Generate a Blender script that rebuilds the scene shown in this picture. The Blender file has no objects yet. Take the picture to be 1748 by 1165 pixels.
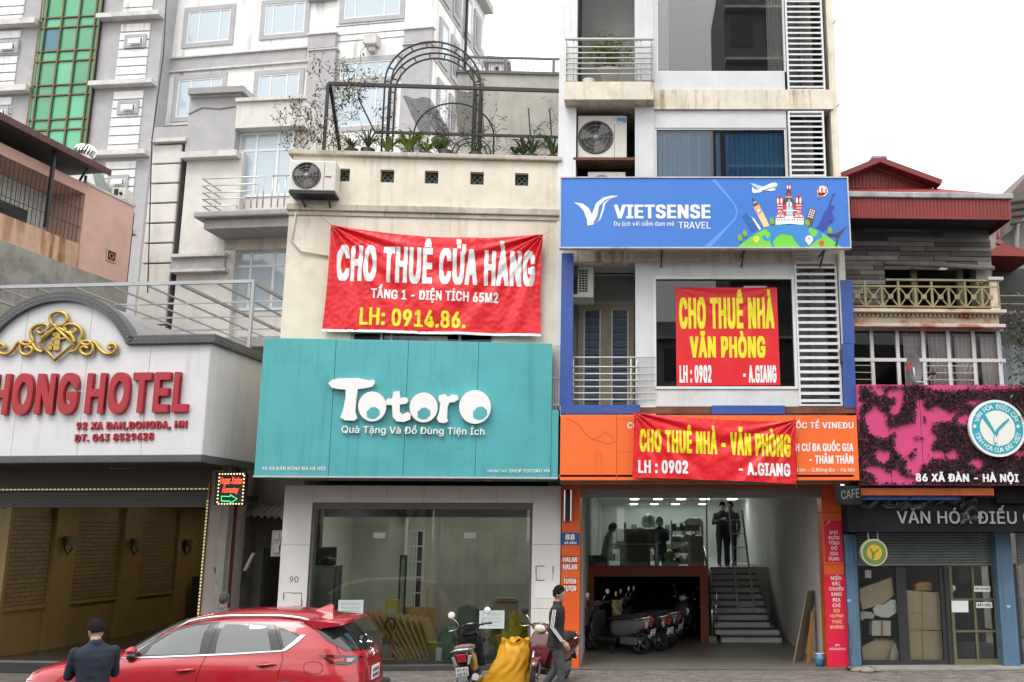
import bpy,bmesh,math,random
from mathutils import Vector,Matrix,noise
random.seed(7)
sc = bpy.context.scene
COL = sc.collection
rad = math.radians

# ------------------------------------------------------------------ camera,sky,sun,exposure
F,CX,CY,TH,EYE = 1648.0,1065.0,582.0,rad(11.26),2.55
cam_d = bpy.data.cameras.new('camera'); cam = bpy.data.objects.new('camera',cam_d); COL.objects.link(cam)
cam.location = (0,0,EYE); cam.rotation_euler = (rad(90) + TH,0,0)
cam_d.sensor_width = 36.0; cam_d.lens = F / 1748 * 36.0
cam_d.shift_x = -(CX - 874) / 1748; cam_d.shift_y = 0
cam_d.clip_start = 0.1; cam_d.clip_end = 2000
sc.camera = cam
wd = bpy.data.worlds.new('World'); sc.world = wd; wd.use_nodes = True
wn = wd.node_tree.nodes; wl = wd.node_tree.links
for n in list(wn): wn.remove(n)
sky = wn.new('ShaderNodeTexSky'); sky.sky_type = 'NISHITA'; sky.sun_disc = False
sky.sun_elevation = rad(58); sky.sun_rotation = rad(205); sky.dust_density = 4.0; sky.air_density = 1.0
mixw = wn.new('ShaderNodeMix'); mixw.data_type = 'RGBA'; mixw.inputs['Factor'].default_value = 0.92
wl.new(sky.outputs[0],mixw.inputs['A']); mixw.inputs['B'].default_value = (9.8,9.75,9.7,1)   # cloud layer
bg = wn.new('ShaderNodeBackground'); bg.inputs['Strength'].default_value = 0.15
wo = wn.new('ShaderNodeOutputWorld'); wl.new(mixw.outputs['Result'],bg.inputs[0]); wl.new(bg.outputs[0],wo.inputs[0])
sun_d = bpy.data.lights.new('sun','SUN'); sun = bpy.data.objects.new('sun',sun_d); COL.objects.link(sun)
sun_d.energy = 1.2; sun_d.angle = rad(25); sun_d.color = (1,0.97,0.93)
sun.rotation_euler = (rad(90 - 58),0,rad(-25)); sun.location = (-5,-5,30)
sc.view_settings.view_transform = 'Standard'; sc.view_settings.look = 'None'
sc.view_settings.exposure = 0.55; sc.view_settings.gamma = 1.0; sc.view_settings.use_curve_mapping = False
sc.cycles.max_bounces = 7; sc.cycles.transparent_max_bounces = 12
sc.cycles.use_denoising = True
sc.cycles.caustics_reflective = False; sc.cycles.caustics_refractive = False

# ------------------------------------------------------------------ measuring: photograph point -> point on a plane of the place
def ray(px,py):
 a = (px - CX) / F; b = -(py - CY) / F
 return Vector((a,math.cos(TH) - b * math.sin(TH),math.sin(TH) + b * math.cos(TH)))
class Frame:
 """upright plane: x along the facade, y depth into the house, z up"""
 def __init__(s,x,y,yaw,z=0.0):
  s.o = Vector((x,y,z)); s.yaw = rad(yaw)
  s.eu = Vector((math.cos(s.yaw),math.sin(s.yaw),0)); s.ew = Vector((-math.sin(s.yaw),math.cos(s.yaw),0))
 def uv(s,px,py,w=0.0):
  d = ray(px,py); c = Vector((0,0,EYE)); p0 = s.o + s.ew * w
  t = (p0 - c).dot(s.ew) / d.dot(s.ew); p = c + d * t - s.o
  return p.dot(s.eu),p.z
 def side(s,px,py,u):
  d = ray(px,py); c = Vector((0,0,EYE)); p0 = s.o + s.eu * u
  t = (p0 - c).dot(s.eu) / d.dot(s.eu); p = c + d * t - s.o
  return p.dot(s.ew),p.z
 def flat(s,px,py,z):
  d = ray(px,py); t = (z - EYE) / d.z; p = Vector((0,0,EYE)) + d * t - s.o
  return p.dot(s.eu),p.dot(s.ew)
 def R(s,x0,y0,x1,y1,w=0.0):      # -> u0,u1,v0,v1
  ym,xm = (y0 + y1) / 2,(x0 + x1) / 2
  return s.uv(x0,ym,w)[0],s.uv(x1,ym,w)[0],s.uv(xm,y1,w)[1],s.uv(xm,y0,w)[1]
 def U(s,px,py,w=0.0): return s.uv(px,py,w)[0]
 def V(s,px,py,w=0.0): return s.uv(px,py,w)[1]
 def W(s,p): return s.o + s.eu * p[0] + s.ew * p[1] + Vector((0,0,p[2]))
WORLD = Frame(0,0,0)

# ------------------------------------------------------------------ materials
MATS = {}
def nt(name):
 m = bpy.data.materials.new(name); m.use_nodes = True; MATS[name] = m
 t = m.node_tree; p = t.nodes['Principled BSDF']; return m,t,p
def N(t,typ,**kw):
 n = t.nodes.new(typ)
 for k,v in kw.items():
  if k in n.inputs: n.inputs[k].default_value = v
  else: setattr(n,k,v)
 return n
def mixc(t,fac,a,b,mode='MIX'):
 n = t.nodes.new('ShaderNodeMix'); n.data_type = 'RGBA'; n.blend_type = mode
 for s,v in (('Factor',fac),('A',a),('B',b)):
  if hasattr(v,'is_linked') or isinstance(v,bpy.types.NodeSocket): t.links.new(v,n.inputs[s])
  else: n.inputs[s].default_value = v if s == 'Factor' else (*v,1) if len(v) == 3 else v
 return n.outputs['Result']
def ramp(t,sock,lo,hi):
 n = t.nodes.new('ShaderNodeMapRange'); n.inputs['From Min'].default_value = lo; n.inputs['From Max'].default_value = hi
 n.clamp = True; t.links.new(sock,n.inputs['Value']); return n.outputs['Result']
def mul(t,a,b):
 n = t.nodes.new('ShaderNodeMath'); n.operation = 'MULTIPLY'
 for i,v in enumerate((a,b)):
  if isinstance(v,bpy.types.NodeSocket): t.links.new(v,n.inputs[i])
  else: n.inputs[i].default_value = v
 return n.outputs[0]
def mat(name,col,rough=0.7,var=0.12,scale=2.0,streak=0.0,dirt=(0.16,0.14,0.11),patch=0.0,patch_col=None,metal=0.0,bump=0.15,
  bscale=40.0,coat=0.0,spec=0.5,fine=0.05,stretch=(9,9,0.35),thr=(0.52,0.75)):
 if name in MATS: return MATS[name]
 m,t,p = nt(name); tc = t.nodes.new('ShaderNodeTexCoord'); oc = tc.outputs['Object']
 ge = t.nodes.new('ShaderNodeNewGeometry'); oc = ge.outputs['Position']
 n1 = N(t,'ShaderNodeTexNoise',Scale=scale,Detail=6.0,Roughness=0.6); t.links.new(oc,n1.inputs['Vector'])
 dark = tuple(c * (1 - var) for c in col); lite = tuple(min(1,c * (1 + var * 0.6)) for c in col)
 c = mixc(t,ramp(t,n1.outputs['Fac'],0.3,0.7),dark,lite)
 if fine:
  n2 = N(t,'ShaderNodeTexNoise',Scale=bscale * 1.7,Detail=3.0); t.links.new(oc,n2.inputs['Vector'])
  c = mixc(t,mul(t,ramp(t,n2.outputs['Fac'],0.35,0.75),fine * 3),c,tuple(x * 0.55 for x in col))
 if streak:
  mp = N(t,'ShaderNodeMapping'); mp.inputs['Scale'].default_value = stretch; t.links.new(oc,mp.inputs['Vector'])
  n3 = N(t,'ShaderNodeTexNoise',Scale=1.0,Detail=8.0,Roughness=0.65); t.links.new(mp.outputs[0],n3.inputs['Vector'])
  n4 = N(t,'ShaderNodeTexNoise',Scale=0.7,Detail=3.0); t.links.new(oc,n4.inputs['Vector'])
  f = mul(t,ramp(t,n3.outputs['Fac'],*thr),ramp(t,n4.outputs['Fac'],0.35,0.6))
  c = mixc(t,mul(t,f,streak),c,dirt)
 if patch:
  n5 = N(t,'ShaderNodeTexNoise',Scale=1.3,Detail=9.0,Roughness=0.7); t.links.new(oc,n5.inputs['Vector'])
  c = mixc(t,mul(t,ramp(t,n5.outputs['Fac'],0.55,0.62),patch),c,patch_col or dirt)
 t.links.new(c,p.inputs['Base Color'])
 p.inputs['Roughness'].default_value = rough; p.inputs['Metallic'].default_value = metal
 p.inputs['Specular IOR Level'].default_value = spec
 if coat: p.inputs['Coat Weight'].default_value = coat; p.inputs['Coat Roughness'].default_value = 0.04
 if bump:
  n6 = N(t,'ShaderNodeTexNoise',Scale=bscale,Detail=4.0); t.links.new(oc,n6.inputs['Vector'])
  b = N(t,'ShaderNodeBump',Strength=bump,Distance=0.01); t.links.new(n6.outputs['Fac'],b.inputs['Height'])
  t.links.new(b.outputs[0],p.inputs['Normal'])
 return m
def glass(name,tint=(0.75,0.8,0.78),refl=1.0,ior=1.45,rough=0.0,opaque=0.0,ocol=(0.3,0.32,0.3)):
 if name in MATS: return MATS[name]
 m,t,p = nt(name); t.nodes.remove(p); out = t.nodes['Material Output']
 tr = N(t,'ShaderNodeBsdfTransparent'); tr.inputs[0].default_value = (*tint,1)
 gl = N(t,'ShaderNodeBsdfGlossy',Roughness=rough); gl.inputs[0].default_value = (refl,refl,refl,1)
 fr = N(t,'ShaderNodeFresnel',IOR=ior); mx = t.nodes.new('ShaderNodeMixShader')
 base = tr.outputs[0]
 if opaque:
  df = N(t,'ShaderNodeBsdfDiffuse'); df.inputs[0].default_value = (*ocol,1)
  m2 = t.nodes.new('ShaderNodeMixShader'); m2.inputs[0].default_value = opaque
  t.links.new(tr.outputs[0],m2.inputs[1]); t.links.new(df.outputs[0],m2.inputs[2]); base = m2.outputs[0]
 t.links.new(fr.outputs[0],mx.inputs[0]); t.links.new(base,mx.inputs[1]); t.links.new(gl.outputs[0],mx.inputs[2])
 t.links.new(mx.outputs[0],out.inputs[0]); return m
def emit(name,col,st):
 if name in MATS: return MATS[name]
 m,t,p = nt(name); p.inputs['Base Color'].default_value = (*col,1)
 p.inputs['Emission Color'].default_value = (*col,1); p.inputs['Emission Strength'].default_value = st; return m
def flat(name,col,rough=0.6,metal=0.0,coat=0.0,spec=0.5):
 if name in MATS: return MATS[name]
 m,t,p = nt(name); p.inputs['Base Color'].default_value = (*col,1); p.inputs['Roughness'].default_value = rough
 p.inputs['Metallic'].default_value = metal; p.inputs['Coat Weight'].default_value = coat; p.inputs['Specular IOR Level'].default_value = spec
 p.inputs['Coat Roughness'].default_value = 0.03
 return m

# ------------------------------------------------------------------ objects
INFO = {}     # object name -> (frame,base)
def new_thing(name,label,cat,fr,base,group=None,kind=None):
 o = bpy.data.objects.new(name,None); COL.objects.link(o); o.empty_display_size = 0.3
 o.location = fr.W(base); o.rotation_euler = (0,0,fr.yaw); o['label'] = label; o['category'] = cat
 if group: o['group'] = group
 if kind: o['kind'] = kind
 INFO[o.name] = (fr,Vector(base)); return o
class MB:
 def __init__(s): s.v = []; s.f = []; s.m = []; s.smooth = []; s.cur = 0; s.sm = False
 def add(s,vs,fs):
  b = len(s.v); s.v += [tuple(p) for p in vs]
  for f in fs: s.f.append([b + i for i in f]); s.m.append(s.cur); s.smooth.append(s.sm)
  return s
 def box(s,x0,x1,y0,y1,z0,z1):
  if x0 > x1: x0,x1 = x1,x0
  if y0 > y1: y0,y1 = y1,y0
  if z0 > z1: z0,z1 = z1,z0
  return s.add([(x0,y0,z0),(x1,y0,z0),(x1,y1,z0),(x0,y1,z0),(x0,y0,z1),(x1,y0,z1),(x1,y1,z1),(x0,y1,z1)],
                     [(0,3,2,1),(4,5,6,7),(0,1,5,4),(1,2,6,5),(2,3,7,6),(3,0,4,7)])
 def bbox(s,x0,x1,y0,y1,z0,z1,b=0.01):     # box with chamfered edges
  if x0 > x1: x0,x1 = x1,x0
  if y0 > y1: y0,y1 = y1,y0
  if z0 > z1: z0,z1 = z1,z0
  bm = bmesh.new(); bmesh.ops.create_cube(bm,size=1)
  for v in bm.verts: v.co = ((v.co.x + .5) * (x1 - x0) + x0,(v.co.y + .5) * (y1 - y0) + y0,(v.co.z + .5) * (z1 - z0) + z0)
  b = min(b,0.45 * min(x1 - x0,y1 - y0,z1 - z0))
  bmesh.ops.bevel(bm,geom=list(bm.edges),offset=b,segments=2,affect='EDGES',profile=0.5)
  return s.bm(bm)
 def bm(s,bm,mat=None):
  bm.verts.index_update(); s.add([v.co[:] for v in bm.verts],[[v.index for v in f.verts] for f in bm.faces]); bm.free(); return s
 def bar(s,p0,p1,w=0.04,h=None,up=(0,0,1)):
  h = w if h is None else h; p0 = Vector(p0); p1 = Vector(p1); d = (p1 - p0).normalized(); up = Vector(up)
  if abs(d.dot(up)) > 0.98: up = Vector((0,1,0))
  a = d.cross(up).normalized() * (w / 2); b = a.cross(d).normalized() * (h / 2)
  vs = [p + i * a + j * b for p in (p0,p1) for i,j in ((-1,-1),(1,-1),(1,1),(-1,1))]
  return s.add(vs,[(0,1,2,3),(7,6,5,4),(0,4,5,1),(1,5,6,2),(2,6,7,3),(3,7,4,0)])
 def tube(s,pts,r,n=8,closed=False,cap=True):
  pts = [Vector(p) for p in pts]; rs = r if isinstance(r,(list,tuple)) else [r] * len(pts); k = len(pts); b = len(s.v); prev = None
  for i,p in enumerate(pts):
   if closed: t = pts[(i + 1) % k] - pts[i - 1]
   else: t = pts[min(i + 1,k - 1)] - pts[max(i - 1,0)]
   t.normalize()
   if prev is None: a = t.orthogonal().normalized()
   else:
    a = prev - t * prev.dot(t)
    a = a.normalized() if a.length > 1e-6 else t.orthogonal().normalized()
   prev = a; c = t.cross(a)
   for j in range(n):
    th = 2 * math.pi * j / n; s.v.append(tuple(p + (a * math.cos(th) + c * math.sin(th)) * rs[i]))
  fs = []
  for i in range(k if closed else k - 1):
   i2 = (i + 1) % k
   for j in range(n): fs.append([i * n + j,i * n + (j + 1) % n,i2 * n + (j + 1) % n,i2 * n + j])
  if cap and not closed: fs.append(list(range(n))[::-1]); fs.append([(k - 1) * n + j for j in range(n)])
  for f in fs: s.f.append([b + i for i in f]); s.m.append(s.cur); s.smooth.append(len(f) == 4 and n > 5)
  return s
 def prism(s,poly,y0,y1):        # poly of (x,z),counter-clockwise seen from the street
  n = len(poly); vs = [(x,y0,z) for x,z in poly] + [(x,y1,z) for x,z in poly]
  fs = [list(range(n)),list(range(2 * n - 1,n - 1,-1))] + [[i,i + n,(i + 1) % n + n,(i + 1) % n] for i in range(n)]
  return s.add(vs,fs)
 def ext(s,poly,axis,a,b):      # poly in the two other axes,extruded along axis from a to b
  n = len(poly); mk = {'x': lambda p,t: (t,p[0],p[1]),'y': lambda p,t: (p[0],t,p[1]),'z': lambda p,t: (p[0],p[1],t)}[axis]
  vs = [mk(p,a) for p in poly] + [mk(p,b) for p in poly]
  return s.add(vs,[list(range(n)),list(range(2 * n - 1,n - 1,-1))] + [[i,i + n,(i + 1) % n + n,(i + 1) % n] for i in range(n)])
 def lathe(s,prof,c=(0,0,0),n=24,axis='z',a0=0.0,a1=2 * math.pi):
  b = len(s.v); full = abs(a1 - a0 - 2 * math.pi) < 1e-6; m = n if full else n + 1
  for r,h in prof:
   for j in range(m):
    th = a0 + (a1 - a0) * j / n; x,y = r * math.cos(th),r * math.sin(th)
    p = {'z': (x,y,h),'y': (x,h,y),'x': (h,x,y)}[axis]; s.v.append((c[0] + p[0],c[1] + p[1],c[2] + p[2]))
  for i in range(len(prof) - 1):
   for j in range(n):
    j2 = (j + 1) % m; s.f.append([b + i * m + j,b + i * m + j2,b + (i + 1) * m + j2,b + (i + 1) * m + j]); s.m.append(s.cur); s.smooth.append(True)
  return s
 def ball(s,c,r,n=12,sq=(1,1,1)):
  k = max(4,n // 2); pr = [(math.sin(math.pi * i / k) * r,-math.cos(math.pi * i / k) * r) for i in range(k + 1)]
  b = len(s.v); s.lathe(pr,(0,0,0),n)
  for i in range(b,len(s.v)):
   v = s.v[i]; s.v[i] = (c[0] + v[0] * sq[0],c[1] + v[1] * sq[1],c[2] + v[2] * sq[2])
  return s
 def grid(s,fn,nx,ny):
  b = len(s.v)
  for j in range(ny + 1):
   for i in range(nx + 1): s.v.append(tuple(fn(i / nx,j / ny)))
  for j in range(ny):
   for i in range(nx):
    a = b + j * (nx + 1) + i; s.f.append([a,a + 1,a + nx + 2,a + nx + 1]); s.m.append(s.cur); s.smooth.append(True)
  return s
 def xf(s,M,start=0):
  for i in range(start,len(s.v)): s.v[i] = tuple(M @ Vector(s.v[i]))
  return s
 def merge(s,o):
  b = len(s.v); s.v += o.v; s.f += [[b + i for i in f] for f in o.f]; s.m += [s.cur] * len(o.f); s.smooth += o.smooth; return s
 def mesh(s,name,mats,off=(0,0,0),weld=False):
  me = bpy.data.meshes.new(name)
  me.from_pydata([(v[0] - off[0],v[1] - off[1],v[2] - off[2]) for v in s.v],[],s.f); me.update()
  for m in (mats if isinstance(mats,(list,tuple)) else [mats]): me.materials.append(m)
  me.polygons.foreach_set('material_index',s.m); me.polygons.foreach_set('use_smooth',s.smooth)
  bm = bmesh.new(); bm.from_mesh(me)
  if weld: bmesh.ops.remove_doubles(bm,verts=bm.verts,dist=1e-5)
  bmesh.ops.recalc_face_normals(bm,faces=bm.faces); bm.to_mesh(me); bm.free()
  return me
def part(name,mb,mats,parent,label=None,kind=None,weld=False):
 """a mesh under a thing (or under a part of one), written in the thing's frame"""
 if not mb.v: return None
 root = parent
 while root.name not in INFO: root = root.parent
 fr,base = INFO[root.name]
 o = bpy.data.objects.new(name,mb.mesh(name,mats,base,weld)); COL.objects.link(o); o.parent = parent
 if label: o['label'] = label
 if kind: o['kind'] = kind
 return o
def solo(name,label,cat,mb,mats,fr,base=None,group=None,kind=None,weld=False):
 """a thing that is one mesh (its children may follow)"""
 if base is None:
  xs = [v[0] for v in mb.v]; ys = [v[1] for v in mb.v]; zs = [v[2] for v in mb.v]
  base = ((min(xs) + max(xs)) / 2,(min(ys) + max(ys)) / 2,min(zs))
 o = bpy.data.objects.new(name,mb.mesh(name,mats,base,weld)); COL.objects.link(o)
 o.location = fr.W(base); o.rotation_euler = (0,0,fr.yaw); INFO[o.name] = (fr,Vector(base))
 if label: o['label'] = label
 if cat: o['category'] = cat
 if group: o['group'] = group
 if kind: o['kind'] = kind
 return o
def struct(name,mb,mats,fr=WORLD): return solo(name,None,None,mb,mats,fr,(0,0,0),kind='structure')
def pieces(name,mb,mats,parent,places):
 """alike pieces that share one mesh; places are offsets in the thing's frame"""
 me = mb.mesh(name,mats); out = []
 root = parent
 while root.name not in INFO: root = root.parent
 base = INFO[root.name][1]
 for p in places:
  o = bpy.data.objects.new(name,me); COL.objects.link(o); o.parent = parent; o.location = Vector(p) - base; out.append(o)
 return out
def copy_thing(src,loc,rotz=None,label=None):
 def rec(o,par):
  c = o.copy(); COL.objects.link(c)
  if par: c.parent = par
  for ch in list(o.children): rec(ch,c)
  return c
 c = rec(src,None); c.location = loc
 if rotz is not None: c.rotation_euler = (0,0,rotz)
 if label: c['label'] = label
 return c

# ------------------------------------------------------------------ lettering
CAP = None
_tc = {}
import os
try: SANS = bpy.data.fonts.load(os.path.join(bpy.utils.resource_path('LOCAL'),'datafiles','fonts','Inter.woff2'))   # the sans that ships with Blender
except Exception: SANS = None
def text2d(s,spacing=1.0,res=3,shear=0.0):
 key = (s,spacing,res,shear)
 if key in _tc: return _tc[key]
 cu = bpy.data.curves.new('t','FONT'); cu.body = s; cu.size = 1
 if SANS: cu.font = SANS
 cu.space_character = spacing; cu.resolution_u = res; cu.shear = shear
 ob = bpy.data.objects.new('t',cu); COL.objects.link(ob)
 dg = bpy.context.evaluated_depsgraph_get(); dg.update(); ev = ob.evaluated_get(dg); me = ev.to_mesh()
 vs = [(v.co.x,v.co.y) for v in me.vertices]; fs = [list(p.vertices) for p in me.polygons]; ev.to_mesh_clear()
 bpy.data.objects.remove(ob); bpy.data.curves.remove(cu); _tc[key] = (vs,fs); return vs,fs
def capheight():
 global CAP
 if CAP is None: CAP = max(y for x,y in text2d('H')[0])
 return CAP
def heavy(bold,flatter=0.4):
 if not bold: return [(0,0)]
 f = bold * flatter; return [(bold,f),(bold,-f),(-bold,f),(-bold,-f),(0,f),(0,-f),(bold / 2,0),(-bold / 2,0)]
def lift_faces(bm,depth):
 """glyph outlines that overlap would leave faces in one plane: give each front face its own hair's breadth"""
 lo = min(v.co.y for v in bm.verts); fr = [f for f in bm.faces if all(v.co.y < lo + 1e-5 for v in f.verts)]
 pts = [[v.co.copy() for v in f.verts] for f in fr]
 if depth <= 0.001 and len(fr) == len(bm.faces): bmesh.ops.delete(bm,geom=bm.verts[:],context='VERTS')
 for i,p in enumerate(pts): bm.faces.new([bm.verts.new((c.x,c.y - 0.00005 - (i % 7) * 0.00004,c.z)) for c in p])
def text(fr,s,x0,x1,ybase,ycap,w,bold=0.0,depth=0.0,y1base=None,spacing=1.0,res=3,shear=0.0,warp=None,cuts=None,y1cap=None,mb=None):
 """letters as geometry: x0..x1 and baseline/cap line are measured on the photograph, the letters stand in the plane at depth w"""
 m = mb or MB(); vs,fs = text2d(s,spacing + bold * 2.4,res,shear); cap = capheight()
 xa = min(v[0] for v in vs) - bold; xb = max(v[0] for v in vs) + bold
 y1base = ybase if y1base is None else y1base
 u0,b0 = fr.uv(x0,ybase,w); u1,b1 = fr.uv(x1,y1base,w)
 c0 = fr.uv(x0,ycap,w)[1] - b0; c1 = c0 if y1cap is None else fr.uv(x1,y1cap,w)[1] - b1
 for k,(ox,oy) in enumerate(heavy(bold)):
  bm = bmesh.new(); bv = []
  for x,y in vs:
   a = (x + ox - xa) / (xb - xa); bv.append(bm.verts.new((u0 + a * (u1 - u0),0,b0 + a * (b1 - b0) + ((y + oy) / cap) * (c0 + a * (c1 - c0)))))
  for f in fs:
   try: bm.faces.new([bv[i] for i in f])
   except ValueError: pass
  if cuts:
   nx,nz = cuts
   lo = min(v.co.x for v in bm.verts); hi = max(v.co.x for v in bm.verts); zl = min(v.co.z for v in bm.verts); zh = max(v.co.z for v in bm.verts)
   for i in range(1,nx): bmesh.ops.bisect_plane(bm,geom=bm.verts[:] + bm.edges[:] + bm.faces[:],plane_co=(lo + (hi - lo) * i / nx,0,0),plane_no=(1,0,0))
   for i in range(1,nz): bmesh.ops.bisect_plane(bm,geom=bm.verts[:] + bm.edges[:] + bm.faces[:],plane_co=(0,0,zl + (zh - zl) * i / nz),plane_no=(0,0,1))
  elif depth > 0.001:
   r = bmesh.ops.extrude_face_region(bm,geom=bm.faces[:])
   for e in r['geom']:
    if isinstance(e,bmesh.types.BMVert): e.co.y -= depth
  if not cuts: lift_faces(bm,depth)
  for v in bm.verts:
   v.co.y += w - k * 0.0004
   if warp: v.co.y += warp(v.co.x,v.co.z)
  if cuts:
   pts = [[v.co.copy() for v in f.verts] for f in bm.faces]; bm.clear()
   for i,p in enumerate(pts): bm.faces.new([bm.verts.new((c.x,c.y - (i % 7) * 0.00005,c.z)) for c in p])
  m.bm(bm)
 return m
def letters(fr,s,x0,x1,ybase,ycap,w,parent,mats,bold=0.0,depth=0.05,y1base=None,names='letter',shear=0.0,y1cap=None):
 """one part per letter, each at the advance it has in the whole word"""
 cap = capheight(); bar = max(v[0] for v in text2d('|')[0]); pos = [0.0 if i == 0 else max(v[0] for v in text2d(s[:i] + '|')[0]) - bar + i * bold * 1.8 for i in range(len(s))]
 G = [text2d(c) if c != ' ' else ([],[]) for c in s]
 allx = [p + v[0] for p,g in zip(pos,G) for v in g[0]]; xa = min(allx) - bold; xb = max(allx) + bold
 y1base = ybase if y1base is None else y1base
 u0,b0 = fr.uv(x0,ybase,w); u1,b1 = fr.uv(x1,y1base,w); c0 = fr.uv(x0,ycap,w)[1] - b0
 c1 = c0 if y1cap is None else fr.uv(x1,y1cap,w)[1] - b1
 for p,(vs,fs) in zip(pos,G):
  if not vs: continue
  mb = MB()
  for k,(ox,oy) in enumerate(heavy(bold,0.7)):
   bm = bmesh.new(); bv = []
   for x,y in vs:
    q = (p + x + ox - xa) / (xb - xa); bv.append(bm.verts.new((u0 + q * (u1 - u0),w - k * 0.0004,b0 + q * (b1 - b0) + (y + oy) / cap * (c0 + q * (c1 - c0)))))
   for f in fs:
    try: bm.faces.new([bv[i] for i in f])
    except ValueError: pass
   r = bmesh.ops.extrude_face_region(bm,geom=bm.faces[:])
   for e in r['geom']:
    if isinstance(e,bmesh.types.BMVert): e.co.y -= depth
   lift_faces(bm,1)
   mb.bm(bm)
  part(names,mb,mats,parent)
# ------------------------------------------------------------------ shared materials
WHITE = mat('white_paint',(0.74,0.75,0.76),0.6,var=0.10,streak=0.45,dirt=(0.30,0.28,0.25),bump=0.1,stretch=(5,5,.3))
CREAM = mat('cream_plaster',(0.78,0.71,0.585),0.85,var=0.13,streak=0.6,dirt=(0.22,0.19,0.15),patch=0.22,patch_col=(0.52,0.46,0.36),stretch=(6,6,.35))
SLABC = mat('rust_stained_slab',(0.72,0.66,0.55),0.85,var=0.18,streak=1.0,dirt=(0.28,0.17,0.08),patch=0.4,patch_col=(.5,.38,.25),stretch=(7,7,.8),thr=(.5,.66))
PALE = mat('pale_blue_grey_paint',(0.62,0.635,0.65),0.65,var=0.08,streak=0.35,dirt=(0.35,0.35,0.34))
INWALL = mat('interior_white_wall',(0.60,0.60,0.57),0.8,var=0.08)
GREYC = mat('grey_concrete',(0.33,0.32,0.29),0.9,var=0.25,streak=0.7,dirt=(0.09,0.09,0.08),patch=0.35,bump=0.4)
DARKW = mat('dark_grey_wall',(0.13,0.125,0.115),0.95,var=0.35,streak=0.6,dirt=(0.04,0.04,0.035),bump=0.4)  # dark grey with random tone and darker streaks
ORANGE = mat('orange_panel',(0.80,0.13,0.025),0.35,var=0.05,streak=0.15,dirt=(0.35,0.08,0.03),bump=0.03,fine=0.02)
BLUEP = mat('blue_panel',(0.035,0.09,0.34),0.4,var=0.12,streak=0.3,dirt=(0.05,0.06,0.15),bump=0.03)
STEEL = mat('steel_tube',(0.55,0.55,0.54),0.35,var=0.1,metal=0.8,bump=0.02)
PAINTST = mat('cream_painted_steel',(0.58,0.57,0.54),0.5,var=0.12,streak=0.4,dirt=(0.25,0.16,0.08),bump=0.02)
WLOUV = mat('white_louvre',(0.72,0.73,0.74),0.5,var=0.06,streak=0.3,dirt=(0.35,0.32,0.28),bump=0.02)
RUST = mat('rusty_steel',(0.14,0.065,0.04),0.85,var=0.4,patch=0.5,patch_col=(0.25,0.1,0.04))
BLACKP = mat('black_paint',(0.025,0.025,0.027),0.5,var=0.2,bump=0.05)
BLACKS = flat('black_plastic',(0.018,0.018,0.02),0.45)
RUBBER = flat('rubber',(0.02,0.02,0.02),0.85)
CHROME = flat('chrome',(0.85,0.85,0.86),0.12,1.0)
ALU = mat('aluminium_frame',(0.62,0.63,0.63),0.4,var=0.06,metal=0.3,bump=0.02)
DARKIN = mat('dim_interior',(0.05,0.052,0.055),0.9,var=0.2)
DGLASS = glass('dark_glass',(0.32,0.34,0.35),0.9,1.55)
CGLASS = glass('clear_glass',(0.90,0.94,0.92),0.9,1.42)
SGLASS = glass('shop_glass',(0.90,0.94,0.91),.9,1.45)
SKYGL = glass('sky_reflecting_glass',(0.45,0.55,0.62),1.0,2.1)
PAPER = flat('white_paper',(0.78,0.80,0.79),0.7)
WPRINT = flat('white_print',(0.85,0.85,0.84),0.5)
YPRINT = flat('yellow_print',(0.88,0.76,0.02),0.5)
INK = flat('black_print',(0.03,0.03,0.035),0.6)
GREENLEAF = mat('green_leaf',(0.08,0.15,0.03),0.5,var=0.4,scale=8,bump=0)
DULLLEAF = mat('dull_leaf',(0.075,0.085,0.03),0.6,var=0.45,scale=8,bump=0)
YLEAF = mat('yellow_green_leaf',(0.20,0.30,0.035),0.5,var=0.3,scale=6,bump=0)
TWIG = mat('twig_bark',(0.09,0.07,0.05),0.9,var=0.3)
WOOD = mat('pale_board_wood',(0.58,0.37,0.16),0.6,var=0.2,scale=4,streak=0.3,dirt=(0.28,0.16,0.07),stretch=(20,20,1))
CARD = mat('brown_cardboard',(0.44,0.32,0.19),0.85,var=0.12)
TILEFL = mat('grey_floor_tile',(0.20,0.185,0.165),0.35,var=0.12,bump=0.03)
SKIN = flat('skin',(0.42,0.24,0.16),0.55)
HAIR = flat('black_hair',(.008,.007,.007),.8,spec=.1)

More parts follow.
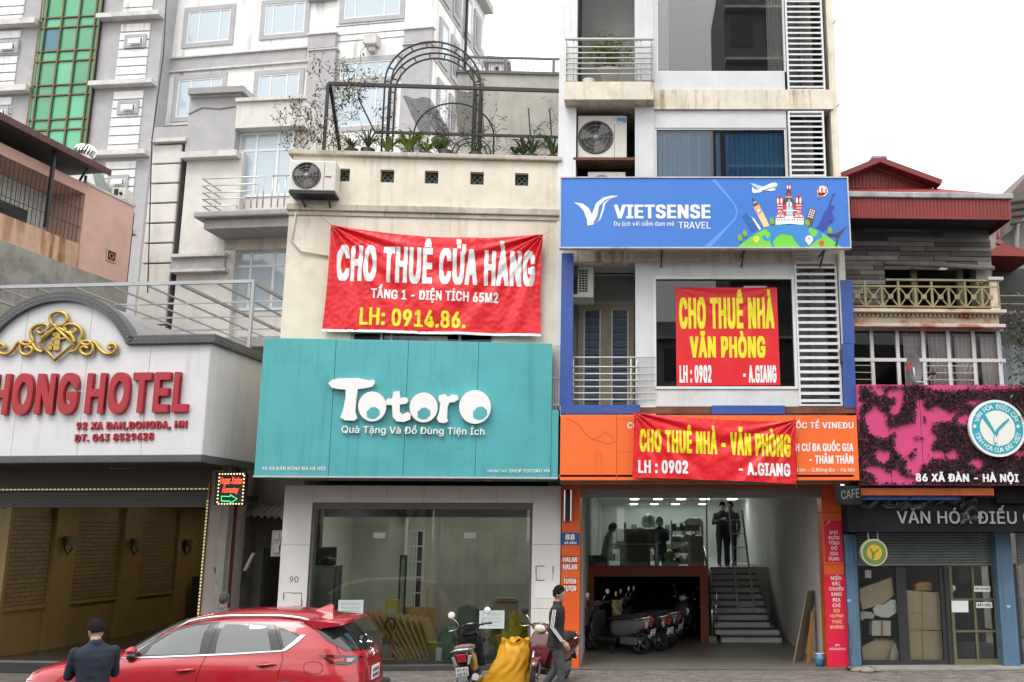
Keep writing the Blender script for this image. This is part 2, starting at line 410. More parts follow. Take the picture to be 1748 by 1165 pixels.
def leaf_cloud(mb,pts,size,seed=1,droop=0.3):
 rnd = random.Random(seed)
 for p in pts:
  a = rnd.uniform(0,2 * math.pi); e = rnd.uniform(-0.9,0.7); L = size * rnd.uniform(0.6,1.3); Wd = L * rnd.uniform(0.32,0.5)
  d = Vector((math.cos(a) * math.cos(e),math.sin(a) * math.cos(e),math.sin(e) - droop)).normalized(); s_ = d.cross(Vector((rnd.uniform(-.4,.4),rnd.uniform(-.4,.4),1))).normalized() * Wd * 0.5
  p = Vector(p); m_ = p + d * L * 0.5; e_ = p + d * L + Vector((0,0,-0.12 * L))
  mb.add([p,m_ + s_,e_,m_ - s_],[(0,1,2,3)])
def blades(mb,c,n,L,wd,seed=1,spread=1.0,up=1.0):
 """arching strap leaves from one root"""
 rnd = random.Random(seed)
 for i in range(n):
  a = rnd.uniform(0,2 * math.pi); l = L * rnd.uniform(0.6,1.15); out = Vector((math.cos(a),math.sin(a),0)) * spread * rnd.uniform(0.5,1.1); side = Vector((-math.sin(a),math.cos(a),0))
  row = []
  for k in range(6):
   t = k / 5; p = Vector(c) + out * l * t * 0.75 + Vector((0,0,l * up * (t * 1.1 - t * t * 0.75))); w = wd * (math.sin(math.pi * (0.12 + 0.86 * t))) * 0.5
   row += [p - side * w,p + side * w]
  mb.add(row,[(2 * k,2 * k + 1,2 * k + 3,2 * k + 2) for k in range(5)])
def ac_unit(fr,x0,x1,y0,y1,w,depth,label,group=None,brand=None,fanright=False,louver_back=False,grille=True,base=None):
 """outdoor condenser: casing, fan guard, fan blades, bracket"""
 u0,u1,v0,v1 = fr.R(x0,y0,x1,y1,w)
 t = new_thing('ac_condenser',label,'air conditioner',fr,((u0 + u1) / 2,w + depth / 2,v0),group)
 W_,H_ = u1 - u0,v1 - v0; CAS = mat('ac_casing',(0.66,0.64,0.58),0.5,var=0.08,streak=0.3,dirt=(0.35,0.3,0.24),bump=0.02)
 part('casing',MB().bbox(u0,u1,w,w + depth,v0,v1,0.02),CAS,t)
 if grille:
  r = min(W_ * 0.34,H_ * 0.42); cx = u0 + W_ * (0.62 if fanright else 0.37); cz = v0 + H_ * 0.5
  part('fan_recess',MB().lathe([(0,w - .003),(r,w - .003),(r * 1.02,w - .012),(r * 1.06,w - .012),(r * 1.06,w)],(cx,0,cz),28,'y'),BLACKS,t)
  m = MB()
  for k in range(3):
   a = k * 2.094 + 0.4
   for q in range(5):
    a0,a1 = a + q * 0.16,a + (q + 1) * 0.16
    m.add([(cx + .2 * r * math.cos(a0),w - .006 - q * .0016,cz + .2 * r * math.sin(a0)),(cx + .93 * r * math.cos(a0),w - .006 - q * .0016,cz + .93 * r * math.sin(a0)),
                       (cx + .93 * r * math.cos(a1),w - .0075 - q * .0016,cz + .93 * r * math.sin(a1)),(cx + .2 * r * math.cos(a1),w - .0075 - q * .0016,cz + .2 * r * math.sin(a1))],[(0,1,2,3)])
  part('fan_blades',m,flat('fan_grey',(0.16,0.155,0.14),0.6),t)
  g = MB()
  for q in (0.25,0.5,0.75,1.0): g.tube([(cx + r * q * math.cos(i * .3142),w - .022,cz + r * q * math.sin(i * .3142)) for i in range(20)],0.0035,4,closed=True)
  for i in range(8): g.tube([(cx,w - .024,cz),(cx + r * math.cos(i * .785),w - .02,cz + r * math.sin(i * .785))],0.003,4)
  g.lathe([(0,w - .03),(r * .16,w - .028),(r * .17,w - .02)],(cx,0,cz),16,'y')
  part('fan_guard',g,flat('guard_wire',(0.3,0.3,0.29),0.5),t)
  part('panel_seam',MB().box(u0 + W_ * .745,u0 + W_ * .752,w - .004,w,v0 + .03,v1 - .03),BLACKS,t)
 return t,(u0,u1,v0,v1)
def h_rail(fr,name,parent,u0,u1,w,zs,posts,r=0.014,mats=None,z0=None,ret=None):
 """horizontal rails and posts as parts"""
 for z in zs:
  pts = [(u0,w,z),(u1,w,z)]
  if ret is not None: pts = [(u0,ret,z)] + pts + [(u1,ret,z)]
  part('rail',MB().tube(pts,r,6),mats or STEEL,parent)
 for u in posts: part('post',MB().tube([(u,w + .012,z0),(u,w + .012,max(zs))],r,6),mats or STEEL,parent)
def louvre(fr,parent,x0,y0,x1,y1,w,n,d=0.10):
 u0,u1,v0,v1 = fr.R(x0,y0,x1,y1,w); f = MB(); b = 0.035
 f.box(u0,u0 + b,w - .02,w + d,v0,v1).box(u1 - b,u1,w - .02,w + d,v0,v1).box(u0 + b,u1 - b,w - .02,w + d,v0,v0 + b).box(u0 + b,u1 - b,w - .02,w + d,v1 - b,v1)
 fo = part('louvre_frame',f,WLOUV,parent)
 st = (v1 - v0 - 2 * b) / n
 part('shaft_back',MB().box(u0,u1 - .15,w + .42,w + .47,v0,v1),mat('shaft_grey',(.42,.42,.40),.9,var=.2),parent)
 sl = MB().ext([(0.0,-.03),(.0,.008),(.085,.045),(.085,.015)],'x',0,u1 - u0 - 2 * b)
 pieces('slat',sl,WLOUV,fo,[(u0 + b,w - .012,v0 + b + st * (i + .5)) for i in range(n)])
 return u0,u1,v0,v1
# ================================================================== the narrow white tube house with the two travel signs
F8 = Frame(0,19.4,0); WU = -0.9
H8 = new_thing('tube_house','narrow white tube house of stacked balconies and louvres behind the blue travel sign','house',F8,(1.6,0.5,0))
def b8(name,x0,y0,x1,y1,w0,w1,m,parent=None,**k):
 u0,u1,v0,v1 = F8.R(x0,y0,x1,y1,w0); return part(name,MB().box(u0,u1,w0,w1,v0,v1),m,parent or H8,**k)
XL = F8.U(962,300,WU); XR = F8.U(1427,300,WU)                    # the two party walls
RU0,RU1 = F8.U(983,250,WU),F8.U(1084,250,WU)                  # recess of the balconies
ZT = F8.V(1200,-160,WU)
def z8(y,w=WU,x=1200): return F8.V(x,y,w)
def x8(x,w=WU,y=300): return F8.U(x,y,w)
UL1,UR0 = x8(1343),x8(1404,y=100)
# upper wall pieces,butted end to end
zb4,zs4,zw3a,zw3b,zb3,zw2a,zw2b,z2 = z8(123),z8(155),z8(188),z8(218),z8(425),z8(447),z8(477),z8(694)
part('side_wall',MB().box(XL - .12,XL,WU + .02,9,z2,ZT),WHITE,H8)
part('side_wall',MB().box(XR,XR + .10,WU,9,z2 - .0,ZT),CREAM,H8)
part('corner_column',MB().box(XL,RU0,WU,WU + .35,z8(440),z8(172)).box(XL,RU0,WU,WU + .35,z8(138),ZT),WHITE,H8)
part('column',MB().box(RU1,x8(1117),WU - .03,WU + .35,z2,z8(425) - .001).box(RU1,x8(1117),WU - .03,WU + .35,z8(425) + .3,z8(172)).box(RU1,x8(1117),WU - .03,WU + .35,z8(138),ZT),PALE,H8)
part('slab_beam',MB().box(x8(1117),XR,WU - .06,WU + .3,zw3a,zs4),SLABC,H8,label='slab edge with rust streaks between third and fourth storey')
part('slab_beam',MB().box(XL,XR,WU - .04,WU + .3,zw2a,zw2a + .85),SLABC,H8)
part('right_column',MB().box(UR0 + .12,XR,WU - .01,WU + .3,z2,zw2a).box(UR0 + .12,XR,WU - .01,WU + .3,zw2a + .85,zw3a).box(UR0 + .12,XR,WU - .01,WU + .3,zs4,ZT),SLABC,H8)
def win_wall(zlo,zhi,a,b,lo,hi,name='window_wall',m=PALE):
 """wall from RU1.. to louvre with an opening a..b by lo..hi"""
 L,R_ = x8(1117),UL1 + .03; mb = MB()
 mb.box(L,a,WU,WU + .2,zlo,zhi); mb.box(b,R_,WU,WU + .2,zlo,zhi)
 if lo > zlo: mb.box(a,b,WU,WU + .2,zlo,lo)
 if hi < zhi: mb.box(a,b,WU,WU + .2,hi,zhi)
 part(name,mb,m,H8)
# fourth storey
a4,b4 = x8(1120,y=60),x8(1340,y=60)
win_wall(zs4,ZT,a4,b4,zb4,ZT - .3)
w4 = part('window_frame',MB().box(a4,a4 + .04,WU + .03,WU + .09,zb4,ZT - .3).box(b4 - .04,b4,WU + .03,WU + .09,zb4,ZT - .3).box(a4 + .04,b4 - .04,WU + .03,WU + .09,zb4,zb4 + .04),ALU,H8)
part('pane',MB().box(a4 + .04,b4 - .04,WU + .055,WU + .061,zb4 + .04,ZT - .3),glass('mirror_dark_glass',(0.88,0.89,0.90),1.0,1.75),w4)
CURT = mat('white_curtain',(0.80,0.78,0.72),0.9,var=0.05)
for c0,c1,nm in ((a4 + .03,a4 + .27,5),(b4 - .36,b4 - .03,6)):
 part('curtain',MB().grid(lambda s,t: (c0 + (c1 - c0) * s * (1 - .25 * (t < .0)),WU + .12 + .025 * math.sin(s * nm * 6.28),zb4 + .02 + t * 3.0),60,2),CURT,H8)
# third storey
a3,b3 = x8(1118,y=260),x8(1343,y=260)
win_wall(zb3 + .02 + .0,zw3a,a3,b3,zb3 + .9,zw3b)
w3 = part('window_frame',MB().box(a3,a3 + .035,WU + .02,WU + .09,zb3 + .9,zw3b).box(b3 - .035,b3,WU + .02,WU + .09,zb3 + .9,zw3b).box(a3 + .035,b3 - .035,WU + .02,WU + .09,zw3b - .035,zw3b),ALU,H8)
part('pane',MB().box(a3 + .035,b3 - .035,WU + .05,WU + .056,zb3 + .9,zw3b - .035),glass('blind_glass',(0.72,0.82,0.88),0.9,1.55),w3)
BLIND = mat('blue_vertical_blind',(0.16,0.42,0.64),0.7,var=0.10,streak=0.2,dirt=(0.06,0.15,0.28),bump=0.02)
BLIND2 = mat('pale_blue_blind',(0.38,0.58,0.74),0.7,var=0.06,bump=0.02)
n = 26; st = (b3 - a3 - .1) / n
for i in range(n):
 if i in (11,13): continue
 q = part('blind_strip',MB().bar((a3 + .06 + st * (i + .5),WU + .16,zb3 + .9),(a3 + .06 + st * (i + .5),WU + .16,zw3b - .05),st * .93,.004,up=(0.3 * (-1) ** i * .4,1,0)),BLIND2 if i < 7 or i in (8,12) else BLIND,H8)
# recess rooms behind
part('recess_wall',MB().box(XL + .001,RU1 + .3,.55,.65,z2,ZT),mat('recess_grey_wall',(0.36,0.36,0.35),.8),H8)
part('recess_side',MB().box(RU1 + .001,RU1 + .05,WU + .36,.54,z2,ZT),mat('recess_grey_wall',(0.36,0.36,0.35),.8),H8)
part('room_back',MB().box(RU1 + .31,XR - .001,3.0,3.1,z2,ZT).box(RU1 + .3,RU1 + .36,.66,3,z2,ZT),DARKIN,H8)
part('room_floor',MB().box(XL,XR,WU + .31,9,zs4 - .25,zs4 - .01).box(XL,XR,WU + .31,9,zw2a + .1,zw2a + .5),INWALL,H8)
part('room_floor',MB().box(XL,XR,WU + .36,9,z2 - .22,z2 - .002),INWALL,H8)
part('roof_slab',MB().box(XL - .12,XR + .1,WU,9,ZT + .01,ZT + .2),CREAM,H8)
# balcony slabs
WB = WU - .32
u0,u1,v0,v1 = F8.R(963,139,1116,170,WB)
part('balcony_slab',MB().bbox(u0,u1,WB,.54,v0,v1,.012),SLABC,H8,label='balcony slab with flaking stained edge')
zr = [F8.V(1040,y,WB) for y in (66,78,88,97,106,115,124)]
h_rail(F8,'railing',H8,u0 + .03,u1 - .03,WB + .05,zr,[F8.U(x,100,WB) for x in (979,985,1087,1094)],.016,PAINTST,v1,ret=WU + .0)
part('rail',MB().box(u0,u1,WB + .02,WB + .08,zr[0],zr[0] + .035),PAINTST,H8,label='top rail of the fourth storey balcony')
# louvres
louvre(F8,H8,1340,-120,1403,155,WU - .03,30)
louvre(F8,H8,1349,190,1411,440,WU - .03,26)
louvre(F8,H8,1360,447,1433,693,WU - .03,20)
for a_,b_ in ((zs4,ZT),(zb3,zw3a),(z2,zw2a)): part('shaft_pipe',MB().tube([(UL1 + .45,WU + .28,a_),(UL1 + .45,WU + .28,b_)],.05,8),mat('grey_pvc',(0.35,0.34,0.32),.6),H8)
# second storey: framed picture window,balcony with shutter doors
a2,b2,lo2,hi2 = x8(1120,y=570),x8(1354,y=570),z8(660),z8(477)
R2 = x8(1361,y=570)
part('window_wall',MB().box(x8(1117),a2,WU - .02,WU + .2,z2,zw2a).box(b2,R2,WU - .02,WU + .2,z2,zw2a).box(a2,b2,WU - .02,WU + .2,z2,lo2).box(a2,b2,WU - .02,WU + .2,hi2,zw2a),mat('worn_white_paint',(0.66,0.67,0.66),0.7,var=0.16,patch=0.35,patch_col=(0.5,0.5,0.48),streak=0.3),H8)
w2 = part('window_frame',MB().box(a2 - .05,a2,WU - .045,WU - .021,lo2 - .05,hi2 + .05).box(b2,b2 + .05,WU - .045,WU - .021,lo2 - .05,hi2 + .05).box(a2,b2,WU - .045,WU - .021,lo2 - .05,lo2).box(a2,b2,WU - .045,WU - .021,hi2,hi2 + .05),WLOUV,H8)
part('pane',MB().box(a2,b2,WU + .03,WU + .036,lo2,hi2),glass('office_glass',(0.42,0.43,0.42),1.0,1.6),w2)
part('office_room',MB().box(a2,b2 + .5,2.9,2.99,z2,zw2a).box(a2,b2 + .1,WU + .21,2.9,zw2a + .05,zw2a + .09),mat('office_grey',(0.14,0.14,0.13),.9),H8)
for i,(q,r_) in enumerate(((.75,1.2),(.6,2.0),(.72,2.4))): part('ceiling_lamp',MB().box(a2 + (b2 - a2) * q,a2 + (b2 - a2) * q + .5,r_,r_ + .12,zw2a + .03,zw2a + .049),emit('office_tube',(0.9,1,.95),1.2),H8)
dz0,dz1 = z2,F8.V(1030,522,.5)
du0,du1 = F8.U(987,600,.5),F8.U(1082,600,.5)
BEI = mat('beige_door_frame',(0.40,0.34,0.24),.6,var=.15)
for k in range(2):
 h_ = (du1 - du0) / 2; l,r_ = du0 + k * h_,du0 + (k + 1) * h_; mb = MB(); b = .11
 mb.box(l,l + b,.46,.54,dz0,dz1).box(r_ - b,r_,.46,.54,dz0,dz1).box(l + b,r_ - b,.46,.54,dz1 - b,dz1).box(l + b,r_ - b,.46,.54,dz0,dz0 + b)
 d = part('door',mb,BEI,H8)
 part('door_trim',MB().box(l + b,l + b + .03,.44,.50,dz0 + b,dz1 - b).box(r_ - b - .03,r_ - b,.44,.50,dz0 + b,dz1 - b),WLOUV,d)
 part('backing',MB().box(l + b,r_ - b,.51,.53,dz0 + b,dz1 - b),mat('slat_gap',(0.25,0.24,0.2),.8),d)
 nn = 13; s_ = (dz1 - dz0 - 2 * b) / nn
 pieces('slat',MB().box(0,h_ - 2 * b - .06,0,.03,0,s_ * .62),mat('blue_slat',(0.05,0.10,0.20),.5,var=.2),d,[(l + b + .03,.475,dz0 + b + s_ * i + .02) for i in range(nn)])
part('door_lintel',MB().box(du0 - .05,du1 + .05,.44,.545,dz1 + .001,dz1 + .1),BEI,H8)
WB2 = WU - .1
ur0,ur1 = F8.U(975,640,WB2),F8.U(1119,640,WB2)
zr = [F8.V(1040,y,WB2) for y in (610,626,638,649,660,671,682)]
h_rail(F8,'railing',H8,ur0,ur1,WB2,zr,[F8.U(x,650,WB2) for x in (978,1077,1087)],.015,PAINTST,z2)
part('balcony_edge',MB().box(XL,x8(1117),WU - .14,WU - .001,z2 - .22,z2 - .001).box(XL,RU0,WU,WU + .1,z2 - .22,z2 - .001),WHITE,H8)
# blue cladding strips
for r_ in ((957,432,978,691),): b8('blue_cladding',*r_,WU - .16,WU - .001 - .14,BLUEP)
for x0,y0,x1,y1 in ((957,691,1093,706),(1215,692,1340,707)): b8('blue_cladding',x0,y0,x1,y1,WU - .2,WU - .061,BLUEP)
b8('blue_cladding',1437,478,1457,586,WU - .16,WU - .02,BLUEP); b8('blue_cladding',1440,586.5,1460,696,WU - .16,WU - .02,BLUEP)
b8('steel_beam',1093.5,695,1214.5,706,WU - .15,WU - .061,RUST); b8('steel_beam',1340.5,694,1461,705,WU - .15,WU - .061,RUST)
zm = F8.V(1200,706,WU)
part('sign_support_slab',MB().box(XL,XR,WU + .0,WU + .35,z8(825),zm - .001),GREYC,H8)
# rusty pipe on the right corner
part('downpipe',MB().tube([(XR - .03,WU - .1,z8(697)),(XR - .03,WU - .1,z8(432))],.035,8),PAINTST,H8)
part('rust_bracket',MB().box(XR - .1,XR + .07,WU - .15,WU - .03,z8(621),z8(598)),RUST,H8)
for y_ in (182,40): part('pipe_hook',MB().tube([(XR + .1,WU,z8(y_)),(XR + .1,WU - .12,z8(y_)),(XR + .1,WU - .12,z8(y_) + .05)],.012,6),BLACKP,H8)
# ---------------- ground storey: opening,mezzanine,garage,stairs
GX0,GX1 = F8.U(990,1000),F8.U(1407,1000); OL,OR = F8.U(958,1000),F8.U(1441,1000)
ZO = F8.V(1200,820); ZH = F8.V(1200,834); ZE = F8.V(1200,849)
def strips(nm,a,b,zs,w0,w1,m):
 for z0_,z1_ in zip(zs,zs[1:]): part(nm,MB().bbox(a,b,w0,w1,z0_ + .002,z1_ - .002,.006),m,H8)
strips('orange_cladding',OL,GX0,(0.02,1.05,1.95,2.85,ZO),-.06,.4,ORANGE)
strips('orange_cladding',GX1,OR,(0.02,.95,1.95,2.95,ZO),-.06,.4,ORANGE)
part('orange_lintel',MB().box(GX0 + .001,GX1 - .001,-.05,.4,ZH,ZO),mat('orange_brown_panel',(0.5,0.12,0.04),.5),H8)
sh = part('rolled_shutter',MB().box(GX0,GX1,0.0,.3,ZE,ZH - .001),mat('shutter_box_grey',(0.30,0.29,0.26),.6,var=.1),H8)
for i in range(3): part('slat',MB().box(GX0 + .01,GX1 - .01,-.015,-.001,ZE + .01 + i * .05,ZE + .045 + i * .05),mat('shutter_box_grey',(0.30,0.29,0.26)),sh)
part('soffit',MB().box(OL,OR,WU - .3,.45,ZO + .001,ZO + .04),mat('soffit_brown',(0.25,0.12,0.07),.7),H8)
BW = 18.0; WM = 4.3; ZC = 3.62
part('side_wall',MB().box(GX0 - .1,GX0,.41,BW,0,ZC),INWALL,H8); part('side_wall',MB().box(GX1,GX1 + .1,.41,BW,0,ZC),INWALL,H8)
part('back_wall',MB().box(GX0,GX1,BW,BW + .1,0,ZC),INWALL,H8)
cl = part('ceiling',MB().box(GX0 - .1,GX1 + .1,.31,BW,ZC,ZC + .1),mat('ceiling_white',(0.62,0.63,0.61),.7),H8)
part('floor',MB().box(GX0,GX1,.0,BW,0.0,.03).box(OL,OR,-.12,-.001,0,.03),TILEFL,H8)
ZMZ = 1.66; MX1 = F8.U(1209,1000,WM)
part('mezzanine_beam',MB().box(GX0,MX1,WM,WM + .2,F8.V(1100,984,WM),F8.V(1100,966,WM)).box(GX0,F8.U(1014,1050,WM),WM,WM + .2,.03,F8.V(1100,984,WM)).box(F8.U(1196,1050,WM),MX1,WM,WM + .2,.03,F8.V(1100,984,WM)),mat('dark_orange_wood',(0.35,0.07,0.025),.5),H8)
part('mezzanine_floor',MB().box(GX0,MX1,WM + .2,BW,ZMZ - .12,ZMZ).box(MX1,GX1,7.3,BW,ZMZ - .12,ZMZ),mat('ceiling_white',(0.62,0.63,0.61)),H8)
part('mezzanine_glass',MB().box(GX0,MX1,WM + .08,WM + .09,F8.V(1100,966,WM),ZC),CGLASS,H8)
part('glass_edge',MB().box(MX1 - .02,MX1 + .012,WM + .06,WM + .11,F8.V(1100,966,WM),ZC),flat('glass_green_edge',(0.25,0.4,0.35),.2),H8)
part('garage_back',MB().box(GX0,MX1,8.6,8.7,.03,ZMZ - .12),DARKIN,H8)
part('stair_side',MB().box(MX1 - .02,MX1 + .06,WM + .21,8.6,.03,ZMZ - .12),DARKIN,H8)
part('entry_glass',MB().box(GX0 + .02,F8.U(1275,860,3.2),3.2,3.21,F8.V(1100,962,3.2),F8.V(1100,851,3.2)),glass('ghost_glass',(0.96,.98,.97),.8,1.3),H8)
for j,(w_,xs) in enumerate(((11.6,(1083,1123,1163,1203,1250)),(17.0,(1082,1117,1153,1200,1250)),(7.5,(1095,1140,1190)))):
 for x in xs:
  u = F8.U(x,855,w_); part('light_panel',MB().box(u - .13,u + .13,w_ - .2,w_ + .3,ZC - .02,ZC - .001),emit('led_panel',(0.95,1.0,0.97),9.0),cl)
part('landing_wall',MB().box(MX1 + .07,GX1 - .001,7.31,7.4,.03,ZMZ - .121),INWALL,H8)
# stairs
st = new_thing('staircase','steep white staircase with dark nosings up to the mezzanine landing','staircase',F8,(3.0,WM,.03))
SX0,SX1 = F8.U(1232,1100,WM),F8.U(1326,1100,WM)
nst = 11; rise = (ZMZ - .03) / nst; run = (7.3 - WM) / nst
for i in range(nst):
 e = .0 if i > 2 else (.22 - .07 * i); wid = SX1 + .12 - (0.0 if i < 2 else .17) - i * .012
 part('riser',MB().box(SX0 - (.12 if i else .0) ,min(wid,GX1 - .01),WM + run * i,7.3,.03 + rise * i,.03 + rise * (i + 1) - .03),mat('white_riser',(0.80,0.80,0.78),.6),st)
 part('tread',MB().bbox(SX0 - .14 if i else SX0 - .02,min(wid + .03,GX1 - .008),WM + run * i - .04,WM + run * (i + 1) + .02,.03 + rise * (i + 1) - .03,.03 + rise * (i + 1),.004),mat('dark_granite',(0.045,0.045,0.05),.3),st)
hr = new_thing('handrail','shiny steel handrail with looped end beside the staircase','handrail',F8,(2.1,WM,.03))
hx = F8.U(1215,1060,WM)
part('pole',MB().tube([(hx,WM - .1,.03),(hx,WM - .1,1.15)],.022,8),CHROME,hr)
part('rail',MB().tube([(hx + .1,WM - .1,0.9),(hx + .12,WM - .1,1.1),(hx + .1,WM - .06,1.2),(hx,WM + .1,1.3),(hx - .02,7.2,2.6)],.022,8),CHROME,hr)
part('rail',MB().tube([(hx + .1,WM - .1,.45),(hx + .1,WM - .1,1.1),(hx + .03,7.2,2.35)],.013,6),CHROME,hr)
for i in range(6):
 q = .15 + i * .16; part('post',MB().tube([(hx,WM + .1 + q * 3,.1 + q * 1.55),(hx,WM + .1 + q * 3,1.25 + q * 1.4)],.010,6),CHROME,hr)
part('base_block',MB().bbox(hx - .1,hx + .1,WM - .2,WM,.03,.18,.01),mat('stone_block',(0.3,0.29,0.26),.8),hr)
# step ladder standing on the stairs
ld = new_thing('ladder','aluminium step ladder leaning in the stairwell beside two men','ladder',F8,(2.9,5.4,.8))
lx0,lx1 = F8.U(1256,950,5.5),F8.U(1284,950,5.5)
for x_ in (lx0,lx1): part('side_rail',MB().bar((x_,5.3,.62),(x_ - (.02 if x_ == lx0 else .1),6.6,3.15),.05,.03),ALU,ld)
for i in range(7):
 q = .06 + i * .14; part('rung',MB().box(lx0,lx1 - .1 * q,5.3 + 1.3 * q - .03,5.3 + 1.3 * q + .04,.62 + 2.53 * q - .012,.62 + 2.53 * q + .012),ALU,ld)
# mezzanine goods
CTR = mat('olive_counter',(0.20,0.17,0.09),.6,var=.15)
def thing_box(nm,label,cat,x0,y0,x1,y1,w,d,m,group=None,z0=None,bev=.01):
 u0,u1,v0,v1 = F8.R(x0,y0,x1,y1,w); return solo(nm,label,cat,MB().bbox(u0,u1,w,w + d,z0 if z0 is not None else v0,v1,bev),m,F8,group=group)
thing_box('counter','brown shop counter behind the mezzanine glass in front of the woman','counter',1052,903,1117,934,5.6,.5,CTR)
tb = new_thing('packing_table','low white framed packing table behind the mezzanine glass','table',F8,(0,5.2,ZMZ))
u0,u1,v0,v1 = F8.R(1036,928,1124,964,5.0)
part('table_top',MB().box(u0,u1,5.0,5.6,v1 - .03,v1),WHITE,tb)
for x_,w_ in ((u0 + .03,5.03),(u1 - .03,5.03),(u0 + .03,5.57),(u1 - .03,5.57)): part('leg',MB().box(x_ - .02,x_ + .02,w_ - .02,w_ + .02,ZMZ,v1 - .031),WHITE,tb)
part('lower_shelf',MB().box(u0 + .05,u1 - .05,5.05,5.55,ZMZ + .08,ZMZ + .1),WHITE,tb)
thing_box('carton','brown carton on the packing table shelf','box',1058,932,1110,958,5.1,.35,CTR,z0=ZMZ + .101)
thing_box('crate','dark plastic crate low in the mezzanine corner','crate',1004,948,1032,965,4.6,.35,DARKIN,z0=ZMZ)
sf = new_thing('goods_shelf','white wire shelf packed with small goods behind the mezzanine glass','shelf',F8,(1.3,7.0,ZMZ))
u0,u1,v0,v1 = F8.R(1147,888,1200,962,6.2)
for x_ in (u0,u1): part('upright',MB().box(x_ - .015,x_ + .015,6.2,6.6,ZMZ,v1),WHITE,sf)
rnd = random.Random(3)
for i in range(4):
 z_ = ZMZ + .1 + i * (v1 - ZMZ - .1) / 4; part('shelf_board',MB().box(u0 + .016,u1 - .016,6.2,6.6,z_,z_ + .02),WHITE,sf)
 x_ = u0 + .03
 while x_ < u1 - .1:
  d_ = rnd.uniform(.05,.11); c_ = rnd.choice([(0.4,.38,.3),(.25,.2,.12),(.5,.5,.48),(.3,.12,.1),(.35,.33,.1),(.12,.18,.22)])
  part('carton',MB().box(x_,x_ + d_,6.25,6.5,z_ + .021,z_ + rnd.uniform(.1,.22)),flat('goods_%d%d%d' % tuple(int(k * 99) for k in c_),c_,.6),sf); x_ += d_ + .01
thing_box('carton','brown carton on the mezzanine floor at the glass edge','box',1176,915,1200,940,5.2,.35,CARD)
thing_box('carton','tall brown carton under another at the mezzanine glass edge','box',1176,940.5,1202,965,5.2,.35,CARD,z0=ZMZ)
def lump(nm,label,cat,c,r,m,fr,seed=1,amp=.25,base=None,group=None,sq=(1,1,1),sub=3,freq=2.2):
 bm = bmesh.new(); bmesh.ops.create_icosphere(bm,subdivisions=sub,radius=1)
 for v in bm.verts:
  d = v.co.normalized(); k = 1 + amp * noise.noise(d * freq + Vector((seed * 7.3,0,0))) + amp * .5 * abs(noise.noise(d * freq * 3 + Vector((seed,5,0)))) ; v.co = Vector((d.x * r * sq[0] * k + c[0],d.y * r * sq[1] * k + c[1],max(d.z,-.75) * r * sq[2] * k + c[2]))
 mb = MB(); mb.sm = True; mb.bm(bm); return solo(nm,label,cat,mb,m,fr,group=group)
PLAST = mat('white_plastic_bag',(0.55,0.58,0.55),.35,var=.15)
lump('plastic_bag','white plastic bundle on top of the mezzanine shelf','bag',(F8.U(1183,893,6.4),6.4,F8.V(1183,893,6.4)),.2,PLAST,F8,3,sq=(1.2,.8,.7))
lump('plastic_bag','yellow green bag on the mezzanine floor by the glass','bag',(F8.U(1143,946,4.9),4.9,F8.V(1143,948,4.9)),.14,mat('lime_bag',(0.35,0.42,0.12),.5),F8,5,sq=(1,.8,.8))
lump('plastic_bag','white bag on the mezzanine floor below the lime bag','bag',(F8.U(1145,960,4.8),4.8,ZMZ + .13),.16,PLAST,F8,6,sq=(1.2,.8,.8))
lump('plastic_bag','white bundle above the counter behind the woman','bag',(F8.U(1108,890,7.2),7.2,F8.V(1108,890,7.2)),.2,PLAST,F8,8)
sk = new_thing('back_shelf','long crowded shelf along the mezzanine back wall','shelf',F8,(0,12,ZMZ))
u0,u1,v0,v1 = F8.R(1040,880,1205,925,12.0)
part('shelf_board',MB().box(u0,u1,12,12.5,ZMZ + .35,ZMZ + .38).box(u0,u1,12,12.5,ZMZ + .8,ZMZ + .83).box(u0,u1,12,12.5,ZMZ,ZMZ + .03),WHITE,sk)
for lvl in (0.03,.38,.83):
 x_ = u0
 while x_ < u1 - .15:
  d_ = rnd.uniform(.08,.2); c_ = rnd.choice([(0.4,.38,.3),(.15,.13,.1),(.5,.48,.46),(.4,.22,.22),(.06,.06,.07),(.12,.18,.22)])
  part('carton',MB().box(x_,x_ + d_,12.05,12.4,ZMZ + lvl + .001,ZMZ + lvl + rnd.uniform(.15,.4)),flat('goods_%d%d%d' % tuple(int(k * 99) for k in c_),c_,.6),sk); x_ += d_ + .02
# boards and bucket leaning on the right inner wall
def lean(nm,label,cat,fr,foot,top,width,th,m,group=None):
 """flat board from foot centre to top centre, its width horizontal along x unless given as a vector"""
 f_,t_ = Vector(foot),Vector(top); wv = Vector(width) if hasattr(width,'__len__') else Vector((width,0,0)); d = (t_ - f_).normalized(); nn = d.cross(wv.normalized()).normalized() * th
 vs = [f_ - wv / 2,f_ + wv / 2,t_ + wv / 2,t_ - wv / 2]; vs = vs + [v + nn for v in vs]
 return solo(nm,label,cat,MB().add(vs,[(0,1,2,3),(7,6,5,4),(0,4,5,1),(1,5,6,2),(2,6,7,3),(3,7,4,0)]),m,fr,group=group)
lean('board','wide olive glossy board leaning on the white garage wall','board',F8,(GX1 - .42,.75,.03),(GX1 - .06,.95,1.40),(.25,.35,0),.02,flat('olive_laminate',(0.22,0.19,0.12),.25))
for i,lb in enumerate(('narrow orange batten leaning beside the olive board, nearer of two','narrow orange batten leaning beside the olive board, farther of two')):
 lean('batten',lb,'batten',F8,(GX1 - .24 + i * .05,.6 + i * .16,.03),(GX1 - .10 + i * .02,.72 + i * .16,1.0),(.06,.03,0),.03,mat('orange_wood',(0.50,0.24,0.05),.5))
bk = new_thing('paint_bucket','blue and white paint bucket at the foot of the orange column','bucket',F8,(GX1 - .11,.12,.03))
cx = GX1 - .12
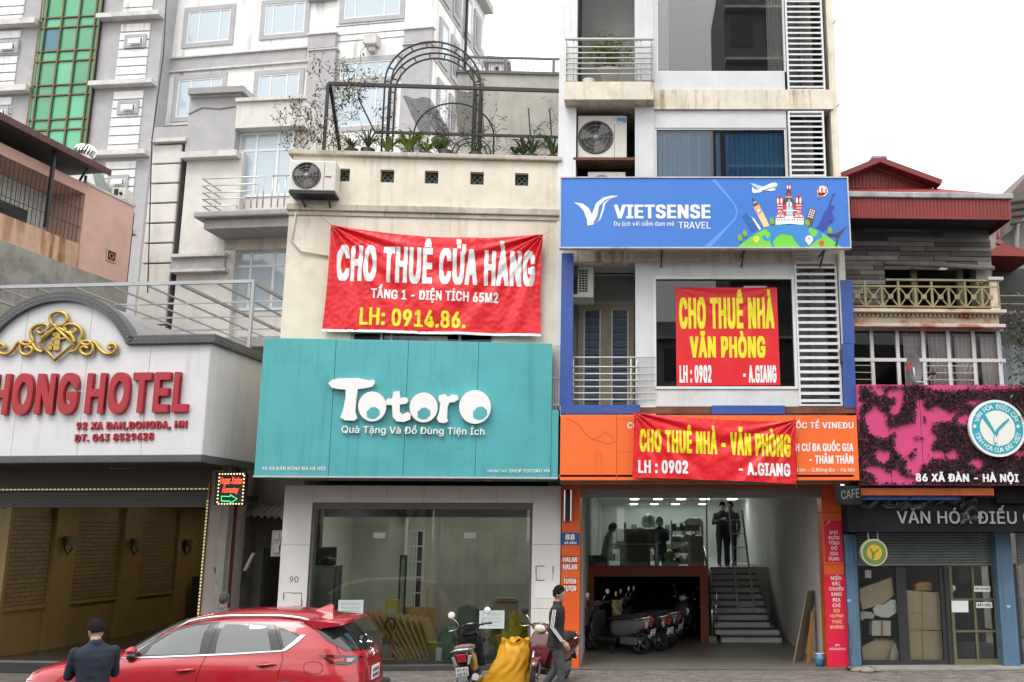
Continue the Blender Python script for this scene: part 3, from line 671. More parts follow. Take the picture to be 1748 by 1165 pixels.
part('body',MB().lathe([(0,.03),(.075,.03),(.085,.15),(.09,.26),(.085,.26),(.08,.1),(0,.09)],(cx,.12,0),20),mat('bucket_blue',(0.06,0.22,0.45),.35,patch=.9,patch_col=(.6,.62,.62),scale=9),bk)
part('rim',MB().lathe([(.09,.255),(.097,.26),(.097,.275),(.088,.275)],(cx,.12,0),20),flat('bucket_rim',(.7,.7,.68),.4),bk)
part('handle',MB().tube([(cx - .095,.12,.25),(cx - .09,.05,.2),(cx,.02,.17),(cx + .09,.05,.2),(cx + .095,.12,.25)],.004,5),STEEL,bk)
# ac units of this house
t,q = ac_unit(F8,986,1070,197,272,WU + .12,.32,'large cream condenser with a blue tag in the third storey recess','condensers in the recess of the narrow house')
part('badge',MB().box(q[0] + (q[1] - q[0]) * .8,q[1] - .02,WU + .112,WU + .119,q[3] - .16,q[3] - .05),flat('badge_blue',(0.05,0.28,0.55),.4),t)
part('badge_text',text(F8,'Midea',1047,1063,212,206,WU + .110,.02),WPRINT,t)
br = part('bracket',MB().box(q[0] - .08,q[1] + .28,WU + .0,WU + .5,q[2] - .06,q[2] - .002),RUST,t)
t,q2 = ac_unit(F8,1003,1068,293,350,WU + .18,.32,'lower condenser mostly hidden behind the blue travel sign','condensers in the recess of the narrow house')
part('bracket',MB().box(q2[0] - .15,q2[1] + .2,WU + .1,WU + .5,q2[2] - .05,q2[2] - .002),RUST,t)
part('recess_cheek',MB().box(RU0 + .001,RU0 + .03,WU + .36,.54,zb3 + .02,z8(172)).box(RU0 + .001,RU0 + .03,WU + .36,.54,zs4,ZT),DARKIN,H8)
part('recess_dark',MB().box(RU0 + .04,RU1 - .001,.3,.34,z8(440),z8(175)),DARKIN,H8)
# indoor-style side unit in the second storey recess (seen end-on with vertical grille)
t,q = ac_unit(F8,986,1013,450,503,WU + .3,.6,'narrow condenser showing its side vents high in the second storey balcony',grille=False)
for i in range(3):
 for j in range(9): part('vent_slot',MB().box(q[0] + .03 + i * .06,q[0] + .08 + i * .06,WU + .29,WU + .299,q[2] + .06 + j * .052,q[2] + .095 + j * .052),BLACKS,t)
part('bracket',MB().box(q[0] - .2,q[1],WU + .25,WU + .9,q[2] - .06,q[2] - .002),PAINTST,t)
# potted shrub on the top balcony
pp = new_thing('potted_shrub','dense green shrub in a pale pot on the fourth storey balcony','plant',F8,(F8.U(1040,120,WB),WB + .35,v0))
pz = F8.V(1040,139,WB) + .0
pc = (F8.U(1040,120,WB + .35),WB + .35)
part('pot',MB().lathe([(0,pz),(.15,pz),(.21,pz + .36),(.23,pz + .36),(.23,pz + .4),(.19,pz + .4),(.17,pz + .34),(0,pz + .33)],(*pc,0),22),mat('pale_pot',(0.5,0.49,0.46),.6),pp)
rnd = random.Random(5); pts = []
while len(pts) < 2600:
 p = Vector((rnd.gauss(0,.5),rnd.gauss(0,.4),rnd.gauss(0,.42)))
 if p.length < 1 and noise.noise(p * 3.1) > -.12: pts.append((pc[0] + p.x * .56,pc[1] + p.y * .33,pz + .82 + p.z * .46))
m_ = MB(); leaf_cloud(m_,pts,.055,4); part('foliage',m_,mat('olive_green_leaf',(0.22,0.27,0.05),.5,var=.5,scale=12,bump=0),pp)
m_ = MB()
for i in range(7): a = i * .9; m_.tube([(pc[0],pc[1],pz + .33),(pc[0] + .1 * math.cos(a),pc[1] + .08 * math.sin(a),pz + .55),(pc[0] + .32 * math.cos(a),pc[1] + .2 * math.sin(a),pz + .85)],[.014,.01,.004],5)
part('stem',m_,TWIG,pp)
solo('plant_pot','small white pot beside the potted shrub on the balcony','pot',MB().lathe([(0,pz),(.1,pz),(.13,pz + .2),(.12,pz + .2),(.09,pz + .05),(0,pz + .05)],(pc[0] - .42,pc[1],0),16),WHITE,F8)
# ================================================================== signs and banners on the narrow house
def zp(pts,ox,oy,s): return [(ox + x / s,oy + y / s) for x,y in pts]
def pxpoly(fr,pts,w,th=0.003,mb=None):
 mb = mb or MB(); q = [fr.uv(x,y,w) for x,y in pts]; bm = bmesh.new(); vs = [bm.verts.new((a,w,b)) for a,b in q]
 f = bm.faces.new(vs); r = bmesh.ops.extrude_face_region(bm,geom=[f])
 for e in r['geom']:
  if isinstance(e,bmesh.types.BMVert): e.co.y += th
 bmesh.ops.triangulate(bm,faces=[g for g in bm.faces if len(g.verts) > 4]); return mb.bm(bm)
def ell(cx,cy,rx,ry,n=20,a=0.0,a0=0,a1=360):
 o = []
 for i in range(n + (0 if a1 - a0 == 360 else 1)):
  t = rad(a0 + (a1 - a0) * i / n); x,y = rx * math.cos(t),ry * math.sin(t); o.append((cx + x * math.cos(a) - y * math.sin(a),cy + x * math.sin(a) + y * math.cos(a)))
 return o
WS = -1.55
bs = new_thing('travel_sign','long blue travel agency signboard with skyline picture on a green globe','sign',F8,(1.5,WS,F8.V(1200,422,WS)))
u0,z0_ = F8.uv(957,422,WS); u1 = F8.U(1451,424,WS); z1_ = F8.V(1200,304,WS)
SBLUE = mat('sign_blue',(0.045,0.19,0.62),0.35,var=0.05,streak=0.1,dirt=(0.1,0.2,0.5),bump=0.0,fine=0.01)
part('board',MB().box(u0,u1,WS,WS + .12,z0_,z1_),SBLUE,bs)
fm = MB(); e = .025
fm.box(u0 - e,u1 + e,WS - .02,WS + .13,z1_,z1_ + e).box(u0 - e,u1 + e,WS - .02,WS + .13,z0_ - e,z0_).box(u0 - e,u0,WS - .02,WS + .13,z0_,z1_).box(u1,u1 + e,WS - .02,WS + .13,z0_,z1_)
part('frame',fm,mat('rusty_white_edge',(0.55,0.56,0.56),.5,var=.2,patch=.5,patch_col=(0.2,0.16,0.12),scale=9),bs)
WP = WS - .004
part('logo',pxpoly(F8,zp([(115,1005),(160,1012),(190,1035),(205,1065),(225,1010),(262,982),(300,972),(338,973),(300,985),(272,1010),(262,1050),(248,1090),(215,1115),(183,1122),(180,1090),(165,1050),(142,1022)],940,0,2.912),WP),WPRINT,bs)
part('logo_gap',pxpoly(F8,zp([(210,1112),(232,1070),(240,1025),(268,995),(300,980),(262,1008),(252,1050),(240,1090),(222,1108)],940,0,2.912),WP - .004,.002),SBLUE,bs)
part('lettering',text(F8,'VIETSENSE',1048,1213,372,350,WP,.045),WPRINT,bs)
part('lettering',text(F8,'Du lịch với niềm đam mê',1048,1151,385.5,378,WP,.012),WPRINT,bs)
part('lettering',text(F8,'TRAVEL',1158,1213,390,378.7,WP,.0).merge(text(F8,'TRAVEL',1158,1213,390,378.7,WP,.012)),WPRINT,bs)
C6 = lambda p: zp(p,1180,290,6.028)
def art(name,pts,col,lay=0): part(name,pxpoly(F8,C6(pts),WP - lay * .003,.002),flat('ink_%02x%02x%02x' % tuple(int(c * 99) for c in col),col,.5),bs)
CW = (.85,.85,.85); PB = (.10,.28,.72); GR = (.17,.62,.05); SEA = (.035,.25,.62)
art('swoosh',[(205,97),(250,97),(380,255),(465,375),(480,430),(462,500),(400,575),(300,690),(205,790),(130,790),(280,655),(400,545),(450,480),(462,430),(440,360),(360,270)],(.12,.30,.78))
cxg,cyg = 1015,1010
def up(x): 
 return 553 + ((x - 1010) / 540.) ** 2 * 250
gl = [(x,min(795,up(x))) for x in range(485,1550,40)] + [(1550,795)]
art('globe',[(485,795)] + gl,GR)
art('sea',[(x,up(x) + 1) for x in (765,850,930,1010,1090,1170,1215)] + [(1205,625),(1230,665),(1262,690),(1300,660),(1300,600),(1340,640),(1350,690),(1290,720),(1210,790),(1120,790),(1060,720),(1035,670),(930,655),(870,690),(838,740),(860,795),(830,785),(800,700),(820,655)],SEA,1)
art('sea',[(735,680),(760,670),(775,705),(800,700),(800,725),(760,728),(732,700)],SEA,1)
# aeroplane,balloon,pins,trees
art('aeroplane',[(605,138),(640,140),(740,172),(820,135),(860,128),(885,140),(885,165),(850,185),(872,205),(830,216),(770,212),(700,232),(640,238),(628,222),(625,168),(655,200),(700,205),(640,165)],CW,1)
art('aeroplane',[(605,138),(640,140),(735,170),(700,195),(650,165)],(.45,.68,.85),2)
art('aeroplane',[(720,215),(850,172),(870,165),(850,178),(725,222)],(.05,.06,.08),2)
art('balloon',ell(1350,218,57,55),CW,1); art('balloon',[(1296,232),(1405,232),(1318,292),(1305,292)],CW,1)
for a_,b_ in ((1298,1318),(1335,1357),(1378,1400)): art('balloon',[(a_,190),(b_,172 if b_ < 1390 else 195),(b_ - 6,232),(1318,288),(1306,286),(a_ + 4,235)],(.75,.10,.05),2)
art('balloon',[(1302,290),(1325,292),(1320,306),(1304,304)],(.04,.08,.35),2)
for x,y,c,r_ in ((669,712,(.85,.75,.05),30),(1213,712,CW,40),(1342,748,(.75,.08,.03),27)):
 art('map_pin',ell(x,y,r_,r_,14,0,150,390) + [(x,y + r_ * 1.6)],c,2); art('map_pin',ell(x,y - 4,r_ * .25,r_ * .2,8),(.05,.2,.4),3)
for x,y in ((500,700),(552,652),(830,525),(1195,545),(1428,622)):
 art('tree_print',ell(x,y,24,38,14,-.2),(.20,.42,.04),2); art('tree_print',[(x + 2,y + 20),(x + 6,y + 20),(x + 22,y + 50),(x + 16,y + 50)],(.05,.05,.04),3)
# leaning skyscrapers and clock tower
art('glass_tower',[(525,480),(550,445),(572,440),(630,500),(715,600),(620,640)],(.015,.12,.42),0.5)
art('glass_tower',[(545,450),(572,440),(640,500),(690,600),(620,640),(640,620)],(.30,.62,.80),0)
art('tower_block',[(628,500),(645,495),(720,605),(700,620)],CW,1)
art('clock_tower',[(640,385),(695,350),(808,575),(748,592)],(.82,.62,.30),1)
art('clock_tower',[(640,385),(695,350),(735,430),(680,465)],(.85,.42,.16),2)
art('clock_tower',[(640,350),(665,335),(690,352),(650,375)],(.05,.06,.1),2); art('clock_tower',[(635,335),(660,318),(672,335),(645,352)],(.8,.6,.3),2)
art('clock_tower',[(622,278),(660,318),(638,335)],(.04,.05,.09),2); art('clock_face',ell(694,416,22,24),(.05,.05,.05),3); art('clock_face',ell(694,416,18,20),CW,4)
# domed palace
RD = (.62,.03,.04)
art('palace',[(868,480),(890,445),(1130,445),(1158,480),(1158,563),(868,563)],CW,1)
for x in (898,942,1085,1128): art('palace_arch',ell(x,480,24,28,10,0,180,360),RD,2); art('palace_arch',ell(x,482,18,21,10,0,180,360),CW,3)
art('palace_band',[(862,482),(965,482),(965,492),(862,492)],RD,2); art('palace_band',[(1055,482),(1160,482),(1160,492),(1055,492)],RD,2)
for x in range(880,1150,26): art('palace_window',[(x,505),(x + 7,505),(x + 7,518),(x,518)],(.08,.04,.05),3)
art('palace_tower',[(885,350),(945,350),(940,450),(890,450)],RD,2); art('palace_tower',[(1075,350),(1140,350),(1135,450),(1080,450)],RD,2)
for x in (893,907,921,1088,1102,1116): art('palace_tower',[(x,415),(x + 7,415),(x + 7,440),(x,440)],CW,3)
for x in (885,1078): art('palace_tower',[(x,358),(x + 58,358),(x + 58,368),(x,368)],CW,3); art('palace_tower',[(x,388),(x + 58,388),(x + 58,396),(x,396)],CW,3)
art('palace_tower',[(945,300),(985,290),(1030,290),(1075,360),(1060,450),(955,450)],(.10,.05,.04),1.5)
art('palace_tower',[(985,210),(1020,210),(1038,290),(968,290)],(.10,.05,.04),2); art('palace_tower',[(992,240),(1016,240),(1022,268),(986,268)],RD,3); art('palace_tower',[(968,272),(1038,272),(1040,284),(966,284)],(.5,.5,.52),3)
art('palace_tower',[(955,360),(978,350),(980,470),(950,470)],RD,3); art('palace_tower',[(1045,350),(1065,360),(1068,470),(1045,470)],RD,3)
art('palace_tower',[(980,380),(1042,380),(1045,465),(978,465)],(.42,.68,.82),3); art('palace_band',[(945,412),(1085,412),(1085,424),(945,424)],CW,4)
for x,y,r_,c1,c2 in ((910,318,38,RD,CW),(1105,314,40,RD,CW),(1003,178,26,RD,CW),(1008,355,32,(.45,.7,.85),CW)):
 art('onion_dome',ell(x,y,r_,r_ * 1.05),c1,4); art('onion_dome',[(x - r_ * .35,y - r_ * .9),(x,y - r_ * 2),(x + r_ * .35,y - r_ * .9)],c1,4)
 art('onion_dome',ell(x - r_ * .45,y,r_ * .28,r_ * .8,10),c2,5); art('onion_dome',ell(x + r_ * .45,y,r_ * .28,r_ * .8,10),c2,5); art('onion_dome',ell(x,y,r_ * .14,r_ * .8,10),(.2,.05,.05),5)
art('brown_tower',[(1215,388),(1288,412),(1240,578),(1168,555)],(.14,.07,.04),1)
for i in range(3):
 for j in range(4): x,y = 1222 + i * 20 - j * 7,402 + j * 22 + i * 6; art('brown_tower_window',[(x,y),(x + 12,y + 4),(x + 8,y + 18),(x - 3,y + 14)],CW,2)
art('statue',[(1452,245),(1485,245),(1470,275),(1458,280),(1432,370),(1470,360),(1478,390),(1450,420),(1462,470),(1440,520),(1400,600),(1358,632),(1288,598),(1335,520),(1365,440),(1398,410),(1410,365),(1448,275)],(.03,.06,.36),1)
art('statue',[(1430,525),(1470,485),(1475,500),(1450,545),(1420,550)],(.03,.06,.36),1)
art('lattice_tower',[(1398,655),(1480,655),(1540,625),(1605,570),(1555,640),(1520,690),(1500,790),(1480,778),(1500,700),(1470,680),(1420,688)],(.06,.04,.08),2)
for x in (1130,1270,1407): bsb = part('bracket',MB().bar((F8.U(x,430,-1.4),WS + .1,z0_ - .02),(F8.U(x,430,-1.4),WU - .03,z0_ - .22),.03).bar((F8.U(x,430,-1.4),WS + .13,z0_ - .01),(F8.U(x,430,-1.4),WU - .03,z0_ - .01),.03),BLACKP,bs)
part('back_box',MB().box(u0 + .05,u1 - .05,WS + .13,WS + .2,z0_ + .03,z1_ - .03),RUST,bs)

WO = WU - .3
og = new_thing('orange_sign','orange education company signboard mostly covered by a red banner','sign',F8,(1.5,WO,F8.V(1200,820,WO)))
zo0,zo1 = F8.V(1200,820,WO),F8.V(1200,709,WO); xs = [F8.U(x,765,WO) for x in (956,1053,1205,1358,1465)]
for a,b in zip(xs,xs[1:]): part('panel',MB().bbox(a + .003,b - .003,WO,WO + .28,zo0,zo1,.008),mat('orange_sign_board',(0.90,0.16,0.03),.35,var=.05,streak=.12,dirt=(.45,.08,.02),bump=.02),og)
for a in [(1338,1457,731,721,'QUỐC TẾ VINEDU',.03),(1338,1457,770,757.5,'ĐỊNH CƯ ĐA QUỐC GIA',.045),(1382,1457,791,778,'- THĂM THÂN',.05),(1330,1459,805,799,'Phương Liên - Q.Đống Đa - Hà Nội',.012),(1071,1090,731,721,'CÔ',.03)]:
 part('lettering',text(F8,a[4],a[0],a[1],a[2],a[3],WO - .003,a[5]),WPRINT,og)
m_ = MB(); SC = mat('scratch_brown',(0.45,0.09,0.03),.6)
part('scratch',MB().tube([(F8.U(x,y,WO),WO - .002,F8.V(x,y,WO)) for x,y in ((968,714),(985,722),(1000,740),(1012,750),(1025,744),(1033,736),(1045,745),(1050,756))],.004,4).tube([(F8.U(x,y,WO),WO - .002,F8.V(x,y,WO)) for x,y in ((1008,748),(1020,752),(1038,758),(1050,754))],.003,4),SC,og)
part('old_outline',MB().tube([(F8.U(x,y,WO),WO - .002,F8.V(x,y,WO)) for x,y in ((1018,812),(1018,771),(1027,771),(1027,812))],.003,4,closed=True).tube([(F8.U(x,y,WO),WO - .002,F8.V(x,y,WO)) for x,y in ((1055,771),(1079,771))],.003,4),SC,og)

def banner(name,label,fr,corners,w,rows,sag=.0,amp=.02,base=WPRINT,seed=1,hem=False,rope=None,nx=150,nz=70,mcol=(0.72,0.012,0.02),bsag=0):
 """cloth hung by its corners (TL TR BR BL on the photograph); letters are printed on the same folds"""
 TL,TR,BR,BL = [Vector(fr.uv(x,y,w)) for x,y in corners]; Wd = (TR - TL).length; Hh = (TL - BL).length
 def fold(u,v):
  f = 0
  for P,s_ in ((TL,1),(TR,-1)):
   dx,dz = (u - P.x) * s_,P.y - v; r = math.hypot(dx,dz) + 1e-4; th = math.atan2(dz,max(dx,1e-4)); fall = math.exp(-r / (Wd * .42)) * min(1,r / .15)
   f += amp * fall * (math.sin(th * 17 + seed) + .6 * math.sin(th * 31 + 2 * seed)) * 1.4
  f += amp * .9 * math.sin(u * 4.2 + seed + .6 * math.sin(v * 3)) * (.4 + .6 * min(1,max(0,(TL.y - v) / Hh)))
  f += amp * .8 * (noise.noise(Vector((u * 2.2,v * 1.1,seed))) + .6 * noise.noise(Vector((u * 6,v * 2.5 + u * 2,seed + 3))) + .35 * noise.noise(Vector((u * 14,v * 11,seed + 8))))
  return f - amp * 1.2
 def pt(s,t):
  p = (BL * (1 - s) + BR * s) * (1 - t) + (TL * (1 - s) + TR * s) * t
  p = p - Vector((0,sag * 4 * s * (1 - s) * t ** 3)) - Vector((0,bsag * 4 * s * (1 - s) * (1 - t) ** 3)) + Vector((sag * .35 * math.sin(math.pi * t) * (1 - 2 * s) * .5,0)); return (p.x,w + fold(p.x,p.y),p.y)
 CL = mat('red_banner_cloth',mcol,0.42,var=0.05,bump=0.03,fine=0.0)
 o = solo(name,label,'banner',MB().grid(pt,nx,nz),CL,fr)
 for (s_,x0,x1,yb,yc,y1b,y1c,m_,bold) in rows:
  part('lettering',text(fr,s_,x0,x1,yb,yc,w - .006,bold,y1base=y1b,y1cap=y1c,warp=fold,cuts=(int(abs(x1 - x0) / 4),max(4,int(abs(yb - yc) / 4)))),m_,o)
 if hem: part('hem',MB().grid(lambda s,t: (lambda p: (p[0],p[1] - .004,p[2] - .05 * t + .035))(pt(s,0)),nx,1),WPRINT,o)
 for x0,y0,x1,y1 in rope or []: a,b = fr.uv(x0,y0,w),fr.uv(x1,y1,w); part('cord',MB().tube([(a[0],w,a[1]),((a[0] + b[0]) / 2,w,(a[1] + b[1]) / 2 - .01),(b[0],w,b[1])],.004,4),mat('red_cord',(.5,.02,.02),.7),o)
 return o
banner('rent_banner','red office-to-let banner with yellow capitals strung across the orange sign',F8,[(1082,704),(1359,717),(1359,826),(1079,815)],WO - .10,
       [('CHO THUÊ NHÀ - VĂN PHÒNG',1092,1350,769,734,779,744,YPRINT,.06),('LH : 0902',1089.5,1174.5,806.6,786,808,787.5,WPRINT,.05),('- A.GIANG',1261,1349.4,810,790,812.5,792.5,WPRINT,.05)],sag=.06,amp=.022,seed=2,rope=[(1082,704,1030,697),(1359,717,1440,703),(1359,826,1361,834)],bsag=-.01)
banner('window_banner','red to-let banner hanging flat in the second storey picture window',F8,[(1153,491),(1326,491),(1332,657.5),(1155,658.5)],WU + .004,
       [('CHO THUÊ NHÀ',1159.5,1322,558.7,510.5,558.7,510.5,YPRINT,.06),('VĂN PHÒNG',1177.7,1307,609,576,609,576,YPRINT,.06),('LH : 0902',1160,1214.8,652,625,652,625,WPRINT,.06),('- A.GIANG',1269,1325.7,652,625,652,625,WPRINT,.06)],amp=.007,seed=5,nx=70,mcol=(.55,.012,.02))

# small signs on the orange columns
pl = new_thing('house_number_plate','blue enamel house number 88 plate on the left orange column','plate',F8,(-1,-.07,2.4))
u0,u1,v0,v1 = F8.R(958,909,989,930,-.075)
part('plate',MB().bbox(u0,u1,-.075,-.0605,v0,v1,.004),flat('enamel_blue',(0.02,0.10,0.32),.3),pl)
part('lettering',text(F8,'88',965,981,921,912,-.076,.05),WPRINT,pl); part('lettering',text(F8,'XÃ ĐÀN',963,984,928.5,924.5,-.076,.03),WPRINT,pl)
wl_ = new_thing('wall_lamp','tall slim black and chrome wall lamp on the left orange column','lamp',F8,(-1,-.1,2.8))
u0,u1,v0,v1 = F8.R(963,838,975,888,-.16)
part('body',MB().bbox(u0 + .025,u1 - .02,-.17,-.0605,v0,v1,.01),BLACKS,wl_)
part('side_trim',MB().bbox(u0,u0 + .02,-.16,-.062,v0 - .02,v1 + .02,.006),CHROME,wl_); part('side_trim',MB().bbox(u1 - .015,u1 + .005,-.16,-.062,v0 - .02,v1 + .02,.006),CHROME,wl_)
for (x0,y0,x1,y1,tx,lb) in ((959,950,988,972,'HALAN','upper torn strip of block letters on the left orange column'),(960,987,986,1009,'TUYEN','lower torn strip of block letters on the left orange column')):
 s_ = new_thing('sticker',lb,'sticker',F8,(-1,-.07,2))
 ym = (y0 + y1) / 2
 part('lettering',text(F8,tx,x0 + 2,x1 - 3,ym - 2,y0 + 1,-.066,.04),WPRINT,s_); part('lettering',text(F8,tx,x0 + 2,x1 - 3,y1,ym + 2,-.066,.04),WPRINT,s_)
 for y_ in (y0,ym,y1): u0,u1,v0,v1 = F8.R(x0,y_ - .6,x1,y_ + .6,-.065); part('tape_line',MB().box(u0,u1,-.065,-.0605,v0,v1),INK,s_)
RSTK = mat('magenta_red_print',(0.72,0.015,0.06),.4,var=.03,bump=.01)
YW = flat('cream_print',(.85,.65,.3),.5)
for (quad,lb,lines) in (((1407.5,889,1438.5,959),'upper red vertical sticker with a peeling corner on the right orange column',[('KHO',911.5),('BUÔN',920.5),('TỔNG',929.5),('ĐỒ',938.5),('GIA',947.8),('DỤNG',956.5)]),
                          ((1410,980,1446,1139),'long red vertical sticker reaching the pavement on the right orange column',[('MIỀN',989.5),('BẮC',999),('CHUYỂN',1008),('SANG',1017),('ĐỊA',1026.5),('CHỈ',1036),('55',1045),('HUỲNH',1054),('THÚC',1064),('KHÁNG',1073),('SĐT',1103),('0921663113',1109.5)])):
 x0,y0,x1,y1 = quad; u0,u1,v0,v1 = F8.R(x0,y0,x1,y1,-.068); pk = new_thing('vertical_sticker',lb,'sticker',F8,((u0 + u1) / 2,-.068,v0))
 part('sheet',MB().box(u0,u1,-.068,-.0602,v0,v1),RSTK,pk)
 for tx,yb in lines:
  xc = x0 + (x1 - x0) * .52 + (yb - (y0 + y1) / 2) * .02; hw = {2: 5.2,3: 6.8,4: 9,5: 11.2,6: 12}.get(len(tx),14); hh = 5.6
  if tx == 'SĐT': hw,hh = 4.2,3.4
  if len(tx) > 8: hw,hh = 13.5,3.6
  part('lettering',text(F8,tx,xc - hw,xc + hw,yb,yb - hh,-.069,.016),YW if tx in ('55','HUỲNH','THÚC','KHÁNG') else WPRINT,pk)
 if y0 < 900: part('peeling_corner',MB().add([(u0 - .01,-.075,v1 - .12),(u0 + .11,-.10,v1 - .02),(u0 + .13,-.075,v1 + .03),(u0 + .02,-.08,v1 - .1)],[(0,1,2,3)]),PAPER,pk)
# ================================================================== cream house with the teal gift shop
F9 = Frame(-1.23,19.4,4.0); W9 = -0.85
H9 = new_thing('shop_house','two storey cream house with a teal shop sign and a garden on its flat roof','house',F9,(-2.5,0.5,0))
def r9(x0,y0,x1,y1,w): return F9.R(x0,y0,x1,y1,w)
L9 = F9.U(488,440,W9); R9 = F9.U(957,400,W9)
zp1 = F9.V(730,271,W9); zb1,zb0 = F9.V(730,353,W9),F9.V(730,365,W9); zl = F9.V(730,790,W9)
wl0,wl1,wv0,wv1 = F9.R(597,569.5,842,640,W9)
part('front_wall',MB().box(L9,R9,W9,W9 + .25,wv1,zb0).box(L9,wl0,W9,W9 + .25,zl,wv1).box(wl1,R9,W9,W9 + .25,zl,wv1).box(wl0,wl1,W9,W9 + .25,zl,wv0),CREAM,H9,label='stained cream plaster front wall')
vents = [F9.uv(x,y,W9) for x,y in ((585.4,296.7),(661,299.5),(736.5,302.2),(814.1,305),(890.4,308))]
zv = sum(v for u,v in vents) / 5; hv = .135; mb = MB()
xs = [L9] + [q for u,v in vents for q in (u - hv,u + hv)] + [R9]
for i in range(0,len(xs),2): mb.box(xs[i],xs[i + 1],W9,W9 + .25,zb1,zp1 - .001)
for u,v in vents: mb.box(u - hv,u + hv,W9,W9 + .25,zb1,zv - hv); mb.box(u - hv,u + hv,W9,W9 + .25,zv + hv,zp1 - .001)
part('parapet',mb,CREAM,H9)
VB = mat('grey_green_vent_block',(0.12,0.14,0.12),.8,var=.2)
for u,v in vents:
 m = MB(); m.box(u - hv,u + hv,W9 + .2,W9 + .24,zv - hv,zv + hv)
 b = part('vent_back',m,BLACKP,H9); m = MB()
 m.tube([(u + .095 * math.cos(i * .524),W9 + .12,zv + .095 * math.sin(i * .524)) for i in range(12)],.016,6,closed=True)
 for a in (45,135,225,315): m.tube([(u,W9 + .12,zv),(u + .17 * math.cos(rad(a)),W9 + .12,zv + .17 * math.sin(rad(a)))],.015,6)
 m.box(u - hv,u + hv,W9 + .1,W9 + .14,zv + hv - .02,zv + hv).box(u - hv,u + hv,W9 + .1,W9 + .14,zv - hv,zv - hv + .02).box(u - hv,u - hv + .02,W9 + .1,W9 + .14,zv - hv + .02,zv + hv - .02).box(u + hv - .02,u + hv,W9 + .1,W9 + .14,zv - hv + .02,zv + hv - .02)
 part('vent_block',m,VB,H9)
COP = mat('weathered_coping',(0.55,0.50,0.41),.9,var=.2,streak=.9,dirt=(.15,.14,.11),patch=.4)
part('coping',MB().bbox(L9 - .08,R9,W9 - .09,W9 + .3,zp1,zp1 + .10,.02),COP,H9)
part('cornice',MB().bbox(L9 - .05,R9,W9 - .07,W9 + .2,zb0 + .001,zb1 - .001,.02).bbox(L9 - .02,R9,W9 - .03,W9 - .001,zb0 - .09,zb0 - .002,.01),COP,H9)
part('side_wall',MB().box(L9,L9 + .2,W9 + .26,9,zl,zp1),CREAM,H9); part('side_wall',MB().box(R9 - .2,R9,W9 + .26,9,zl,zp1),CREAM,H9)
part('roof_slab',MB().box(L9 + .21,R9 - .21,W9 + .26,9,zp1 - 1.15,zp1 - 1.0),GREYC,H9)
wf = MB(); b = .05
for a_,b_ in ((wl0,wl0 + b),(wl1 - b,wl1)): wf.box(a_,b_,W9 + .05,W9 + .12,wv0,wv1)
for q in (.2,.27,.75): wf.box(wl0 + (wl1 - wl0) * q,wl0 + (wl1 - wl0) * q + b,W9 + .05,W9 + .12,wv0,wv1)
wn_ = part('window_frame',wf,ALU,H9); part('pane',MB().box(wl0,wl1,W9 + .08,W9 + .086,wv0,wv1),DGLASS,wn_)
part('window_room',MB().box(L9 + .21,R9 - .21,2.5,2.6,2.9,6),DARKIN,H9)
# ground storey
pL0,pL1,pR0,pR1 = F9.U(480,940),F9.U(529,940),F9.U(908,940),F9.U(957,940)
zt = F9.V(730,829); zo = F9.V(730,858); zg = F9.V(730,869)
TILEW = mat('pale_cladding_tile',(0.78,0.765,0.735),.35,var=.05,streak=.25,dirt=(.35,.32,.3),bump=.01)
def clad(a,b,zs):
 for z0_,z1_ in zip(zs,zs[1:]): part('cladding_tile',MB().bbox(a + .002,b - .002,-.03,.0,z0_ + .003,z1_ - .003,.003),TILEW,H9)
clad(pL0,pL1,(0.0,1.0,2.33,zt)); clad(pR0,pR1,(0.0,.55,1.12,2.33,zt))
part('pillar',MB().box(pL0 + .002,pL1 - .002,.001,.5,0,zt).box(pR0 + .002,pR1 - .002,.001,.5,0,zt).box(pL1,pR0,.001,.4,zo,zt),mat('joint_grey',(0.3,.29,.27),.8),H9)
n = 6; st_ = (pR0 - pL1) / n
for i in range(n): part('cladding_tile',MB().bbox(pL1 + st_ * i + .003,pL1 + st_ * (i + 1) - .003,-.03,0,zo,zt - .003,.003),TILEW,H9)
part('shutter_track',MB().box(pL1,pR0,.02,.3,zg,zo - .001),mat('dark_grey_track',(0.16,0.15,0.13),.5),H9)
for a_,b_ in ((pL1 + .001,pL1 + .05),(pR0 - .04,pR0 - .001)): part('side_track',MB().box(a_,b_,.02,.12,.12,zg - .001),mat('dark_grey_track',(0.16,0.15,0.13),.5),H9)
part('step',MB().bbox(pL1,pR0,-.10,.3,0.0,.10,.01),mat('dark_step_stone',(0.06,0.06,0.06),.4),H9)
part('floor',MB().box(pL0,pR1,.301,9.0,0.0,.12),TILEFL,H9)
ZCE = 3.12; IW = mat('shop_inner_wall',(0.60,0.62,0.55),.8,var=.06)
part('inner_wall',MB().box(pL0 - .1,pL0 + .05,.501,9.0,.12,ZCE),IW,H9); part('inner_wall',MB().box(pR1 - .06,pR1 + .05,.501,9.0,.12,ZCE),IW,H9); part('inner_wall',MB().box(pL0,pR1,6.5,6.6,.12,ZCE),IW,H9)
part('inner_column',MB().box(F9.U(662,950,3),F9.U(690,950,3),3,3.4,.12,ZCE),IW,H9)
ce = part('ceiling',MB().box(pL0 - .1,pR1 + .05,.41,9,ZCE,ZCE + .1),mat('ceiling_white',(0.62,0.63,0.61)),H9)
for x,w_ in ((594,2.0),(620,2.6),(640,3.2),(687,4.5),(728,5.2),(752,3.4),(780,4.8),(819,3.4),(845,5.0),(886,3.6),(895,5.1),(722,1.6),(872,1.8)):
 u = F9.U(x,890,w_); part('downlight',MB().lathe([(0,ZCE - .012),(.045,ZCE - .012),(.055,ZCE - .001)],(u,w_,0),14),emit('downlight_white',(1,.97,.9),90.0),ce)
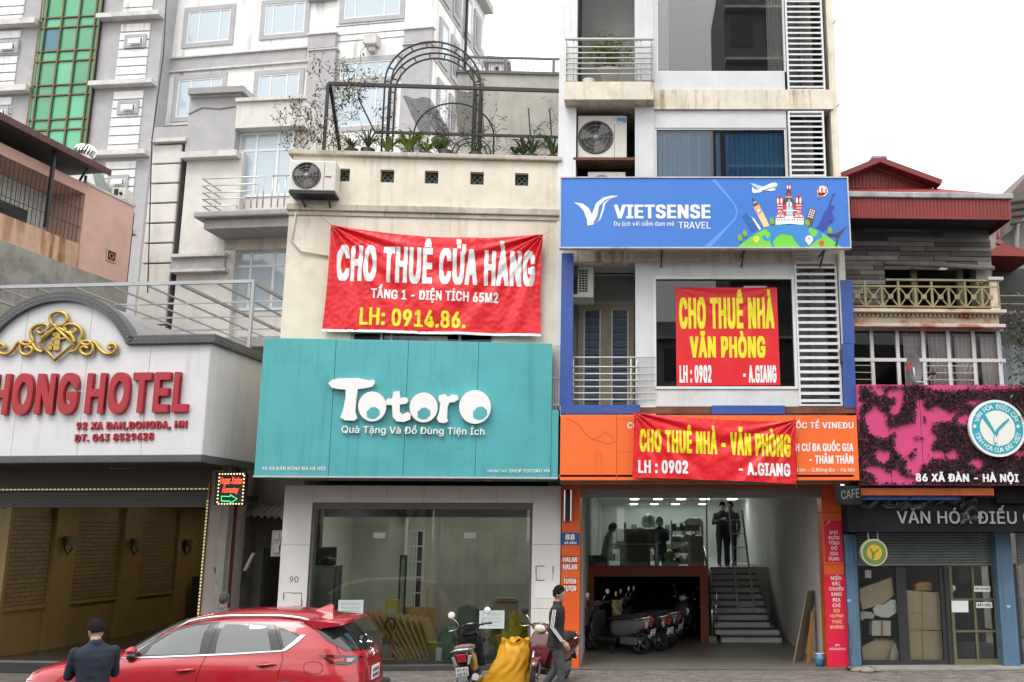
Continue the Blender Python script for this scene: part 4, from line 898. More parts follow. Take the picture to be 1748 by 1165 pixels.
for i,(a,b) in enumerate(((pL1,F9.U(665,1000)),(F9.U(665,1000),F9.U(806,1000)),(F9.U(806,1000),pR0))):
 part('glass_panel',MB().box(a + .004,b - .004,.10,.112,.11,zg - .001),SGLASS,H9)
for x in (648,802):
 u0,u1,v0,v1 = r9(x - 10,909,x + 10,919,.09); part('door_fitting',MB().bbox(u0,u1,.08,.13,v0,v1,.005),STEEL,H9)
part('wall_pipe',MB().tube([(F9.U(556,440,W9) - .6,W9 - .03,F9.V(500,350,W9)),(L9 + .08,W9 - .03,F9.V(500,410,W9)),(L9 + .3,W9 - .04,F9.V(510,430,W9)),(F9.U(560,438,W9),W9 - .03,F9.V(560,438,W9))],.018,6),PAINTST,H9)
# stains and marks on the pillars
MK = flat('torn_mark',(0.16,0.15,0.13),.9)
def scrib(pts,r=.006): part('torn_mark',MB().tube([(F9.U(x,y,-.031),-.031,F9.V(x,y,-.031)) for x,y in pts],r,4),MK,H9)
for x0,y0,x1,y1 in ((484,1012,515,1035),(915,966,944,990)):
 rr = random.Random(int(x0))
 P = [(x0,y0),((x0 + x1) / 2,y0),(x1,y0),(x1,(y0 + y1) / 2),(x1,y1),((x0 + x1) / 2,y1),(x0,y1),(x0,(y0 + y1) / 2)]
 for a_,b_ in zip(P,P[1:] + P[:1]):
  if rr.random() < .8: scrib([a_,((a_[0] + b_[0]) / 2 + rr.uniform(-1,1),(a_[1] + b_[1]) / 2 + rr.uniform(-1,1)),b_],rr.uniform(.004,.012))
part('painted_number',text(F9,'90',494,509,994,984,-.031,.01),MK,H9)
u0,u1,v0,v1 = r9(914,993,950,1021,-.034); solo('notice','blank white sheet taped on the right tiled pillar','paper',MB().box(u0,u1,-.036,-.0312,v0,v1),PAPER,F9)
u0,u1,v0,v1 = r9(906,1022,948,1024,-.034)
for (x0,y0,x1,y1,lb) in ((577,1024,620,1054,'notice paper with small print taped inside the shop glass above the boards'),(818,1042,861,1073,'notice paper with small print taped on the shop glass above the yellow sack')):
 u0,u1,v0,v1 = r9(x0,y0,x1,y1,.09); o = solo('notice',lb,'paper',MB().box(u0,u1,.094,.099,v0,v1),flat('bluish_paper',(.62,.72,.70),.7),F9)
 for k,(a_,n_) in enumerate(((.16,34),(.22,30),(.38,36),(.45,32),(.58,36),(.64,30),(.80,22))):
  yb = y0 + (y1 - y0) * (a_ + .04); part('print_line',text(F9,'Thông báo chuyển địa điểm kinh doanh mới'[:n_],x0 + 5 + (34 - n_) * .3,x1 - 5 - (34 - n_) * .3,yb,yb - 1.0,.093,.0),INK,o)
# ------------------ teal sign
FT = Frame(-1.2,18.2,6.0)
TEAL = mat('teal_sign_panel',(0.085,0.40,0.42),.36,var=.13,scale=.9,streak=.8,dirt=(.045,.23,.25),patch=.4,patch_col=(.065,.31,.33),bump=.02,fine=.01,stretch=(8,8,.5))
ts = new_thing('teal_sign','large teal gift shop signboard with white raised rounded lettering','sign',FT,(-2.8,0,FT.V(690,812)))
zt0,zt1 = FT.V(690,813),FT.V(690,581)
xs = [FT.U(x,700) for x in (441.5,567,692.5,814,941.5)]
for i,(a,b) in enumerate(zip(xs,xs[1:])): part('panel',MB().bbox(a + .003,b - .003,0 + i * .004,.25,zt0,zt1,.006),TEAL,ts)
part('panel',MB().bbox(xs[-1],FT.U(953,760),.03,.25,zt0,FT.V(945,700),.006),TEAL,ts)
part('bottom_trim',MB().box(xs[0] - .01,FT.U(953,760),-.02,.25,zt0 - .03,zt0 - .002),ALU,ts)
part('underside',MB().box(xs[0],FT.U(953,760),.26,1.3,zt0 - .02,zt0 + .03),mat('teal_soffit',(0.10,0.22,0.23),.6,var=.2),ts)
for x in (560,650,740,830): part('soffit_lamp',MB().bbox(FT.U(x,815) - .1,FT.U(x,815) + .1,.5,.58,zt0 - .045,zt0 - .021,.01),flat('lamp_cream',(.4,.35,.3),.4),ts)
def raised(name,pts,d=.07,m=None,w=-.02,par=None):
 q = pxpoly(FT,zp(pts,430,340,2.426),w - d,d); return part(name,q,m or flat('raised_white',(.84,.84,.83),.35),par or ts)
raised('letter',[(316,762),(330,748),(360,741),(440,740),(485,750),(505,747),(510,760),(498,775),(470,782),(438,786),(431,830),(428,880),(436,905),(425,917),(385,915),(366,903),(378,870),(388,820),(388,788),(360,786),(330,780)])
o1 = raised('letter',ell(498,858,58,62,28))
raised('letter',[(585,797),(610,794),(614,822),(640,820),(648,832),(640,846),(612,850),(612,878),(622,892),(645,880),(658,890),(655,912),(630,922),(600,920),(583,902),(580,852),(558,852),(553,838),(560,826),(582,824)])
o2 = raised('letter',ell(711,862,58,62,28))
raised('letter',[(775,812),(800,806),(812,818),(830,808),(852,812),(856,828),(838,840),(818,842),(810,860),(808,905),(812,920),(795,927),(775,924),(765,908),(776,880),(780,845),(772,828)])
o3 = raised('letter',ell(924,860,66,70,30))
for o_,cx_,cy_,s_ in ((o1,505,880,1),(o2,715,882,1),(o3,948,880,1.1)):      # plain leaf-and-hill shapes inside the round letters
 part('leaf_shape',pxpoly(FT,zp([(cx_ - 28 * s_,cy_ + 22 * s_),(cx_ - 30 * s_,cy_),(cx_ - 12 * s_,cy_ - 18 * s_),(cx_ + 6 * s_,cy_ - 20 * s_),(cx_ + 24 * s_,cy_ - 6 * s_),(cx_ + 24 * s_,cy_ + 12 * s_),(cx_ + 8 * s_,cy_ + 28 * s_),(cx_ - 10 * s_,cy_ + 30 * s_)],430,340,2.426),-.094,.003),TEAL,o_)
part('lettering',text(FT,'Quà Tặng Và Đồ Dùng Tiện Ích',583,827,738.6,727,-.03,.012,depth=.02,y1base=742.5),flat('raised_white',(.84,.84,.83)),ts)
part('lettering',text(FT,'90 XÃ ĐÀN ĐỐNG ĐA HÀ NỘI',447,555.7,802.5,796.7,-.004,.014),WPRINT,ts)
part('lettering',text(FT,'ONLINE 24/7:',832,867,806,801.6,-.004,.01),WPRINT,ts); part('lettering',text(FT,'SHOP.TOTORO.VN',869,938,806.5,801,-.004,.014),WPRINT,ts)
# banner of the cream house
banner('shop_rent_banner','big red shop-to-let banner tied across the cream wall above the teal sign',F9,[(565,384),(927,401),(923.5,574),(549.5,564.5)],W9 - .12,
       [('CHO THUÊ CỬA HÀNG',574,913,477,421,488,433,WPRINT,.055),('TẦNG 1 - DIỆN TÍCH 65M2',634,850.4,509,494,517,501,WPRINT,.04),('LH: 0914.86.',614,795,554,526,560.5,534,YPRINT,.036)],
       sag=.15,amp=.032,seed=1,hem=True,rope=[(565,384,522,347),(927,401,944,390)],nx=220,nz=110)
t,q = ac_unit(F9,494,573,274,325,W9 - .42,.40,'old white condenser bracketed on the corner of the cream parapet wall')
part('badge',MB().box(q[1] - .2,q[1] - .08,W9 - .43,W9 - .421,q[2] + .28,q[2] + .30),flat('badge_red',(.4,.05,.05)),t)
part('bracket',MB().box(q[0],q[1],W9 - .4,W9 - .02,q[2] - .05,q[2] - .003).bar((q[0] + .2,W9 - .38,q[2] - .03),(q[0] + .25,W9 - .01,q[2] - .25),.03).bar((q[1] - .15,W9 - .38,q[2] - .03),(q[1] - .15,W9 - .01,q[2] - .25),.03),BLACKP,t)
# little caged balcony between the two houses
cg = new_thing('balcony_cage','narrow white wire balcony cage between the cream house and the blue column','railing',F9,(-.1,W9,5))
u0,u1,v0,v1 = r9(934,590,956,700,W9 - .1)
for i in range(5): part('bar',MB().tube([(u0 + (u1 - u0) * i / 4,W9 - .1,v0),(u0 + (u1 - u0) * i / 4,W9 - .1,v1)],.01,5),PAINTST,cg)
for z_ in (v0 + .1,(v0 + v1) / 2,v1): part('rail',MB().tube([(u0,W9 - .1,z_),(u1,W9 - .1,z_)],.012,5),PAINTST,cg)
# ------------------ shop contents behind the glass
def lb9(foot,top,width,th,m,label,nm='board',cat='board',group=None): return lean(nm,label,cat,F9,foot,top,width,th,m,group)
rnd = random.Random(11); zf = .12
for i in range(9):
 xb,xt = 690 + i * 7.0,634 + i * 11.5; w_ = .75 + .05 * i; H_ = (1042 + i * 1.5,1128)
 fu = F9.U(xb,1125,w_); tu = F9.U(xt,H_[0],w_ + .5); tz = F9.V(xt,H_[0],w_ + .5)
 lb9((fu,w_,zf),(tu,w_ + .5,tz),(.10,.5,0),.022,WOOD,'%s tan board of the fan leaning behind the shop glass' % ('leftmost','second from left','third from left','fourth from left','middle','fourth from right','third from right','second from right','rightmost')[i],group='tan boards leaning in the shop')
u0,u1,v0,v1 = r9(675,1036,702,1060,2.2); solo('panel','upright brown board behind the fanned tan boards','board',MB().box(u0,F9.U(745,1050,2.2),2.2,2.24,zf,v1),WOOD,F9)
cb = new_thing('cabinet','grey steel cabinet with wire side inside the shop window','cabinet',F9,(-4.5,2,zf))
u0,u1,v0,v1 = r9(534,966,569,1040,1.6)
part('body',MB().bbox(u0,u1,1.6,2.2,zf,v1,.01),mat('cabinet_grey',(0.28,0.29,0.28),.4),cb); part('side_grid',MB().box(u1 + .02,u1 + .04,1.6,2.2,zf,v1).box(u1 + .12,u1 + .14,1.6,1.62,zf,v1),BLACKP,cb)
lump('helmet','dark round helmet on top of the grey cabinet','helmet',((u0 + u1) / 2,1.85,v1 + .08),.15,BLACKS,F9,2,amp=.05,sq=(1.2,1,.8))
mr = new_thing('mirror','tall black framed mirror leaning by the white lattice rack','mirror',F9,(-3.4,2.4,zf))
u0,u1,v0,v1 = r9(681,948,693,1040,2.0)
part('mirror_glass',MB().box(u0 + .03,u1 - .03,2.0,2.02,zf + .5,v1 - .03),flat('mirror_grey',(.35,.4,.38),.1),mr); part('frame',MB().box(u0,u0 + .03,1.98,2.04,zf,v1).box(u1 - .03,u1,1.98,2.04,zf,v1).box(u0 + .03,u1 - .03,1.98,2.04,v1 - .03,v1),BLACKP,mr)
lt = new_thing('lattice_rack','white metal lattice rack standing in the empty shop','rack',F9,(-3,2.4,zf))
u0,u1,v0,v1 = r9(697,906,722,1036,2.4)
for x_ in (u0,(u0 + u1) / 2,u1): part('upright',MB().box(x_ - .015,x_ + .015,2.4,2.43,zf,v1),WHITE,lt)
for i in range(9): z_ = v1 - i * .33; part('crossbar',MB().box(u0 + .016,u1 - .016,2.404,2.426,z_ - .015,z_ + .015),WHITE,lt)
part('backing',MB().box(u0 + .12,u1 - .05,2.5,2.52,zf,v1),BLACKP,lt)
solo('pole','thin wooden pole leaning among the boards in the shop','pole',MB().bar((F9.U(727,1060,2),2,F9.V(727,1060,2)),(F9.U(730,1004,2),2,F9.V(730,1004,2)),.03),WOOD,F9)
yb = new_thing('yellow_box','small yellow appliance box standing on the fanned boards','box',F9,(-3.9,.9,1))
u0,u1,v0,v1 = r9(658,1024,679,1049,.9); part('box',MB().bbox(u0,u1,.9,1.1,v0,v1,.004),flat('box_yellow',(.62,.48,.05),.5),yb); part('printed_window',MB().box(u0 + .03,u1 - .02,.895,.899,v0 + .01,v0 + .13),flat('box_print_grey',(.6,.58,.5),.5),yb)
ht = new_thing('hand_truck','orange hand truck with black handle behind the shop glass','hand truck',F9,(-3.9,.5,zf))
OT = flat('orange_steel',(0.72,0.22,0.02),.4); ux0,ux1 = F9.U(652,1100,.5),F9.U(668,1100,.5)
part('frame',MB().tube([(ux0,.5,zf + .1),(ux0 + .02,.62,F9.V(655,1075,.6))],.016,6).tube([(ux1,.5,zf + .1),(ux1 + .02,.62,F9.V(668,1075,.6))],.016,6),OT,ht)
hz = F9.V(660,1075,.6); hz1 = F9.V(660,1056,.6)
part('handle',MB().tube([(ux0 + .02,.62,hz),(ux0 + .04,.64,hz1 - .05),(ux0 + .09,.64,hz1),(ux1 - .02,.64,hz1),(ux1 + .02,.64,hz1 - .04),(ux1 + .02,.62,hz)],.017,6),BLACKS,ht)
part('plate',MB().box(ux0 - .05,ux1 + .08,.28,.52,zf + .03,zf + .045),OT,ht)
for x_ in (ux0 - .03,ux1 + .03): part('wheel',MB().lathe([(0,x_ - .015),(.06,x_ - .015),(.06,x_ + .015),(0,x_ + .015)],(0,.55,zf + .061),14,'x'),RUBBER,ht)
part('hub_plate',MB().bbox(ux0,ux1,.48,.52,zf + .3,zf + .42,.01),flat('grey_plate',(.12,.12,.12)),ht)
by = (F9.U(744,1110,.7),.7); zb_ = F9.V(744,1126,.7)
solo('bucket','yellow plastic tub beside the fanned boards in the shop','bucket',MB().lathe([(0,zf),(.13,zf),(.16,zf + .3),(.18,zf + .31),(.17,zf + .33),(.15,zf + .3),(.12,zf + .05),(0,zf + .04)],(*by,0),22),flat('tub_yellow',(.55,.50,.04),.4),F9)
u0,u1,v0,v1 = r9(744,1103,754,1126,.4); solo('tile_sheet','small white tile sheet standing against the yellow tub','tile',MB().box(u0,u1,.4,.42,zf,zf + .24),WHITE,F9)
lump('sack','pale green sack slumped inside the glass left of the black scooter','sack',(F9.U(762,1108,.75),.75,.36),.26,mat('green_sack',(.12,.25,.16),.5,var=.2),F9,12,sq=(.75,.7,1.25))
lump('sack','dull green bundle inside the glass behind the scooter handlebar','sack',(F9.U(798,1075,1.1),1.1,.75),.30,mat('olive_sack',(.10,.14,.09),.6,var=.2),F9,14,sq=(.8,.7,1.2))
lump('cloth','crumpled dark blue cloth heaped inside the shop','cloth',(F9.U(814,1049,1.2),1.2,F9.V(814,1050,1.2)),.17,mat('navy_cloth',(.02,.04,.13),.8),F9,21,amp=.7,sq=(1.3,.8,.6))
lump('red_bag','red plastic bag inside the glass beside the black scooter','bag',(F9.U(817,1105,.5),.5,.36),.15,mat('red_bag',(.38,.03,.04),.4),F9,23,amp=.5,sq=(.8,.7,1.2))
lump('plastic_bag','translucent grey plastic bag on the floor inside the shop glass','bag',(F9.U(832,1118,.5),.5,.28),.24,mat('grey_plastic',(.25,.30,.28),.3),F9,25,amp=.5,sq=(1,.7,.75))
u0,u1,v0,v1 = r9(815,1062,838,1100,1.4); solo('storage_box','white plastic storage box stacked inside the shop','box',MB().bbox(u0,u1,1.4,1.8,zf,v1,.02),WHITE,F9)
u0,u1,v0,v1 = r9(841,1060,888,1100,1.2); solo('storage_box','clear grey storage box under the brown carton','box',MB().bbox(u0,u1,1.2,1.6,zf,v1,.02),mat('clear_box',(.36,.38,.38),.3),F9)
cbx = new_thing('carton','brown carton with open flaps on the clear storage box','box',F9,(-.9,1.2,v1))
a0,a1,b0,b1 = r9(846,1026,883,1059,1.2)
part('box',MB().bbox(a0,a1,1.2,1.55,v1 + .001,b1,.006),CARD,cbx); part('flap',MB().box(a0 - .06,a1 + .06,1.1,1.5,b1 + .001,b1 + .02),CARD,cbx); part('flap',MB().box(a0 - .02,a1 - .05,1.15,1.5,b1 + .05,b1 + .06),CARD,cbx)
lump('sack','yellow sack slumped inside the glass under the notice paper','sack',(F9.U(872,1095,.45),.45,.47),.37,mat('yellow_sack',(.55,.45,.03),.5,var=.15,streak=.3,dirt=(.3,.22,.02)),F9,31,amp=.6,sq=(.85,.6,1.1),sub=4,freq=3)
# ------------------ steel frame,arches and plants of the roof garden
zr9 = zp1 - 1.0
fr_ = new_thing('roof_frame','black steel box frame standing on the cream house roof','frame',F9,(-2.4,W9 + .4,zr9))
wf0,wf1 = W9 + .15,W9 + 2.6
a,b = F9.U(560,144,wf0),F9.U(957,155,wf0); zt_ = F9.V(760,149,wf0)
part('beam',MB().bar((a,wf0,zt_),(b,wf0,zt_),.06,.07),BLACKP,fr_)
for x_ in (a,b): part('post',MB().bar((x_,wf0,zp1 + .1),(x_,wf0,zt_ - .036),.06),BLACKP,fr_); part('post',MB().bar((x_,wf1,zr9),(x_,wf1,zt_ - .6),.05),BLACKP,fr_)
part('brace',MB().bar((a + .05,wf0,zt_ - .05),(F9.U(618,258,wf1),wf1 - .5,zr9),.06),BLACKP,fr_)
part('beam',MB().bar((F9.U(640,227,wf0 + .5),wf0 + .5,F9.V(700,227,wf0 + .5)),(b,wf0 + .5,F9.V(700,227,wf0 + .5)),.05),BLACKP,fr_)
part('brace',MB().bar((F9.U(612,168,wf0 + .9),wf0 + .9,F9.V(612,168,wf0 + .9)),(F9.U(641,228,wf0 + .9),wf0 + .9,F9.V(641,228,wf0 + .9)),.035),BLACKP,fr_)
def arch(nm,label,xl,xr,ytop,yspring,w,d,yb,r=.018,rungs=9,split=0.13):
 t = new_thing(nm,label,'garden arch',F9,(-2.5,w,zr9)); ul,ur = F9.U(xl,yspring,w),F9.U(xr,yspring,w); zs = F9.V((xl + xr) / 2,yspring,w); ztp = F9.V((xl + xr) / 2,ytop,w); R_ = (ur - ul) / 2; c = (ul + ur) / 2
 z0_ = max(zr9,F9.V((xl + xr) / 2,yb,w)) if yb else zr9
 for ww in ((w,w + d) if d else (w,)):
  for k in (0,1) if split else (0,):
   rr = R_ - split * k; hh = (ztp - zs) - split * k
   P = [(c - rr,ww,z0_)] + [(c - rr * math.cos(math.pi * i / 22),ww,zs + hh * math.sin(math.pi * i / 22)) for i in range(23)] + [(c + rr,ww,z0_)]
   part('hoop',MB().tube(P,r,6),BLACKP,t)
  if split:
   for i in range(rungs + 1):
    th = math.pi * i / rungs; part('rung',MB().tube([(c - R_ * math.cos(th),ww,zs + (ztp - zs) * math.sin(th)),(c - (R_ - split) * math.cos(th),ww,zs + (ztp - zs - split) * math.sin(th))],r * .8,5),BLACKP,t)
 return t
arch('trellis_arch','tall black ladder-like trellis arch rising over the roof garden',657,820,71,142,wf0 + .6,.5,0,.022)
arch('trellis_arch','low wide black hoop behind the tall trellis arch',706,843,176,232,wf0 + 1.4,0,0,.02,split=0)
arch('trellis_arch','small black hoop at the foot of the trellis arch',772,838,236,262,wf0 + .4,0,0,.016,split=.09,rungs=5)
NET = glass('shade_net',(.6,.61,.62),.1,1.02,opaque=.4,ocol=(.10,.10,.10))
for q,lb in (([(688,165),(735,168),(772,232),(716,226)],'dark shade net sagging inside the trellis arch'),([(776,155),(824,157),(828,236),(782,233)],'dark shade net hanging at the right leg of the trellis arch')):
 P = [(F9.U(x,y,wf0 + 1.1),F9.V(x,y,wf0 + 1.1)) for x,y in q]
 solo('shade_net',lb,'net',MB().grid(lambda s,t: (lambda A,B: (A[0] * t + B[0] * (1 - t),wf0 + 1.1 + .06 * math.sin(9 * s + 4 * t),A[1] * t + B[1] * (1 - t)))((P[0][0] * (1 - s) + P[1][0] * s,P[0][1] * (1 - s) + P[1][1] * s),(P[3][0] * (1 - s) + P[2][0] * s,P[3][1] * (1 - s) + P[2][1] * s)),20,16),NET,F9)
VLEAF = mat('vine_leaf',(0.13,0.14,0.045),.6,var=.5,scale=8,bump=0)
def vine(label,boxes,n,seed,w,leafm,size=.045,twigs=40,stems=None,cat='plant',nm='climbing_vine'):
 rnd = random.Random(seed); t = new_thing(nm,label,cat,F9,(F9.U(boxes[0][0],boxes[0][1],w),w,zp1)); pts = []; tw = MB()
 for k in range(twigs):
  b = rnd.choice(boxes); x,y = rnd.uniform(b[0],b[2]),b[3] - (b[3] - b[1]) * rnd.random() ** 1.6; dx,dy = rnd.uniform(-1,1),rnd.uniform(-1.6,.4); P = []
  for s in range(7):
   ww = w + rnd.uniform(-.03,.03) + .4 * math.sin(k); P.append((F9.U(x,y,ww),ww,F9.V(x,y,ww)))
   if s: 
    for _ in range(max(2,n // twigs // 3)): pts.append(Vector(P[-1]) + Vector((rnd.gauss(0,.05),rnd.gauss(0,.05),rnd.gauss(0,.05))))
   x += dx * 5 + rnd.uniform(-3.5,3.5); y += dy * 4.5 + rnd.uniform(-3.5,3.5)
  tw.tube(P,[.007,.006,.006,.005,.004,.003,.002],4)
 part('stem',tw,TWIG,t); m_ = MB(); leaf_cloud(m_,pts,size,seed); part('foliage',m_,leafm,t); return t
vine('tangled climbing vine on the left corner of the roof frame',[(492,120,600,252),(520,160,600,252),(480,195,560,250),(575,110,640,180)],1000,3,wf0 + .1,VLEAF,.075,120)
vine('sparse vine climbing the right side of the trellis arch',[(790,80,832,240),(800,150,850,250),(720,185,800,250)],260,4,wf0 + .7,VLEAF,.06,40)
vine('thin vine trailing over the top of the arch foot',[(640,130,668,250),(610,180,650,250)],200,6,wf0 + .5,VLEAF,.06,30)
vine('low straggly creeper spilling along the parapet of the roof garden',[(600,228,870,262),(690,215,850,262),(900,205,955,268)],420,9,W9 + .5,VLEAF,.055,55)
def clump(label,x,y,n,L,wd,seed,m,w=W9 + .35,up=1.0,spread=1.0,nm='strap_leaf_plant'):
 t = new_thing(nm,label,'plant',F9,(F9.U(x,y,w),w,zp1)); c = (F9.U(x,y,w),w,F9.V(x,y,w)); mb = MB(); blades(mb,c,int(n * 1.9),L * 1.12,wd * .75,seed,spread,up * 1.1); part('leaves',mb,m,t)
 part('pot',MB().lathe([(0,c[2] - .35),(.1,c[2] - .35),(.15,c[2]),(.13,c[2]),(0,c[2] - .03)],(c[0],c[1],0),14),BLACKP,t)
for i,(x,y,n,L,wd,m_,lb) in enumerate(((697,262,34,.62,.065,YLEAF,'bright green strap leaved plant arching over the parapet'),(662,262,22,.45,.05,YLEAF,'bright green low plant left of the arching strap plant'),(728,262,18,.4,.05,YLEAF,'bright green plant right of the arching strap plant'),
  (628,255,30,.50,.03,DULLLEAF,'grassy dark pot plant behind the parapet near the brace'),(600,256,20,.35,.035,DULLLEAF,'dark pot plant at the foot of the vine'),(760,258,26,.42,.035,GREENLEAF,'dark green plant under the hanging basket'),(812,262,18,.38,.04,GREENLEAF,'small green plant between arch and orchids'),
  (893,268,22,.45,.05,DULLLEAF,'leafy orchid with hanging roots near the roof frame corner'),(908,266,26,.52,.04,GREENLEAF,'upright orchid tied to a stick on the roof'),(944,268,26,.55,.05,GREENLEAF,'dark cactus-like plant beside the right frame post'),(880,267,14,.3,.05,GREENLEAF,'low orchid leaves at the parapet edge'))):
 clump(lb,x,y,n,L,wd,20 + i,m_,up=1.25 if n > 20 else 1.0)
for x,lb in ((902,'black stake behind the left orchid'),(938,'black stake beside the right frame post')): solo('stake',lb,'stake',MB().bar((F9.U(x + 6,262,W9 + .45),W9 + .45,F9.V(x,262,W9 + .45)),(F9.U(x,185,W9 + .45),W9 + .45,F9.V(x,185,W9 + .45)),.03),BLACKP,F9)
hb = new_thing('hanging_basket','wire hanging basket of trailing plants under the low hoop','plant',F9,(-2.4,wf0 + .5,9))
c = (F9.U(752,240,wf0 + .5),wf0 + .5,F9.V(752,240,wf0 + .5))
part('basket',MB().lathe([(0,c[2] - .18),(.12,c[2] - .16),(.2,c[2]),(.18,c[2]),(0,c[2] - .05)],(c[0],c[1],0),16),mat('moss_basket',(.10,.11,.07),.9),hb)
m_ = MB(); blades(m_,(c[0],c[1],c[2] - .02),40,.35,.03,4,1,.9); part('leaves',m_,VLEAF,hb); part('wire',MB().tube([(c[0] - .15,c[1],c[2]),(c[0],c[1],c[2] + .5),(c[0] + .15,c[1],c[2])],.005,4),BLACKP,hb)
# ================================================================== hotel with the arched white sign box
FH = Frame(-7.55,17.4,-5.0); WF = 2.0
HT = new_thing('hotel_building','hotel ground floor with half open shutter, granite pillar and brown panelled garage','building',FH,(-3,WF,0))
hs = new_thing('hotel_sign','arched white hotel sign box with red raised letters and gold crest','sign',FH,(-3,1,4))
ub1 = FH.U(352,680); zb = FH.V(180,777); ztr = FH.V(290,588); zp_ = FH.V(105,515); uc = FH.U(105,550); hw = FH.U(220,589) - uc
HWH = mat('hotel_white_panel',(0.66,0.66,0.67),.4,var=.07,streak=.75,dirt=(.30,.29,.30),bump=.02,fine=.01,stretch=(7,7,.25),thr=(.56,.8))
BAND = mat('dark_grey_trim',(0.085,0.09,0.095),.55,var=.2)
R_ = (hw ** 2 + (zp_ - ztr) ** 2) / (2 * (zp_ - ztr)); zc = zp_ - R_; a_m = math.asin(hw / R_)
def topz(u): return zc + math.sqrt(max(R_ ** 2 - (u - uc) ** 2,0)) if abs(u - uc) < hw else ztr
ul = uc - hw - 2.2
us = [ul,FH.U(35,640),FH.U(146,640),FH.U(253,640),ub1]
for a,b in zip(us,us[1:]):
 n = 30; P = [(a + .004,zb),(b - .004,zb)] + [(b - .004 - (b - a - .008) * i / n,topz(b - .004 - (b - a - .008) * i / n)) for i in range(n + 1)]
 m = MB(); m.prism(P,0,.05); part('panel',m,HWH,hs)
part('box_core',MB().box(ul,ub1 - .01,.06,WF,zb + .01,ztr - .01),mat('joint_dark',(.12,.12,.12),.8),hs)
part('side_panel',MB().box(ub1 - .01,ub1 + .01,.01,1.05,zb,ztr),HWH,hs); part('side_panel',MB().box(ub1 - .01,ub1 + .008,1.06,WF + .1,zb,ztr),HWH,hs)
def arcband(r0,r1,y0,y1,nn=40):
 m = MB(); P = [(uc + r1 * math.sin(-a_m + 2 * a_m * i / nn),zc + r1 * math.cos(-a_m + 2 * a_m * i / nn)) for i in range(nn + 1)]; Q = [(uc + r0 * math.sin(-a_m + 2 * a_m * i / nn),zc + r0 * math.cos(-a_m + 2 * a_m * i / nn)) for i in range(nn + 1)]
 for i in range(nn): m.ext([Q[i],Q[i + 1],P[i + 1],P[i]],'y',y0,y1)
 return m
part('arch_trim',arcband(R_ + .0,R_ + .17,-.10,.15),BAND,hs)
part('vault_roof',arcband(R_ + .02,R_ + .12,.151,WF + 1.6),mat('grey_roof_sheet',(0.24,0.24,0.24),.6,var=.15),hs)
part('top_trim',MB().bbox(uc + hw + .02,ub1 + .12,-.10,.15,ztr,ztr + .17,.015),BAND,hs); part('top_trim',MB().bbox(ub1 - .02,ub1 + .12,.151,WF + .15,ztr,ztr + .17,.015),BAND,hs); part('top_trim',MB().bbox(ul,uc - hw - .02,-.10,.15,ztr,ztr + .17,.015),BAND,hs)
part('roof_sheet',MB().box(uc + hw,ub1 - .03,.152,WF,ztr + .05,ztr + .1),mat('grey_roof_sheet',(0.24,0.24,0.24),.6),hs)
part('bottom_trim',MB().bbox(ul,ub1 + .05,-.08,.1,zb - .14,zb - .002,.015),BAND,hs); part('bottom_trim',MB().bbox(ub1 - .03,ub1 + .05,.101,WF + .1,zb - .14,zb - .002,.015),BAND,hs)
BR = flat('bulb_row',(.30,.28,.22),.4); m = MB()
for i in range(46): a = -a_m + 2 * a_m * (i + .5) / 46; m.ball((uc + (R_ + .085) * math.sin(a),-.105,zc + (R_ + .085) * math.cos(a)),.012,6)
for i in range(70): m.ball((ub1 + .1 - i * .11,-.085,zb - .07),.010,6)
for i in range(14): m.ball((uc + hw + .08 + i * (ub1 - uc - hw) / 14,-.105,ztr + .085),.012,6); m.ball((ub1 + .125,.1 + i * .14,ztr + .085),.012,6)
part('bulbs',m,BR,hs,kind='stuff')
RED3 = mat('red_raised_letter',(0.40,0.02,0.03),.45,var=.08,streak=.3,dirt=(.2,.01,.015),bump=.02)
letters(FH,'HONG',-14,134,705.5,643,0,hs,RED3,.038,.09,y1base=703.5,y1cap=641.5)
letters(FH,'HOTEL',148,322.8,703.5,641.5,0,hs,RED3,.038,.09,y1base=700.5,y1cap=639)
letters(FH,'92 XA DAN,DONGDA, HN',131.5,320,733,721.5,0,hs,RED3,.034,.035,y1base=730,y1cap=718.5)
letters(FH,'DT. 043 8529628',129,263,753.5,742,0,hs,RED3,.028,.035,y1base=750.5,y1cap=739)
GOLD = mat('gold_scroll',(0.50,0.34,0.08),.38,var=.2,metal=.6,bump=.1)
def crest(pts,r=.035,closed=False,mirror=False):
 for sgn in ((1,-1) if mirror else (1,)):
  P = []
  for x,y in pts:
   xx = x if sgn == 1 else 2 * 282 - x; u,v = FH.uv(xx / 2.912,400 + y / 2.912,-.06); P.append((u,-.06,v))
  Q = []      # smooth
  if closed: Q = P
  else:
   for i in range(len(P) - 1):
    p0,p1,p2,p3 = [Vector(P[max(0,min(len(P) - 1,i + k))]) for k in (-1,0,1,2)]
    for t in (0,.25,.5,.75): Q.append(.5 * ((2 * p1) + (-p0 + p2) * t + (2 * p0 - 5 * p1 + 4 * p2 - p3) * t * t + (-p0 + 3 * p1 - 3 * p2 + p3) * t ** 3))
   Q.append(Vector(P[-1]))
  part('scroll',MB().tube(Q,r,8,closed=closed),GOLD,cr)
cr = new_thing('crest','gold scrollwork crest with a diamond fixed on the arched hotel sign','crest',FH,(uc,-.06,zp_ - .8))
crest([(280,462),(366,545),(275,622),(196,545)],.04,closed=True)
crest([(262,450),(250,420),(262,395),(295,385),(328,398),(335,425),(318,448),(290,462),(355,500),(372,540)],.035)
crest([(262,450),(280,462),(240,490),(205,520)],.035)
